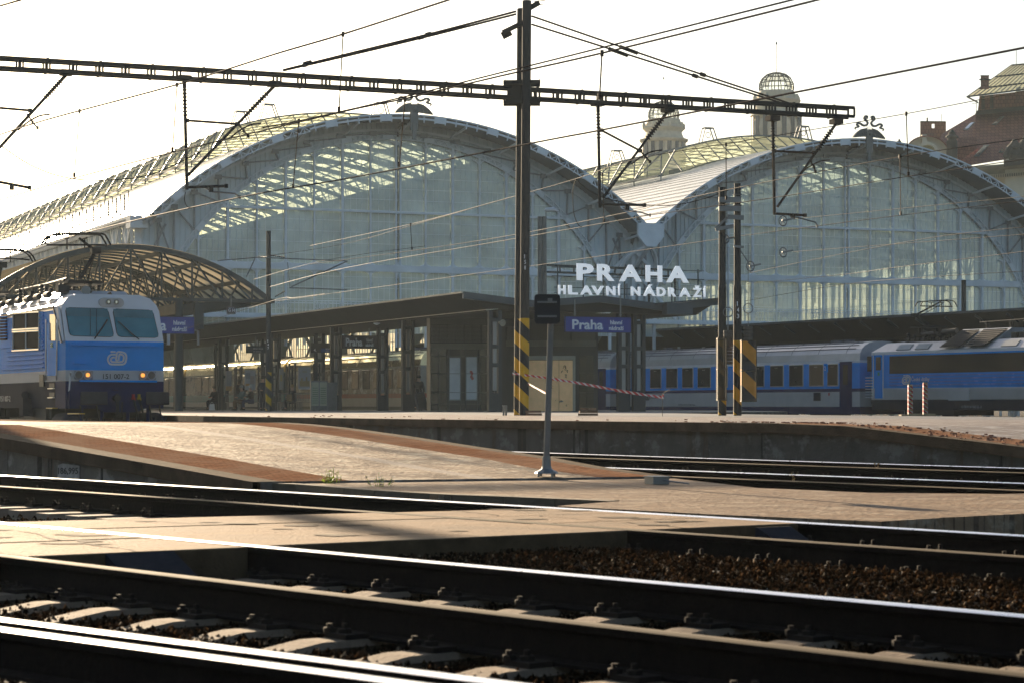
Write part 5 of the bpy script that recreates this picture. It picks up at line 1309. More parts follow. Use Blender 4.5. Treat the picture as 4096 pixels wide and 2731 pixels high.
# ================================================================ trains
BLUE=M('light blue train paint',(.008,.27,.74),.55,0,.10,1,spec=.04)
DBLUE=M('deep navy train paint',(.008,.018,.085),.55,0,.15,1,spec=.05)
TGREY=M('pale grey train paint',(.46,.46,.45),.55,0,.08,1,spec=.04)
TWHITE=M('white grey train paint',(.66,.67,.68),.5,0,.06,1,spec=.2)
TROOF=M('silver grey train roof',(.42,.42,.44),.32,.5,.15,.8)
UNDER=M('dark grey underframe paint',(.03,.03,.042),.8,0,.2,2,spec=.04)
BOGIE=M('grimy bogie',(.025,.023,.022),.75,.1,.3,5)
TGL=M('dark train glass',(.006,.012,.016),.05,0,.1,1,spec=.15)
CABGL=M('teal tinted cab glass',(.05,.22,.28),.08,0,.25,.8,spec=.5)
RUB=M('window rubber',(.008,.008,.009),.5)
WFR=M('aluminium window frame',(.50,.52,.53),.35,.6,.05,2)
def logo(m,w,mat,par,th=.01):
    """two-line rounded monogram with a short bar over it"""
    a=MB(m)
    O=[(.42,.52),(.2,.52),(.06,.43),(.0,.25),(.08,.06),(.25,0),(.75,0),(.93,.08),(1,.32),(.97,.55),(.8,.65),(.52,.65),(.47,.42),(.44,.22),(.53,.22)]
    I=[(.40,.37),(.27,.37),(.18,.30),(.17,.20),(.27,.13),(.70,.13),(.83,.20),(.87,.36),(.84,.48),(.73,.53),(.63,.53),(.58,.22)]
    for P in (O,I):
        P=smooth_poly([(x*w,y*w,.008) for x,y in P],3)
        for i in range(len(P)-1): a.bar(P[i],P[i+1]+(P[i+1]-P[i])*.15,.095*w,th,up=Vector((0,0,1)))
    a.bar((.15*w,.665*w,.008),(.42*w,.665*w,.008),.09*w,th,up=Vector((0,0,1)))
    return a.build('monogram',mat,par)
def coach(P0,d,L,lab,wins,doors,cols,stripe=None,nwin=True,texts=(),zs=(.35,.74,1.5,1.66,2.95,3.08,4.05),win_z=(1.83,2.9),grp=None):
    """near end of the camera side at P0, running away along d"""
    d=Vector(d).normalized();s_=Vector((d.y,-d.x,0))         # across, away from the camera
    t=thing('railway_coach',lab,'railway coach',P0,grp)
    X=lambda s,u,z:Vector(P0)+d*s+s_*u+UZ*z
    WD=2.82
    def band(nm,z0,z1,mat,o=0.):
        a=MB();a.hexa([X(0,-o,z0),X(0,WD+o,z0),X(L,WD+o,z0),X(L,-o,z0),X(0,-o,z1),X(0,WD+o,z1),X(L,WD+o,z1),X(L,-o,z1)]);return a.build(nm,mat,t)
    band('skirt',zs[0],zs[1],cols['skirt']);band('lower_side',zs[1],zs[2],cols['low']);band('stripe',zs[2],zs[3],cols['stripe']);band('upper_side',zs[3],zs[4],cols['mid']);band('cant_rail',zs[4],zs[5],cols['cant'],.0)
    a=MB();pr=[]
    for i in range(13):
        an=math.pi*i/12;c_=math.cos(an);sn=math.sin(an);pr.append((WD/2-WD/2*(abs(c_)**.8)*(1 if c_>0 else -1),zs[5]+(zs[6]-zs[5])*(sn**.75)))
    a.grid([[X(s,u,z) for u,z in pr] for s in (0,L)])
    for s in (0,L): a.add([X(s,u,z) for u,z in pr],[tuple(range(13))])
    a.build('roof',cols['roof'],t)
    a=MB()
    for i in (2,3,4,5,6,7): a.bar(X(.5,pr[i][0],pr[i][1]+.01),X(L-.5,pr[i][0],pr[i][1]+.01),.04,.04)
    k=1.2
    while k<L: 
        for i in range(1,6): a.bar(X(k,pr[i][0],pr[i][1]),X(k,pr[i+1][0],pr[i+1][1]),.025,.02)
        k+=2.4
    for s in (2.5,3.6,L-4): a.box(X(s,1.2,zs[6]+.05),(.5,.35,.12),.4)
    a.build('roof_ribs',M(lab[:20]+' rib',(.10,.10,.12),.5,.3) ,t)
    for (s0,s1) in wins:
        z0,z1=win_z
        a=MB()
        for u_,hh in ((-.02,.0),): a.hexa([X(s0-.05,-.025,z0-.05),X(s0-.05,.02,z0-.05),X(s1+.05,.02,z0-.05),X(s1+.05,-.025,z0-.05),X(s0-.05,-.025,z1+.05),X(s0-.05,.02,z1+.05),X(s1+.05,.02,z1+.05),X(s1+.05,-.025,z1+.05)])
        f=a.build('window',cols.get('frame',WFR),t)
        md=f.modifiers.new('b','BEVEL');md.width=.02
        a=MB();a.hexa([X(s0,-.035,z0),X(s0,-.03,z0),X(s1,-.03,z0),X(s1,-.035,z0),X(s0,-.035,z1),X(s0,-.03,z1),X(s1,-.03,z1),X(s1,-.035,z1)]);a.build('pane',TGL,f)
        a=MB();mmid=(s0+s1)/2;a.bar(X(mmid-.12,-.04,z1-.12),X(mmid+.12,-.04,z1-.12),.06,.012);a.build('label',WFR,f)
    for (s0,s1,zb) in doors:
        a=MB();a.hexa([X(s0,-.03,zb),X(s0,.02,zb),X(s1,.02,zb),X(s1,-.03,zb),X(s0,-.03,3.02),X(s0,.02,3.02),X(s1,.02,3.02),X(s1,-.03,3.02)]);dd=a.build('door',cols['door'],t)
        a=MB();c_=(s0+s1)/2;a.hexa([X(c_-.2,-.045,1.85),X(c_-.2,-.03,1.85),X(c_+.2,-.03,1.85),X(c_+.2,-.045,1.85),X(c_-.2,-.045,2.85),X(c_-.2,-.03,2.85),X(c_+.2,-.03,2.85),X(c_+.2,-.045,2.85)]);a.build('door_window',TGL,dd)
    # gangway end hood and underframe
    a=MB();a.hexa([X(-.35,.7,.9),X(-.35,2.1,.9),X(0,2.1,.9),X(0,.7,.9),X(-.35,.7,3.2),X(-.35,2.1,3.2),X(0,2.1,3.2),X(0,.7,3.2)]);a.build('gangway',BLACK,t)
    for sb in (3.2,L-3.2):
        a=MB();a.box(X(sb,.45,.45),(.3,2.9,.3),math.atan2(d.y,d.x)-math.pi/2);
        for e in (-1.25,1.25): a.tube([X(sb+e,.45,.46),X(sb+e,.58,.46)],.46,14)
        a.build('bogie',BOGIE,t)
    a=MB()
    for k in range(5): a.box(X(7+k*(L-14)/4,.5,.5),(.4,random.uniform(1,2),.5),math.atan2(d.y,d.x)-math.pi/2)
    a.build('under_box',BOGIE,t)
    for tx,s0,s1,z0,h,mt in texts: words(tx,s0-s1,h,frame(X(s0,-.04,z0),-d),'lettering',mt,t,.006,.01)
    return t,X
def smap(P0,d):
    def f(x): k=(x-CX)/FO;return (P0[0]-k*P0[1])/(k*d[1]-d[0])
    return f
dr=Vector((-.469,.883,0)).normalized();PR=(17.5,113.,0);fr=smap(PR,dr)
NAVY=dict(skirt=DBLUE,low=TGREY,stripe=DBLUE,mid=BLUE,cant=TWHITE,roof=TROOF,door=DBLUE)
wx=[(3312,3352),(3239,3293),(3159,3212),(3083,3133),(3010,3056),(2868,2910),(2793,2842),(2731,2772),(2667,2709),(2603,2644),(2540,2580),(2500,2522)]
TXD=plain('dark train lettering',(.03,.03,.04),.5)
wins=[tuple(sorted((fr(a_),fr(b_)))) for a_,b_ in wx]
ct,X1=coach(PR,dr,24.1,'blue and grey passenger coach coupled to the right-hand locomotive',wins,[(fr(3408),fr(3360),.4),(fr(2489),fr(2466),.4)],NAVY,texts=(('České dráhy',fr(2602),fr(2650),1.18,.22,TXD),('CZ-ČD 61 54 21-91 706-4 Brnz',fr(2715),fr(2783),.80,.10,TXD)),grp='blue coaches of the right train')
logo(frame(X1(fr(2585),-.04,1.12),-dr),.42,TXD,ct)
for x0,y0,w_,h_,mt in ((3298,1451,.36,.42,BLUE),(3257,1567,.6,.42,UNDER)):
    a=MB(frame(X1(fr(x0),-.04,HC+(YH-y0)/FO*112.5-h_),-dr));a.box((w_/2,h_/2,0),(w_,h_,.02));a.build('panel',mt,ct)
words('2',.10,.22,frame(X1(fr(3302),-.06,2.6),-dr),'class_number',LETTER,ct,.004,.01)
a=MB(frame(X1(fr(3316),-.04,1.32),-dr));a.box((.05,.06,0),(.1,.14,.02));a.build('red_lamp',plain('red lens',(.4,.02,.02),.3),ct)
P2_=Vector(PR)+dr*24.75
fr2=smap((P2_.x,P2_.y),dr)
coach(tuple(P2_),dr,24.1,'second blue coach, mostly hidden behind the canopy post',[(3+2*k,4.2+2*k) for k in range(9)],[(.5,1.5,.4)],NAVY,grp='blue coaches of the right train')
# ---- left-hand golden roofed train
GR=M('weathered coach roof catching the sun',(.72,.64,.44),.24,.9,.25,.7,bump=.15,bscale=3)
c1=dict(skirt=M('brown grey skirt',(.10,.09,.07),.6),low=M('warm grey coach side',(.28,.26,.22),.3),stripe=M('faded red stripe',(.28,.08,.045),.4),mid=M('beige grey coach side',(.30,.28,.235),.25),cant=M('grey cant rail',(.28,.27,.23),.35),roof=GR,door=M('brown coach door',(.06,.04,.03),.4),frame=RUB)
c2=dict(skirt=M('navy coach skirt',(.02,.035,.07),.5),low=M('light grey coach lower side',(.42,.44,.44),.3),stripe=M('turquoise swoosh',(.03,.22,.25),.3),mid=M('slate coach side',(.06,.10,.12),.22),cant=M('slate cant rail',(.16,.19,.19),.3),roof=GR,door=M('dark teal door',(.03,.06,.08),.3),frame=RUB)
PY=Vector((-5.2,127.5,0));dy=AX.copy()
wn_=[(2.6+2.05*k,3.8+2.05*k) for k in range(10)]
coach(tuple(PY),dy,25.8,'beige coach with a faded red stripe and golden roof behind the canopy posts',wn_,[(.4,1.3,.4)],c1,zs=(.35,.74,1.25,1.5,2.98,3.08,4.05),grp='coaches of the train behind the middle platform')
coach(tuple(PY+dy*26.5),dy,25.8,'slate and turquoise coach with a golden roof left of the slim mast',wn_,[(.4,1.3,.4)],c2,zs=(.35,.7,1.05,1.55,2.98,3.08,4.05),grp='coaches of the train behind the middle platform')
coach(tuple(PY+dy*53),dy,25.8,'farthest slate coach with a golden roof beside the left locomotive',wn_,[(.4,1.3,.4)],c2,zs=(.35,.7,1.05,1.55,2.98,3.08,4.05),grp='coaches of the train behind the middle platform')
# ---- pantograph
def panto(par,base,knee,head,bow,Y,mat=DARKST):
    pan=[W(*base,Y),W(*knee,Y+.3),W(*head,Y+.3)]
    a=MB();a.tube([pan[0],pan[1]],[.06,.05],8);a.tube([pan[0]+Vector((.15,.4,.05)),pan[1]],.02,6);a.tube([pan[1],pan[2]],[.045,.03],8);a.tube([pan[1]+Vector((.1,.1,-.1)),pan[2]+Vector((.1,0,-.1))],.015,5);a.box(pan[1],(.25,.3,.18),.4)
    pa=a.build('pantograph',mat,par)
    B_=[W(x,y,Y+.3) for x,y in bow];a=MB()
    for dd in (-.22,.22):
        o_=Vector((.40,-.9,0))*dd
        a.tube(smooth_poly([p+o_ for p in B_],4),.028,6)
    for q in (.35,.65):
        c_=B_[1].lerp(B_[-2],q);a.bar(c_+Vector((.4,-.9,0))*-.24,c_+Vector((.4,-.9,0))*.24,.03);a.bar(c_,c_-UZ*.3,.03)
    a.tube([B_[1]-UZ*.18,B_[-2]-UZ*.18],.03,6)
    a.build('contact_bow',mat,pa)
    a=MB();b_=W(*base,Y);a.box(b_-UZ*.1,(1.0,1.6,.08),.4)
    for sx in (-.4,.4):
        for sy in (-.6,.6): insul(a,b_+Vector((sx,sy,-.4)),b_+Vector((sx,sy,-.12)),.04,.07,4)
    a.build('pantograph_base',mat,pa)
# ================================================================ left locomotive
O1=Vector((-10.61,60.,0));RT=Vector((.9137,.4063,0));BK_=Vector((-.4063,.9137,0))
L1=thing('electric_locomotive','blue and white electric locomotive at the left with lit orange marker lamps','locomotive',O1)
X=lambda u,v,z:O1+RT*u+BK_*v+UZ*z
def vf(z): return 0 if z<2.5 else (z-2.5)*.55
def fp(px,py,out=.0):
    z=HC+(YH-py)/149.7;v=vf(z);u=(px-460+36.7*v)/147.6;n=Vector((0,-1,0)) if z<2.5 else Vector((0,-.876,.48))
    return (u,v,z,n)
def FP(px,py,out=0.):
    u,v,z,n=fp(px,py);return X(u+n.x*out,v+n.y*out,z+n.z*out)
def zq(zx,zy): return (zx/2.851,1150+zy/2.851)
zb_=[.72,1.09,1.445,1.735,2.5,3.0,3.35]
mats=[DBLUE,TGREY,BLUE,TWHITE,UNDER,TROOF]
def ring(front,v=0):
    hw=1.33 if front else 1.40
    pts=[(-hw,z) for z in zb_]+[(-hw+.05,3.5),(-hw+.20,3.68),(-hw+.48,3.78)]
    if not front: pts=[(-hw,z) for z in zb_]+[(-hw,3.42),(-hw+.28,3.62),(-hw+.48,3.80)]
    return pts+[(-x,z) for x,z in pts[::-1]]
def vv(z,front,v): return vf(z) if front else v
body=MB();r0=ring(True);r1=ring(False);n=len(r0)
idx=lambda z:0 if z<1.44 else 1 if z<1.73 else 2 if z<2.49 else 3
f0=[X(u,vf(z),z) for u,z in r0];f1=[X(u*1.0,.9+vf(z)*.6,z) for u,z in r1];f2=[X(u,16.2,z) for u,z in r1]
for i in range(n-1):
    zl_=min(r0[i][1],r0[i+1][1])
    body.add([f0[i],f0[i+1],f1[i+1],f1[i]],[(3,2,1,0)],idx(zl_) if zl_<3.3 else 3)
    zz=min(r1[i][1],r1[i+1][1]);body.add([f1[i],f1[i+1],f2[i+1],f2[i]],[(3,2,1,0)],4 if zz<1.44 else 1 if zz<1.73 else 2 if zz<3.3 else 5)
for i in range(n//2-1): body.add([f0[i],f0[i+1],f0[n-2-i],f0[n-1-i]],[(0,1,2,3)],idx(r0[i][1]))
body.add(f2,[tuple(range(n))],4)
body.build('body',mats,L1)
# white pillar on the cab side
a=MB();a.ext([X(-1.40,.05,2.5),X(-1.41,.30,2.5),X(-1.425,1.02,3.36),X(-1.42,.5,3.4)],RT*.05);a.ext([X(-1.405,.02,2.48),X(-1.42,.18,2.44),X(-1.42,.98,3.42),X(-1.42,.86,3.42)],RT*-.01)
a.build('cab_pillar',TWHITE,L1)
a=MB();a.bar(X(-1.42,.02,2.46),X(-1.44,.98,3.44),.03);a.bar(X(-1.44,.9,3.43),X(-1.44,16,3.43),.04,.06);a.build('rain_strip',RUB,L1)
# windscreens
for P in ([(748,236),(1222,240),(1296,564),(802,556)],[(1288,242),(1742,250),(1812,566),(1342,560)]):
    q=[zq(*p) for p in P];a=MB();pts=[FP(*p,.012) for p in q]
    c_=sum(pts,Vector())/4
    def rr_(pts,k=.12):
        out=[]
        for i in range(4):
            p0,p1,p2=pts[i-1],pts[i],pts[(i+1)%4]
            for s in (0,.5,1): 
                aa=p1+(p0-p1).normalized()*k;bb=p1+(p2-p1).normalized()*k;out.append(aa.lerp(p1,s).lerp(p1.lerp(bb,s),s))
        return out
    ro=rr_([c_+(p-c_)*1.035 for p in pts]);a.ext(ro,BK_*.02);w=a.build('windscreen',RUB,L1)
    a=MB();a.ext([p-BK_*.012 for p in rr_(pts,.10)],BK_*.01);a.build('pane',CABGL,w)
    a=MB();u0=[p-BK_*.016 for p in pts];a.ext([u0[0],u0[1],u0[1].lerp(u0[2],.30),u0[0].lerp(u0[3],.30)],BK_*.003);a.build('sun_blind',M('pale blind behind glass',(.06,.17,.20),.3),w)
for x in (1026,1097):
    a=MB();a.bar(FP(*zq(x,252),.04),FP(*zq(x+2,556),.04),.012);a.build('window_wire',BLACK,L1)
for p,q,m_ in (((1218,378),(1075,598),(1172,455)),((1345,395),(1585,600),(1505,545))):
    a=MB();a.bar(FP(*zq(*q),.05),FP(*zq(*m_),.07),.025);a.bar(FP(*zq(*m_),.07),FP(*zq(*p),.06),.035,.02);a.bar(FP(*zq(*q),.05),FP(*zq(*p),.05),.012);a.build('wiper',BLACK,L1)
# driver behind the glass
# top lamps
a=MB();c_=[FP(*zq(x,y),.0) for x,y in ((1175,165),(1350,165))]
pp_=[]
for s,cc in ((-1,c_[0]),(1,c_[1])):
    for k in range(9): an=math.pi/2+math.pi*k/8 if s<0 else -math.pi/2+math.pi*k/8;pp_.append(cc+RT*math.cos(an)*.13+UZ*math.sin(an)*.125)
a.ext([p-BK_*.10 for p in pp_],BK_*.35);hl=a.build('headlamp_housing',TGREY,L1)
LENS=M('clear lamp lens',(.25,.23,.20),.25,.3,.1,8)
AMBER=M('lit orange lamp',(.6,.25,.05),.2,emit=(1,.32,.05,.5))
def lamp(zx,zy,r,mat,par,nm,out=.1,ring_=WFR):
    c_=FP(*zq(zx,zy),0)-BK_*out;a=MB();a.tube([c_,c_-BK_*.02],[r,r*.85],18);l=a.build(nm,mat,par);a=MB();a.ring(c_-BK_*.01,r*1.05,r*.13,BK_,18);a.build('lamp_ring',ring_,l);return l
for x in (1225,1315): 
    l=lamp(x,158,.076,LENS,hl,'headlamp',.105);c_=FP(*zq(x,158),0)-BK_*.13;a=MB();a.tube([c_,c_-BK_*.01],.03,10);a.build('reflector',M('bright reflector',(.8,.78,.7),.2,1) if x==1225 else bpy.data.materials['bright reflector'],l)
for x0,x1,ls_ in ((850,1058,((898,0),(998,1))),(1585,1780,((1625,1),(1727,0)))):
    a=MB();q=[zq(x0,948),zq(x1,948),zq(x1,1046),zq(x0,1046)];a.ext([FP(*p,.01) for p in q],BK_*-.012);h_=a.build('lamp_recess',M('recess grey',(.22,.21,.20),.5) if x0==850 else bpy.data.materials['recess grey'],L1)
    for x,on in ls_:
        l=lamp(x,994,.108,M('dark red lens',(.10,.085,.085),.15) if (not on and x==898) else (bpy.data.materials['dark red lens'] if not on else LENS),h_,'marker_lamp',.03)
        if on: c_=FP(*zq(x,994),0)-BK_*.055;a=MB();a.tube([c_+UZ*.0,c_-BK_*.006],.055,12);a.build('bulb_glow',AMBER,l)
words('151 007-2',.71,.135,frame(FP(*zq(1175,1038),.006),RT),'number',plain('black numerals',(.012,.012,.012),.5),L1,.006,.012)
logo(frame(FP(*zq(1228,873),.01),RT),.50,TWHITE,L1)
a=MB();a.bar(FP(*zq(822,657),.04),FP(*zq(1830,664),.04),.05,.04);a.bar(FP(*zq(836,861),.04),FP(*zq(984,864),.04),.05,.03);a.bar(FP(*zq(905,1062),.05),FP(*zq(1785,1066),.05),.10,.05);a.build('front_rail',BLUE,L1)
# buffer beam, buffers, coupling, plough
a=MB();a.hexa([X(-1.25,-.12,.72),X(1.28,-.12,.72),X(1.28,.2,.72),X(-1.25,.2,.72),X(-1.25,-.12,1.2),X(1.28,-.12,1.2),X(1.28,.2,1.2),X(-1.25,.2,1.2)])
a.ext([X(-.75,-.14,.95),X(.95,-.14,.95),X(.95,-.14,.80),X(.55,-.14,.62),X(-.30,-.14,.62),X(-.7,-.14,.82)],BK_*.1)
a.build('buffer_beam',DBLUE,L1)
for zx0,zx1 in ((865,1170),(1605,1875)):
    p0=FP(*zq(zx0,1332),0);p1=FP(*zq(zx1,1185),0);w=(zx1-zx0)/2.851/147.6;h=(1332-1185)/2.851/149.7
    a=MB(frame(p0-BK_*.55,RT));a.box((w/2,h/2,0),(w,h,.05));b_=a.build('buffer',M('greasy buffer plate',(.035,.032,.035),.6,.3,.3,5) if zx0==865 else bpy.data.materials['greasy buffer plate'],L1)
    md=b_.modifiers.new('b','BEVEL');md.width=.05;md.segments=3
    a=MB(frame(p0,RT));a.tube([(w/2,h/2,.0),(w/2,h/2,.52)],.11,12);a.build('buffer_shaft',BOGIE,b_)
c_=FP(*zq(1305,1258),0);a=MB();a.tube([c_,c_-BK_*.08],[.22,.2],20);a.tube([c_,c_-BK_*.35],.09,12);a.ring(c_-BK_*.08,.21,.025,BK_,18);a.bar(c_-BK_*.3+UZ*.12,c_-BK_*.35-UZ*.45,.07);a.bar(c_-BK_*.3-UZ*.1+RT*.14,c_-BK_*.2-UZ*.5+RT*.14,.03);a.build('coupling',BOGIE,L1)
for zx,cl_ in ((1500,(.45,.03,.02)),(1565,(.55,.35,.02))):
    a=MB();c_=FP(*zq(zx,1262),0)-BK_*.2;a.tube([c_+UZ*.12,c_,c_-UZ*.05+RT*.04],.04,8);a.box(c_,(.1,.05,.06),.5);h_=a.build('air_valve',plain('valve %d'%zx,cl_,.5),L1)
    a=MB();a.tube(smooth_poly([c_,c_-UZ*.25+RT*.05-BK_*.08,c_-UZ*.55+RT*.12,c_-UZ*.62+RT*.02],4),.03,6);a.build('hose',BLACK,h_)
for zx in (1690,1805,900,1085):
    a=MB();c_=FP(*zq(zx,1340),0)-BK_*.15;a.tube(smooth_poly([c_,c_-UZ*.3+RT*.05,c_-UZ*.45+RT*.12,c_-UZ*.30+RT*.2],4),.022,6);a.build('hose',BLACK,L1)
a=MB();a.hexa([X(-1.2,-.25,.08),X(1.2,-.25,.08),X(1.25,.1,.08),X(-1.25,.1,.08),X(-1.25,-.2,.32),X(1.25,-.2,.32),X(1.25,.1,.32),X(-1.25,.1,.32)])
for u in (-.9,-.35,.35,.9): a.bar(X(u,0,.3),X(u,0,.75),.08)
a.build('rail_guard',DBLUE,L1)
for u in (-1.2,1.2):
    a=MB();a.tube([X(u*.95,.1,.35),X(u*.95,1.3,.35)],[.27,.27],14);a.tube([X(u*.95,-.02,.35),X(u*.95,.1,.35)],[.18,.27],14);a.build('side_tank',UNDER,L1,smooth=True)
for v0 in (2.6,10.9):
    a=MB();a.box(X(0,v0+1.3,.62),(2.5,3.6,.35),R(24))
    for e in (0,2.6):
        for u in (-.8,.8): a.tube([X(u-.07,v0+e,.62),X(u+.07,v0+e,.62)],.62,18)
    a.box(X(-1.25,v0+1.3,.55),(.15,3.0,.4),R(24));a.build('bogie',BOGIE,L1)
a=MB();a.bar(X(-1.42,2.9,1.09),X(-1.42,16,.72),.02)
# side: door, handrails, windows, ribs, steps
SU=-1.41
def SP(zx,zy,out=0):
    x,y=zq(zx,zy);k=(x-CX)/FO;b=X(SU-out,0,0);v=(b.x-k*b.y)/(k*BK_.y-BK_.x);p=X(SU-out,v,0);p.z=HC+(YH-y)/FO*p.y;return p
def sbox(nm,mat,x0,y0,x1,y1,out,th=.02,par=None,name2=None):
    a=MB();a.ext([SP(x0,y0,out),SP(x1,y0,out),SP(x1,y1,out),SP(x0,y1,out)],RT*th);return a.build(nm,mat,par or L1)
dd=sbox('cab_door',BLUE,538,298,636,1002,.02,.02);sbox('door_window',TGL,566,308,630,606,.035,.012,dd);sbox('first_aid_sign',plain('green sign',(.0,.22,.10),.5),574,625,600,682,.03,.008,dd)
a=MB();a.bar(SP(587,640,.045),SP(587,668,.045),.04,.01);a.bar(SP(580,654,.045),SP(595,654,.045),.04,.01);a.build('cross',LETTER,dd)
for x0,x1 in ((523,523),(652,645)):
    a=MB();a.tube(smooth_poly([SP(x0,400,.01),SP(x0,412,.09),SP(x1,1000,.09),SP(x1,1018,.01)],2),.022,6);a.build('handrail',WFR,L1)
for x0,y0,x1,y1 in ((150,300,286,488),(300,290,442,470),(150,520,286,700),(300,508,442,690)): 
    w_=sbox('grille_window',M('black filter',(.008,.007,.006),.8,0,.3,30,spec=.05) if (x0==150 and y0==300) else bpy.data.materials['black filter'],x0,y0,x1,y1,.03)
for x0 in (-30,-110,-190):
    pass
g_=sbox('louvre_opening',bpy.data.materials['black filter'],0,300,74,600,.02)
a=MB()
for k in range(9): a.bar(SP(0,305+k*34,.05),SP(74,300+k*34,.05),.05,.03)
a.build('louvre',BLUE,g_)
a=MB()
for k in range(11): a.bar(SP(92,318+k*39,.03),SP(142,313+k*39,.03),.03,.04);a.bar(SP(448,288+k*41,.03),SP(492,285+k*41,.03),.03,.04)
for k in range(5): a.bar(SP(70,727+k*51,.03),SP(490,700+k*51,.03),.03,.035)
a.bar(SP(0,690,.03),SP(140,672,.03),.03,.03);a.bar(SP(0,932,.03),SP(70,928,.03),.03,.03)
a.build('side_rib',BLUE,L1)
a=MB()
for y0 in (293,480,505,715): a.bar(SP(140,y0+3,.05),SP(445,y0-14,.05),.04,.04)
for x in (147,293,444): a.bar(SP(x,296,.045),SP(x,700,.045),.03,.03)
a.build('window_frame',WFR,L1)
sbox('load_table',BLACK,447,988,494,1125,.03)
for y0 in (1088,1192): st_=sbox('step',BLACK,560,y0,620,y0+58,.01);a=MB();a.bar(SP(552,y0+60,.10),SP(612,y0+58,.10),.06,.02);a.build('tread',WFR,st_)
for x0,x1,y0 in ((555,625,1371),(802,936,1433)): a=MB();a.bar(SP(x0,y0,.1),SP(x1,y0,.1),.15,.03);a.build('yellow_step',plain('yellow step %d'%x0,(.5,.30,.04),.5),L1)
words('91 54 7151 007-2',2.6,.16,frame(SP(-80,1296,.01),-BK_),'side_number',DIM,L1,.004,.01)
a=MB();a.tube([SP(290,1222,0),SP(290,1222,.12)],.11,10);a.box(SP(300,1360,.08),(.3,.5,.5),R(24));a.build('side_fitting',UNDER,L1)
a=MB();a.tube([SP(806,960,.0),FP(*zq(800,1000),.06),FP(*zq(786,1180),.06)],.02,6);a.build('grab_rail',TWHITE,L1)
# roof kit
a=MB()
for v0,v1 in ((2.2,5.8),(6.6,11)):
    a.hexa([X(-1.15,v0,3.62),X(1.15,v0,3.62),X(1.15,v1,3.62),X(-1.15,v1,3.62),X(-.85,v0+.1,3.95),X(.85,v0+.1,3.95),X(.85,v1-.1,3.95),X(-.85,v1-.1,3.95)])
a.build('roof_hatch',TROOF,L1)
a=MB()
for k in range(8): insul(a,X(-.75+.35*(k%3),2.6+k*1.0,3.9),X(-.75+.35*(k%3),2.6+k*1.0,4.28),.05,.10,4)
a.tube([X(-.7,2.6,4.3),X(-.5,6,4.32),X(-.6,10,4.3)],.035,6);a.tube([X(-.3,2.2,4.15),X(.5,5,4.2)],.03,6)
for k in range(10): a.box(X(-.9+.2*(k%4),2.3+.9*k,3.98),(.3,.35,.2),R(24))
for k in range(6): a.tube([X(-1.1,3+1.3*k,3.86),X(-1.1,3.5+1.3*k,3.86)],.09,8)
a.build('roof_equipment',BLACK,L1)
c_=X(-.45,1.4,3.92);a=MB();a.tube([c_+BK_*.45,c_+BK_*.2,c_],[.05,.07,.13],12);a.build('horn',GALV,L1,smooth=True)
c_=FP(*zq(1285,80),0)+BK_*.3;a=MB();a.ext([c_+RT*-.09,c_+RT*.09,c_+RT*.02+UZ*.12],BK_*.2);a.build('antenna_fin',BLACK,L1)
panto(L1,(319,1120),(382,1005),(316,953),[(172,978),(186,955),(215,940),(310,936),(400,938),(420,955),(436,985)],62.5)
panto(L1,(-40,1160),(10,1060),(-60,1010),[(-140,1030),(-100,1003),(0,1000),(85,1003),(118,1018),(136,1046)],72)
# driver
# ================================================================ right locomotive
P3=Vector((17.95,112.1,0));d3=-dr
f3=lambda x:((lambda k:(k*P3.y-P3.x)/(d3.x-k*d3.y))((x-CX)/FO))
L3=thing('electric_locomotive','blue and grey electric locomotive cut by the right frame edge, dark window band','locomotive',P3)
s3=Vector((-d3.y,d3.x,0))   # across, away from the camera
X3=lambda s,u,z:P3+d3*s+s3*u+UZ*z
def zz3(x,y): p=X3(f3(x),0,0);return HC+(YH-y)/FO*p.y
LL=19.
def b3(nm,mat,s0,s1,z0,z1,o=0,th=2.9,par=None):
    a=MB();a.hexa([X3(s0,-o,z0),X3(s1,-o,z0),X3(s1,-o+th,z0),X3(s0,-o+th,z0),X3(s0,-o,z1),X3(s1,-o,z1),X3(s1,-o+th,z1),X3(s0,-o+th,z1)]);return a.build(nm,mat,par or L3)
b3('underframe',UNDER,0.05,LL,.58,1.08);b3('lower_side',TGREY,0,LL,1.08,1.65);b3('upper_side',BLUE,0,LL,1.65,3.30);b3('cant_rail',TWHITE,0,LL,3.30,3.44)
a=MB();pr=[(0,3.44),(.42,3.86),(1.45,3.95),(2.48,3.86),(2.9,3.44)];s0,s1=0,LL
a.add([X3(s0+(.0 if i in(0,4) else .7),u,z) for i,(u,z) in enumerate(pr)]+[X3(s1,u,z) for u,z in pr],[(i,i+1,6+i,5+i) for i in range(4)]+[(4,3,2,1,0)])
a.build('roof',TROOF,L3)
wb=f3(3559);ww=b3('window_band',TGL,wb,LL,2.36,3.22,.02,.02)
db_=b3('cab_door',BLUE,f3(3500),f3(3531),1.15,3.30,.02,.02);b3('door_window',TGL,f3(3506),f3(3525),2.55,3.2,.04,.01,db_);b3('first_aid_sign',plain('green label',(.0,.3,.12),.5),f3(3513),f3(3520),2.28,2.44,.04,.01,db_)
b3('cab_window',TGL,f3(3470),f3(3487),2.5,3.25,.02,.02)
a=MB();a.bar(X3(f3(3497),-.06,1.2),X3(f3(3497),-.06,3.4),.04);a.bar(X3(f3(3536),-.06,1.2),X3(f3(3536),-.06,3.4),.04);a.build('handrail',WFR,L3)
a=MB()
for k in range(4): a.bar(X3(wb,-.02,1.80+k*.15),X3(LL,-.02,1.80+k*.15),.05,.05)
a.build('side_rib',M('blue rib highlight',(.06,.24,.58),.25),L3)
a=MB()
for k in range(4): a.bar(X3(wb,-.02,1.16+k*.13),X3(LL,-.02,1.16+k*.13),.05,.045)
a.build('side_rib',TGREY,L3)
a=MB()
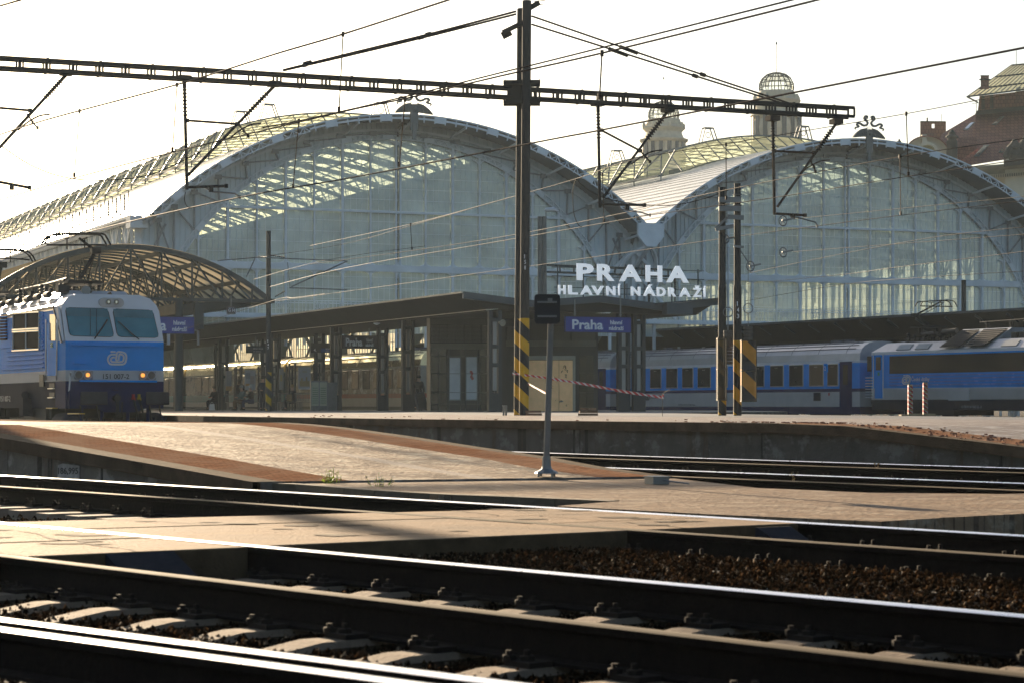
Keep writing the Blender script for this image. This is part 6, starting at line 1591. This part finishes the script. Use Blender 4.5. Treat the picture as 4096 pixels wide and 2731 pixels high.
for k in range(8): a.bar(X3(f3(3464),-.02,1.2+k*.14),X3(f3(3494),-.02,1.2+k*.14),.05,.04)
a.build('side_rib',TWHITE,L3)
b3('hatch',TGREY,f3(3796),f3(3881),1.04,1.55,.05,.04)
words('České dráhy',f3(3721)-f3(3649),.30,frame(X3(f3(3649),-.05,1.93),d3),'lettering',TWHITE,L3,.006,.01)
words('Národní dopravce',f3(3700)-f3(3652),.12,frame(X3(f3(3652),-.03,1.70),d3),'lettering',DIM,L3,.006,.005)
logo(frame(X3(f3(3613),-.05,1.85),d3),.62,TWHITE,L3)
words('CZ ČD 91 54 7 362 132 - 3',f3(3926)-f3(3846),.15,frame(X3(f3(3846),-.01,.68),d3),'lettering',DIM,L3,.006,.008)
a=MB();a.ext([X3(f3(3800)+q[0],-.012,q[1]) for q in ((0,.72),(.34,.72),(.34,.87),(0,.87))],s3*.008);a.build('label_frame',UNDER,L3)
# grille housing
g0,g1=f3(3755),f3(3985)
a=MB();a.hexa([X3(g0,-.0,3.46),X3(f3(3945),-.0,3.46),X3(f3(3945),2.9,3.46),X3(g0,2.9,3.46),X3(f3(3789),.95,4.40),X3(g1,.95,4.40),X3(g1,1.95,4.40),X3(f3(3789),1.95,4.40)]);gh=a.build('grille_housing',WFR,L3)
P_=lambda x0,x1,v:(X3(f3(x0),-.03,3.50).lerp(X3(f3(x1),.92,4.42),v))
for xa,xb,xc,xd in ((3762,3842,3788,3862),(3856,3938,3878,3975)):
    bl,br=X3(f3(xa),-.03,3.55),X3(f3(xb),-.03,3.55);tl_,tr_2=X3(f3(xc),.86,4.32),X3(f3(xd),.86,4.32)
    nn=(br-bl).cross(tl_-bl).normalized()*.02
    if nn.y>0: nn=-nn
    a=MB();a.ext([bl+nn,br+nn,tr_2+nn,tl_+nn],nn);gg=a.build('grille',BLACK,gh)
    a=MB()
    for k in range(9): q=k/8;a.bar(bl.lerp(tl_,q)+nn*2.5,br.lerp(tr_2,q)+nn*2.5,.03,.012)
    a.build('grille_bar',UNDER,gg)
for x0,x1 in ((3580,3633),(3655,3707),(4000,4060)):
    a=MB();s0,s1=f3(x0),f3(x1);a.ext([X3(s0,.07,3.50),X3(s1,.07,3.50),X3(s1,.34,3.76),X3(s0,.34,3.76)],Vector((-.02,-.03,.03)));a.build('roof_panel',TGREY,L3)
a=MB()
for x in (3575,3600,3640,3660,3695,3725,3745): insul(a,X3(f3(x),.9,3.9),X3(f3(x),.9,4.25+.1*((x//5)%3)),.06,.12,4)
for k in range(9): a.box(X3(f3(3570+k*20),1.1,4.0),(.4,.3,.22),.4)
a.tube([X3(f3(3640),.7,4.25),X3(f3(3700),.7,4.28)],.09,8);a.tube([X3(f3(3720),.8,4.3),X3(f3(3775),.8,4.35)],.14,10)
for x in (3870,3965,4022,4060,4085,4120): insul(a,X3(f3(x),1.2,4.4 if x<3990 else 4.0),X3(f3(x),1.2,4.75),.05,.12,5)
a.tube([X3(f3(3840),1.2,4.72),X3(f3(4180),1.2,4.82)],.03,6)
for k in range(6): a.box(X3(f3(4000+k*30),1.0,4.02),(.35,.4,.3),.4)
a.build('roof_equipment',BLACK,L3)
panto(L3,(3714,1300),(3660,1262),(3765,1206),[(3672,1226),(3680,1210),(3700,1207),(3765,1203),(3798,1204),(3810,1212),(3818,1230)],107.5)
for sb in (3.0,12.):
    a=MB();a.box(X3(sb+1.3,1.4,.5),(2.4,3.8,.35),R(28)+math.pi*0)
    for e in (0,2.6): a.tube([X3(sb+e,.35,.6),X3(sb+e,.5,.6)],.6,16)
    a.build('bogie',BOGIE,L3)
# ================================================================ towers behind the hall
STONE=M('pale sandstone',(.62,.56,.42),.85,0,.18,.6,bump=.5,bscale=3)
DFR=M('dark dome frame',(.02,.03,.03),.4,.4,.1,3)
DGL=glass('dome glass',(.95,.97,.94),.8,(.6,.65,.6),.07,.05,-.5)
def tower(x,Y,ytop,yglass,rd,prof,ysp,lab):
    X_=(x-CX)/FO*Y;zf=lambda y:HC+(YH-y)/FO*Y;pf=Y/FO;b=Vector((X_,Y,0));t=thing('stone_tower',lab,'tower',b,'twin towers with glass domes')
    a=MB();a.lathe([(r*pf,zf(y)) for r,y in prof],28,(X_,Y,0));a.build('drum',STONE,t)
    # pilasters and window slots
    a=MB();R_=prof[-1][0]*pf;z1=zf(prof[-3][1])-.5
    for k in range(16): an=k*math.pi/8;a.box((X_+(R_+.02)*math.cos(an),Y+(R_+.02)*math.sin(an),z1/2+6),(.35,.35,z1-12),an)
    for k in range(8):
        an=k*math.pi/4+.2;r2=prof[3][0]*pf;a.lathe([(.10,0),(.2,.15),(.24,.5),(.15,.8)],7,(X_+r2*math.cos(an),Y+r2*math.sin(an),zf(prof[3][1])-.35))
    for k in range(24):
        an=k*math.pi/12;r2=prof[1][0]*pf+.02;a.box((X_+r2*math.cos(an),Y+r2*math.sin(an),zf(prof[1][1])-.35),(.12,.12,.35),an)
    a.build('carving',STONE,t)
    a=MB();zsl=zf(524 if x>3000 else 610)
    for k in range(16): an=(k+.5)*math.pi/8;a.box((X_+R_*1.02*math.cos(an),Y+R_*1.02*math.sin(an),zsl),(.14,.5,3.0),an)
    a.build('window_slot',M('shadowed slot glass',(.10,.10,.09),.3,0,.05) if x<3000 else bpy.data.materials['shadowed slot glass'],t)
    rr=rd*pf;zb=zf(yglass);ht=zf(ytop)-zb
    pr=[(rr*.93,0),(rr*1.0,.22),(rr*.97,.45),(rr*.82,.70),(rr*.55,.89),(rr*.25,.97),(.02,1)]
    a=MB();a.lathe([(r,zb+h*ht) for r,h in pr],16,(X_,Y,0));a.build('glass_dome',DGL,t)
    a=MB()
    for k in range(16):
        an=2*math.pi*k/16;a.tube([(X_+r*1.01*math.cos(an),Y+r*1.01*math.sin(an),zb+h*ht) for r,h in pr],.05,4)
    for r,h in pr[:-1]: a.ring((X_,Y,zb+h*ht),r*1.01,.045,UZ,24)
    a.build('dome_frame',DFR,t)
    a=MB();a.tube([(X_,Y,zb+ht),(X_,Y,zf(ysp))],.035,5);a.lathe([(.02,0),(.12,.05),(.02,.35)],6,(X_,Y,zf(ysp)-.2));a.build('spire',DFR,t)
tower(2655,283,405,484,61,[(66,480),(68,490),(68,505),(82,509),(86,516),(80,522),(72,532),(78,548),(82,556),(99,561),(96,568),(86,575),(84,600),(82,700),(84,1000),(84,1620)],312,'farther tower with a glass dome, left of the other one')
tower(3106,250,291,372,69,[(70,368),(74,375),(76,396),(90,400),(97,406),(92,414),(86,430),(84,445),(102,455),(106,466),(98,472),(90,480),(96,492),(99,520),(94,560),(99,600),(96,1620)],172,'nearer taller tower with a glass dome, right of the other one')
# ================================================================ corner building at the right
PLAS=M('cream plaster',(.66,.62,.48),.85,0,.12,.5)
DST=M('blackened stone',(.07,.065,.05),.85,0,.3,1.2,bump=.5,bscale=3)
def tiles(n,c1,c2):
    m,N,L,b=newmat(n);tc=N.new('ShaderNodeTexCoord');br=N.new('ShaderNodeTexBrick');br.inputs['Scale'].default_value=1;br.inputs['Brick Width'].default_value=.3;br.inputs['Row Height'].default_value=.33;br.inputs['Mortar Size'].default_value=.018;mp=N.new('ShaderNodeMapping');mp.inputs['Rotation'].default_value=(R(90),0,0)
    L.new(tc.outputs['Object'],mp.inputs[0]);L.new(mp.outputs[0],br.inputs[0]);br.inputs['Color1'].default_value=(*c1,1);br.inputs['Color2'].default_value=(*c2,1);br.inputs['Mortar'].default_value=(c1[0]*.4,c1[1]*.4,c1[2]*.4,1)
    L.new(br.outputs[0],b.inputs['Base Color']);b.inputs['Roughness'].default_value=.75
    bp=N.new('ShaderNodeBump');bp.inputs['Strength'].default_value=.8;bp.inputs['Distance'].default_value=.1;L.new(br.outputs['Fac'],bp.inputs['Height']);bp.invert=True;L.new(bp.outputs[0],b.inputs['Normal']);return m
TILE=tiles('red roof tiles',(.34,.135,.085),(.24,.10,.065));BRK=tiles('old brick wall',(.30,.14,.09),(.22,.12,.08))
YB_=190.
Bd=lambda x,y,dY=0:W(x,y,YB_+dY)
bt_=thing('corner_building','old cream building with a big red tiled roof at the right edge','building',Bd(4000,1600))
a=MB();a.hexa([Bd(3905,1620,1),Bd(4300,1620,-1),Bd(4300,1620,25),Bd(3905,1620,25),Bd(3905,690,1),Bd(4300,655,-1),Bd(4300,655,25),Bd(3905,690,25)])
a.hexa([Bd(4020,1620,-1.5),Bd(4300,1620,-2.5),Bd(4300,1620,2),Bd(4020,1620,2),Bd(4020,680,-1.5),Bd(4300,655,-2.5),Bd(4300,655,2),Bd(4020,680,2)])
a.build('wall',PLAS,bt_)
a=MB()
for i,(y0,y1,o_) in enumerate(((662,672,-2.4),(672,682,-2.0),(682,700,-1.6))):
    a.hexa([Bd(3870-i*0,y1+6,o_+1.2),Bd(4320,y1-28,o_-1.5),Bd(4320,y1-28,6),Bd(3870,y1+6,6),Bd(3870,y0+6,o_+1.2),Bd(4320,y0-28,o_-1.5),Bd(4320,y0-28,6),Bd(3870,y0+6,6)])
k=3885
while k<4300: y=712-(k-3885)*.085;a.hexa([Bd(k+dx,y+dy,dY) for dy in (8,-4) for dx,dY in ((0,-2.2),(4,-2.2),(4,0),(0,0))]);k+=9
a.build('cornice',M('cornice stone',(.34,.32,.24),.85,0,.25,1),bt_)
a=MB();ev=[Bd(3690,720,-.5),Bd(3872,664,-1.5),Bd(4320,590,-3.5)];tp=[Bd(3906,455,10),Bd(3906,455,10),Bd(4320,395,8)]
a.add([Bd(3560,740,22),ev[0],ev[1],ev[2],tp[2],tp[1],Bd(3768,536,8),Bd(3700,580,20)],[(1,2,5,6),(2,3,4,5)])
rf=a.build('roof',TILE,bt_)
def skyl(x0,y0,x1,y1,x2,y2,x3,y3,dY):
    a=MB();P=[Bd(x0,y0,dY),Bd(x1,y1,dY),Bd(x2,y2,dY+2),Bd(x3,y3,dY+2)];P=[p+Vector((0,-.25,.05)) for p in P];a.ext(P,Vector((0,-.06,.05)));f=a.build('skylight',M('skylight frame',(.18,.17,.15),.5) if 'skylight frame' not in bpy.data.materials else bpy.data.materials['skylight frame'],rf)
    c=sum(P,Vector())/4;a=MB();a.ext([c+(p-c)*.8+Vector((0,-.1,.07)) for p in P],Vector((0,-.01,.01)));a.build('pane',M('bright sky pane',(.75,.74,.66),.1,.9,.05) if 'bright sky pane' not in bpy.data.materials else bpy.data.materials['bright sky pane'],f)
skyl(3850,527,3868,527,3898,494,3880,497,5);skyl(3964,505,3982,505,4014,472,3996,475,4.6);skyl(3892,632,3913,632,3955,585,3932,588,0);skyl(3992,616,4010,616,4022,592,4008,592,-.2)
a=MB();a.hexa([Bd(3910,455,8),Bd(4320,415,6),Bd(4320,415,16),Bd(3910,455,16),Bd(3918,385,8),Bd(4320,340,6),Bd(4320,340,16),Bd(3918,385,16)]);at_=a.build('attic',BRK,bt_)
a=MB();a.hexa([Bd(3900,462,7.4),Bd(4320,418,5.4),Bd(4320,418,16),Bd(3900,462,16),Bd(3905,444,7.4),Bd(4320,402,5.4),Bd(4320,402,16),Bd(3905,444,16)]);
for x in (3925,3960,4010,4055): a.hexa([Bd(x+dx,y_-(x-3918)*.1,7.6+dY) for y_ in (440,385) for dx,dY in ((0,0),(14,0),(14,1),(0,1))])
a.build('attic_band',DST,at_)
for x0 in (4062,4130): a=MB();a.ext([Bd(x0,375-(x0-4062)*.1,7.5),Bd(x0+20,373-(x0-4062)*.1,7.5),Bd(x0+20,350-(x0-4062)*.1,7.5),Bd(x0,353-(x0-4062)*.1,7.5)],Vector((0,-.1,0)));a.build('bright_window',bpy.data.materials['bright sky pane'],at_)
GRF=glass('old roof glass',(.92,.92,.78),.5,(.75,.72,.55),.35,.3,-.6,True)
e0,e1,r0_,r1_=Bd(3868,388,4),Bd(4330,330,2),Bd(4045,262,12),Bd(4330,238,12)
a=MB();a.add([e0,e1,r1_,r0_],[(0,1,2,3)]);b0_=Bd(3990,372,20);a.add([r0_,r1_,Bd(4330,330,22),Bd(3990,372,20)],[(0,1,2,3)]);a.add([e0,r0_,b0_],[(0,1,2)]);gr=a.build('glass_roof',GRF,bt_)
a=MB()
for k in range(22): q=k/21;a.bar(e0.lerp(e1,q),r0_.lerp(r1_,q),.055,.06)
for q in (.0,.25,.62,1): a.bar(e0.lerp(r0_,q),e1.lerp(r1_,q),.12,.12)
a.bar(e0,Bd(3910,410,7),.1);a.build('glazing_bars',DFR,gr)
def chim(x0,x1,y0,y1,dY,lab=None,nm='chimney',par=None):
    a=MB();w=.9;a.hexa([Bd(x0,y1,dY),Bd(x1,y1,dY),Bd(x1,y1,dY+1.2),Bd(x0,y1,dY+1.2),Bd(x0,y0,dY),Bd(x1,y0,dY),Bd(x1,y0,dY+1.2),Bd(x0,y0,dY+1.2)]);c=a.build(nm,BRK,par or bt_)
    a=MB();a.hexa([Bd(x0-6,y0+18,dY-.1),Bd(x1+6,y0+18,dY-.1),Bd(x1+6,y0+18,dY+1.3),Bd(x0-6,y0+18,dY+1.3),Bd(x0-6,y0+13,dY-.1),Bd(x1+6,y0+13,dY-.1),Bd(x1+6,y0+13,dY+1.3),Bd(x0-6,y0+13,dY+1.3)]);a.hexa([Bd(x0-1,y0+1,dY-.1),Bd(x1+1,y0+1,dY-.1),Bd(x1+1,y0+1,dY+1.3),Bd(x0-1,y0+1,dY+1.3),Bd(x0-1,y0-2,dY-.1),Bd(x1+1,y0-2,dY-.1),Bd(x1+1,y0-2,dY+1.3),Bd(x0-1,y0-2,dY+1.3)]);a.build('cap',DST,c)
chim(3923,3956,304,358,3.6)
a=MB();a.tube([Bd(4065,262,10),Bd(4065,200,10)],.03,5);a.tube([Bd(3905,450,7),Bd(3905,412,7)],.03,5);a.tube([Bd(3888,416,7),Bd(3920,412,7)],.02,5);a.build('antenna',DFR,bt_)
# big brick stack with a hole
a=MB()
for x0,x1,y0,y1 in ((3681,3727,487,560),(3738,3784,487,560),(3727,3738,487,497),(3727,3738,512,560)): a.hexa([Bd(x0,y1,10),Bd(x1,y1,10),Bd(x1,y1,12),Bd(x0,y1,12),Bd(x0,y0+2,10),Bd(x1,y0+2,10),Bd(x1,y0+2,12),Bd(x0,y0+2,12)])
cs=a.build('brick_stack',BRK,bt_)
a=MB();a.hexa([Bd(3679,490,9.8),Bd(3786,490,9.8),Bd(3786,490,12.2),Bd(3679,490,12.2),Bd(3683,485,9.8),Bd(3782,486,9.8),Bd(3782,486,12.2),Bd(3683,485,12.2)]);a.tube([Bd(3709,487,11),Bd(3709,472,11)],.07,6);a.tube([Bd(3766,487,11),Bd(3766,456,11)],.02,5);a.build('cap',DST,cs)
# dormer with a round gable
DX,DY,DR=3708,628,84
a=MB();pts=[Bd(3626,640,0)]+[Bd(DX+DR*math.cos(math.pi-math.pi*k/14*1)*.98,612-70*math.sin(math.pi*k/14)*.92,0) for k in range(15)]+[Bd(3790,640,0)];a.ext(pts,Vector((0,.8,0)));dm=a.build('dormer',PLAS,bt_)
a=MB()
for k in range(14):
    p=lambda k,r,dY:Bd(DX+(DR+r)*math.cos(math.pi-math.pi*k/14)*.98,612-(70+r)*math.sin(math.pi*k/14)*.92,dY)
    a.hexa([p(k,0,-.6),p(k+1,0,-.6),p(k+1,0,10),p(k,0,10),p(k,5,-.6),p(k+1,5,-.6),p(k+1,5,10),p(k,5,10)])
a.build('dormer_roof',TILE,dm)
a=MB();pts=[Bd(DX+30*math.cos(math.pi*k/10),612-28*math.sin(math.pi*k/10),-.1) for k in range(11)];a.ext(pts,Vector((0,-.1,0)));a.build('lunette',GRF,dm)
a=MB()
for k in range(10): q=lambda k,r:Bd(DX+r*math.cos(math.pi*k/10),612-r*.95*math.sin(math.pi*k/10),-.25);a.bar(q(k,40),q(k+1,40),.25)
a.box(Bd(DX-12,562,-.2),(.4,.4,.9));a.build('moulding',PLAS,dm)
# tiled side of the dormer
a=MB();a.add([Bd(3832,548,0),Bd(3905,552,2),Bd(3915,590,1),Bd(3832,590,-1)],[(0,1,2,3)]);a.add([Bd(3832,590,-.6),Bd(3915,592,1),Bd(3840,645,0),Bd(3832,645,0)],[(0,1,2,3)]);a.build('side_roof',TILE,dm)
a=MB();b=Bd(3808,650,-1);pf=189/FO
a.lathe([(22*pf,0),(22*pf,85*pf),(18*pf,88*pf),(18*pf,95*pf),(27*pf,99*pf),(24*pf,104*pf),(14*pf,112*pf),(15*pf,118*pf),(8*pf,124*pf),(4*pf,130*pf)],14,tuple(b));a.build('finial_pillar',DST,bt_)
b=Bd(3597,575,-1);a=MB();a.lathe([(8*pf,0),(9*pf,8*pf),(4*pf,12*pf),(2*pf,18*pf)],8,tuple(b));a.build('small_finial',DST,bt_)
# statue group on the eave, built as draped figures
st=thing('statue_group','blackened stone statue group sitting on the eave at the right edge','statue',Bd(4055,655,-3))
a=MB()
def sk(name,pts,edges,rad,mat,par,lv=1,base=None):
    me=bpy.data.meshes.new(name);b=base if base is not None else BASE.get(par.name,Vector())
    me.from_pydata([tuple(Vector(p)-b) for p in pts],edges,[]);me.materials.append(mat);o=bpy.data.objects.new(name,me);COL.objects.link(o);o.parent=par;BASE[o.name]=b
    s=o.modifiers.new('skin','SKIN');
    for i,r_ in enumerate(rad): me.skin_vertices[0].data[i].radius=(r_,r_)
    me.skin_vertices[0].data[0].use_root=True
    u=o.modifiers.new('sub','SUBSURF');u.levels=lv;u.render_levels=lv
    return o
P=[Bd(4060,655,-3),Bd(4062,615,-3),Bd(4060,585,-3),Bd(4058,565,-3),Bd(4058,556,-3),Bd(4040,595,-3.4),Bd(4028,612,-3.6),Bd(4022,640,-3.6),Bd(4090,600,-3),Bd(4120,620,-3),Bd(4125,650,-3),Bd(4100,560,-3.0),Bd(4105,545,-3)]
sk('figures',P,[(0,1),(1,2),(2,3),(3,4),(2,5),(5,6),(6,7),(1,8),(8,9),(9,10),(8,11),(11,12)],[.75,.65,.5,.22,.26,.35,.3,.35,.55,.5,.45,.3,.25],DST,st)
a=MB();a.hexa([Bd(4015,668,-3.6),Bd(4180,650,-4),Bd(4180,650,-1),Bd(4015,668,-1),Bd(4015,640,-3.6),Bd(4180,625,-4),Bd(4180,625,-1),Bd(4015,640,-1)]);a.build('plinth',DST,st)
# ================================================================ people
SKIN=plain('skin',(.42,.26,.19),.6)
def cloth(n,c): return M(n,c,.85,0,.2,6)
def person(lab,base,rz,pose,coat,legs,hat=None,hair=(.04,.03,.02),s=1.,bag=None):
    t=thing('person',lab,'person',base,None,rz,True)
    V=Vector
    if pose=='sit':
        hip=V((0,0,.50));kn=[V((s_*.10,-.45,.52)) for s_ in(-1,1)];ft=[V((s_*.10,-.42,.09)) for s_ in(-1,1)];toe=[V((s_*.11,-.58,.05)) for s_ in(-1,1)];ch=V((0,.02,.92));nk=V((0,-.02,1.08));hd=V((0,-.05,1.22));el=[V((s_*.25,-.08,.78)) for s_ in(-1,1)];hn=[V((s_*.08,-.34,.72)) for s_ in(-1,1)]
    elif pose=='walk':
        hip=V((0,0,.92));kn=[V((-.1,-.18,.5)),V((.1,.12,.48))];ft=[V((-.1,-.22,.09)),V((.1,.38,.14))];toe=[V((-.1,-.38,.06)),V((.1,.28,.04))];ch=V((0,-.02,1.32));nk=V((0,-.03,1.48));hd=V((0,-.05,1.62));el=[V((-.27,.05,1.12)),V((.27,.02,1.1))];hn=[V((-.27,-.12,.92)),V((.30,.12,.86))]
    else:
        hip=V((0,0,.92));kn=[V((s_*.1,-.02,.5)) for s_ in(-1,1)];ft=[V((s_*.1,0,.09)) for s_ in(-1,1)];toe=[V((s_*.12,-.15,.05)) for s_ in(-1,1)];ch=V((0,0,1.32));nk=V((0,0,1.48));hd=V((0,-.03,1.62));el=[V((s_*.26,.03,1.12)) for s_ in(-1,1)];hn=[V((s_*.16,-.22,1.05)) for s_ in(-1,1)]
    sh=[ch+V((s_*.18,0,.08)) for s_ in(-1,1)];hj=[hip+V((s_*.09,0,0)) for s_ in(-1,1)]
    fing=[];fe_=[]
    pts=[hip,ch,nk,hd,sh[0],el[0],hn[0],sh[1],el[1],hn[1],hj[0],kn[0],ft[0],toe[0],hj[1],kn[1],ft[1],toe[1],hd+V((0,0,.10))]
    E=[(0,1),(1,2),(2,3),(3,18),(1,4),(4,5),(5,6),(1,7),(7,8),(8,9),(0,10),(10,11),(11,12),(12,13),(0,14),(14,15),(15,16),(16,17)]
    rad=[.13,.14,.055,.095,.06,.042,.028,.06,.042,.028,.09,.06,.042,.03,.09,.06,.042,.03,.07]
    for h,e in ((6,5),(9,8)):
        d=(pts[h]-pts[e]).normalized();sd_=d.orthogonal().normalized()
        for k in range(4): 
            pts.append(pts[h]+d*(.09-.006*abs(k-1.5))+sd_*(.02*(k-1.5)));E.append((h,len(pts)-1));rad.append(.009)
        pts.append(pts[h]+d*.04+d.cross(sd_)*.04);E.append((h,len(pts)-1));rad.append(.01)
    sk('body',pts,E,rad,SKIN,t,1,V((0,0,0)))
    sk('coat',[hip+V((0,0,-.04)),ch,nk-V((0,0,.03)),sh[0],el[0],hn[0].lerp(el[0],.15),sh[1],el[1],hn[1].lerp(el[1],.15)],[(0,1),(1,2),(1,3),(3,4),(4,5),(1,6),(6,7),(7,8)],[.17,.175,.08,.085,.065,.055,.085,.065,.055],coat,t,1,V((0,0,0)))
    sk('trousers',[hip,hj[0],kn[0],ft[0]+V((0,0,.04)),hj[1],kn[1],ft[1]+V((0,0,.04))],[(0,1),(1,2),(2,3),(0,4),(4,5),(5,6)],[.14,.11,.078,.062,.11,.078,.062],legs,t,1,V((0,0,0)))
    for i in (0,1): a=MB();a.tube([ft[i]+V((0,.05,-.03)),ft[i]+V((0,-.06,-.03)),toe[i]+V((0,0,0))],[.05,.055,.04],8);a.build('shoe',cloth('shoe leather '+lab[:8]+str(i),(.03,.025,.02)),t,world=False)
    a=MB();c=hd+V((0,0,.03));a.lathe([(.105,-.02),(.112,.04),(.10,.09),(.06,.135),(.01,.15)],12,tuple(c+V((0,.015,0))));a.build('woolly_hat' if hat else 'hair',cloth('hat '+lab[:10],hat or hair),t,True,False)
    a=MB();a.lathe([(.012,-.01),(.016,.02),(.006,.04)],6,tuple(hd+V((0,-.10,.0))));
    a.build('nose',SKIN,t,True,False)
    a=MB()
    for s_ in (-1,1): a.lathe([(.004,-.008),(.010,0),(.004,.008)],6,tuple(hd+V((s_*.033,-.092,.035))))
    a.build('eyes',plain('eye '+lab[:8],(.02,.02,.02),.3),t,True,False)
    return t
NV=cloth('black coat',(.012,.012,.015));BR_=cloth('brown coat',(.10,.055,.025));GY=cloth('grey green jacket',(.13,.17,.17));DK=cloth('dark trousers',(.015,.018,.03));JE=cloth('blue jeans',(.03,.05,.10));TN=cloth('tan trousers',(.12,.075,.04))
def gp(x,Y): return pos(x,Y)
person('person in a dark coat sitting bent forward beside a white bag',gp(858,127),R(-40),'sit',NV,DK)
person('seated person in a grey woolly hat and grey green jacket',gp(968,124.5),R(-60),'sit',GY,TN,(.20,.22,.21))
person('seated person in a white woolly hat with a pale scarf',gp(1004,124),R(-70),'sit',NV,JE,(.50,.50,.48))
person('person standing in a black coat between the two framed posters',gp(961,130),R(20),'stand',NV,DK)
person('person in a dark checked jacket standing just left of the slim mast',gp(1051,116),R(30),'stand',cloth('dark checked jacket',(.03,.04,.05)),DK)
person('seated woman in a black coat with a pale fur collar',gp(1172,119),R(-70),'sit',NV,DK,None,(.25,.17,.08))
person('person in a black suit walking with a large suitcase by the kiosk corner',gp(1674,112),R(170),'walk',NV,DK)
# bags
p=gp(848,126.3);t=thing('white_bag','white carrier bag on the ground beside the bent figure','bag',p);a=MB();a.hexa([p+Vector(q) for q in ((-.16,-.1,0),(.16,-.1,0),(.16,.1,0),(-.16,.1,0),(-.13,-.05,.34),(.13,-.05,.36),(.13,.05,.35),(-.13,.05,.33))]);a.build('bag',WHITE,t);a=MB();a.ring(p+Vector((0,0,.36)),.08,.008,(0,1,0));a.build('handle',WHITE,t)
p=gp(1157,118.5)+UZ*.5;t=thing('paper_bag','brown paper bag held by the seated woman','bag',p);a=MB();a.hexa([p+Vector(q) for q in ((-.13,-.08,0),(.13,-.08,0),(.13,.08,0),(-.13,.08,0),(-.13,-.06,.34),(.13,-.06,.36),(.13,.06,.35),(-.13,.06,.33))]);a.build('bag',cloth('kraft paper',(.30,.20,.10)),t)
p=gp(1692,110.5);t=thing('suitcase','large grey blue suitcase tilted beside the walking person','suitcase',p)
mm=Matrix.Translation(p)@Matrix.Rotation(R(24),4,'Z')@Matrix.Rotation(R(-14),4,'Y')
a=MB(mm);a.box((0,0,.50),(.50,.30,.84));o=a.build('shell',M('suitcase fabric',(.05,.06,.075),.6),t);md=o.modifiers.new('b','BEVEL');md.width=.05;md.segments=3
a=MB(mm);a.box((0,-.16,.45),(.40,.03,.5));a.box((0,-.16,.8),(.36,.03,.12));a.build('pocket',M('suitcase pocket',(.04,.05,.06),.6),t)
a=MB(mm);a.tube([(-.1,.1,.9),(-.1,.1,1.15),(.1,.1,1.15),(.1,.1,.9)],.012,5);a.build('handle',GALV,t)
a=MB(mm)
for s_ in (-.2,.2): a.tube([(s_,-.03,.04),(s_,.03,.04)],.045,8)
a.build('wheels',BLACK,t)
# driver, seen through the cab glass as a dim shape just in front of the blind: head and shoulders inside the cab
# ================================================================ haze
hz=MB();hz.box((0,720,34.),(1810,1580,70.6))
o=hz.build('haze',None)
m=bpy.data.materials.new('haze');m.use_nodes=True;N=m.node_tree.nodes;N.remove(N['Principled BSDF']);v=N.new('ShaderNodeVolumePrincipled');v.inputs['Color'].default_value=(.72,.86,.98,1);v.inputs['Density'].default_value=.00013;v.inputs['Anisotropy'].default_value=.45
m.node_tree.links.new(v.outputs[0],N['Material Output'].inputs['Volume']);o.data.materials.clear();o.data.materials.append(m)
tag(o,'pale morning haze over the whole station','haze',kind='stuff')
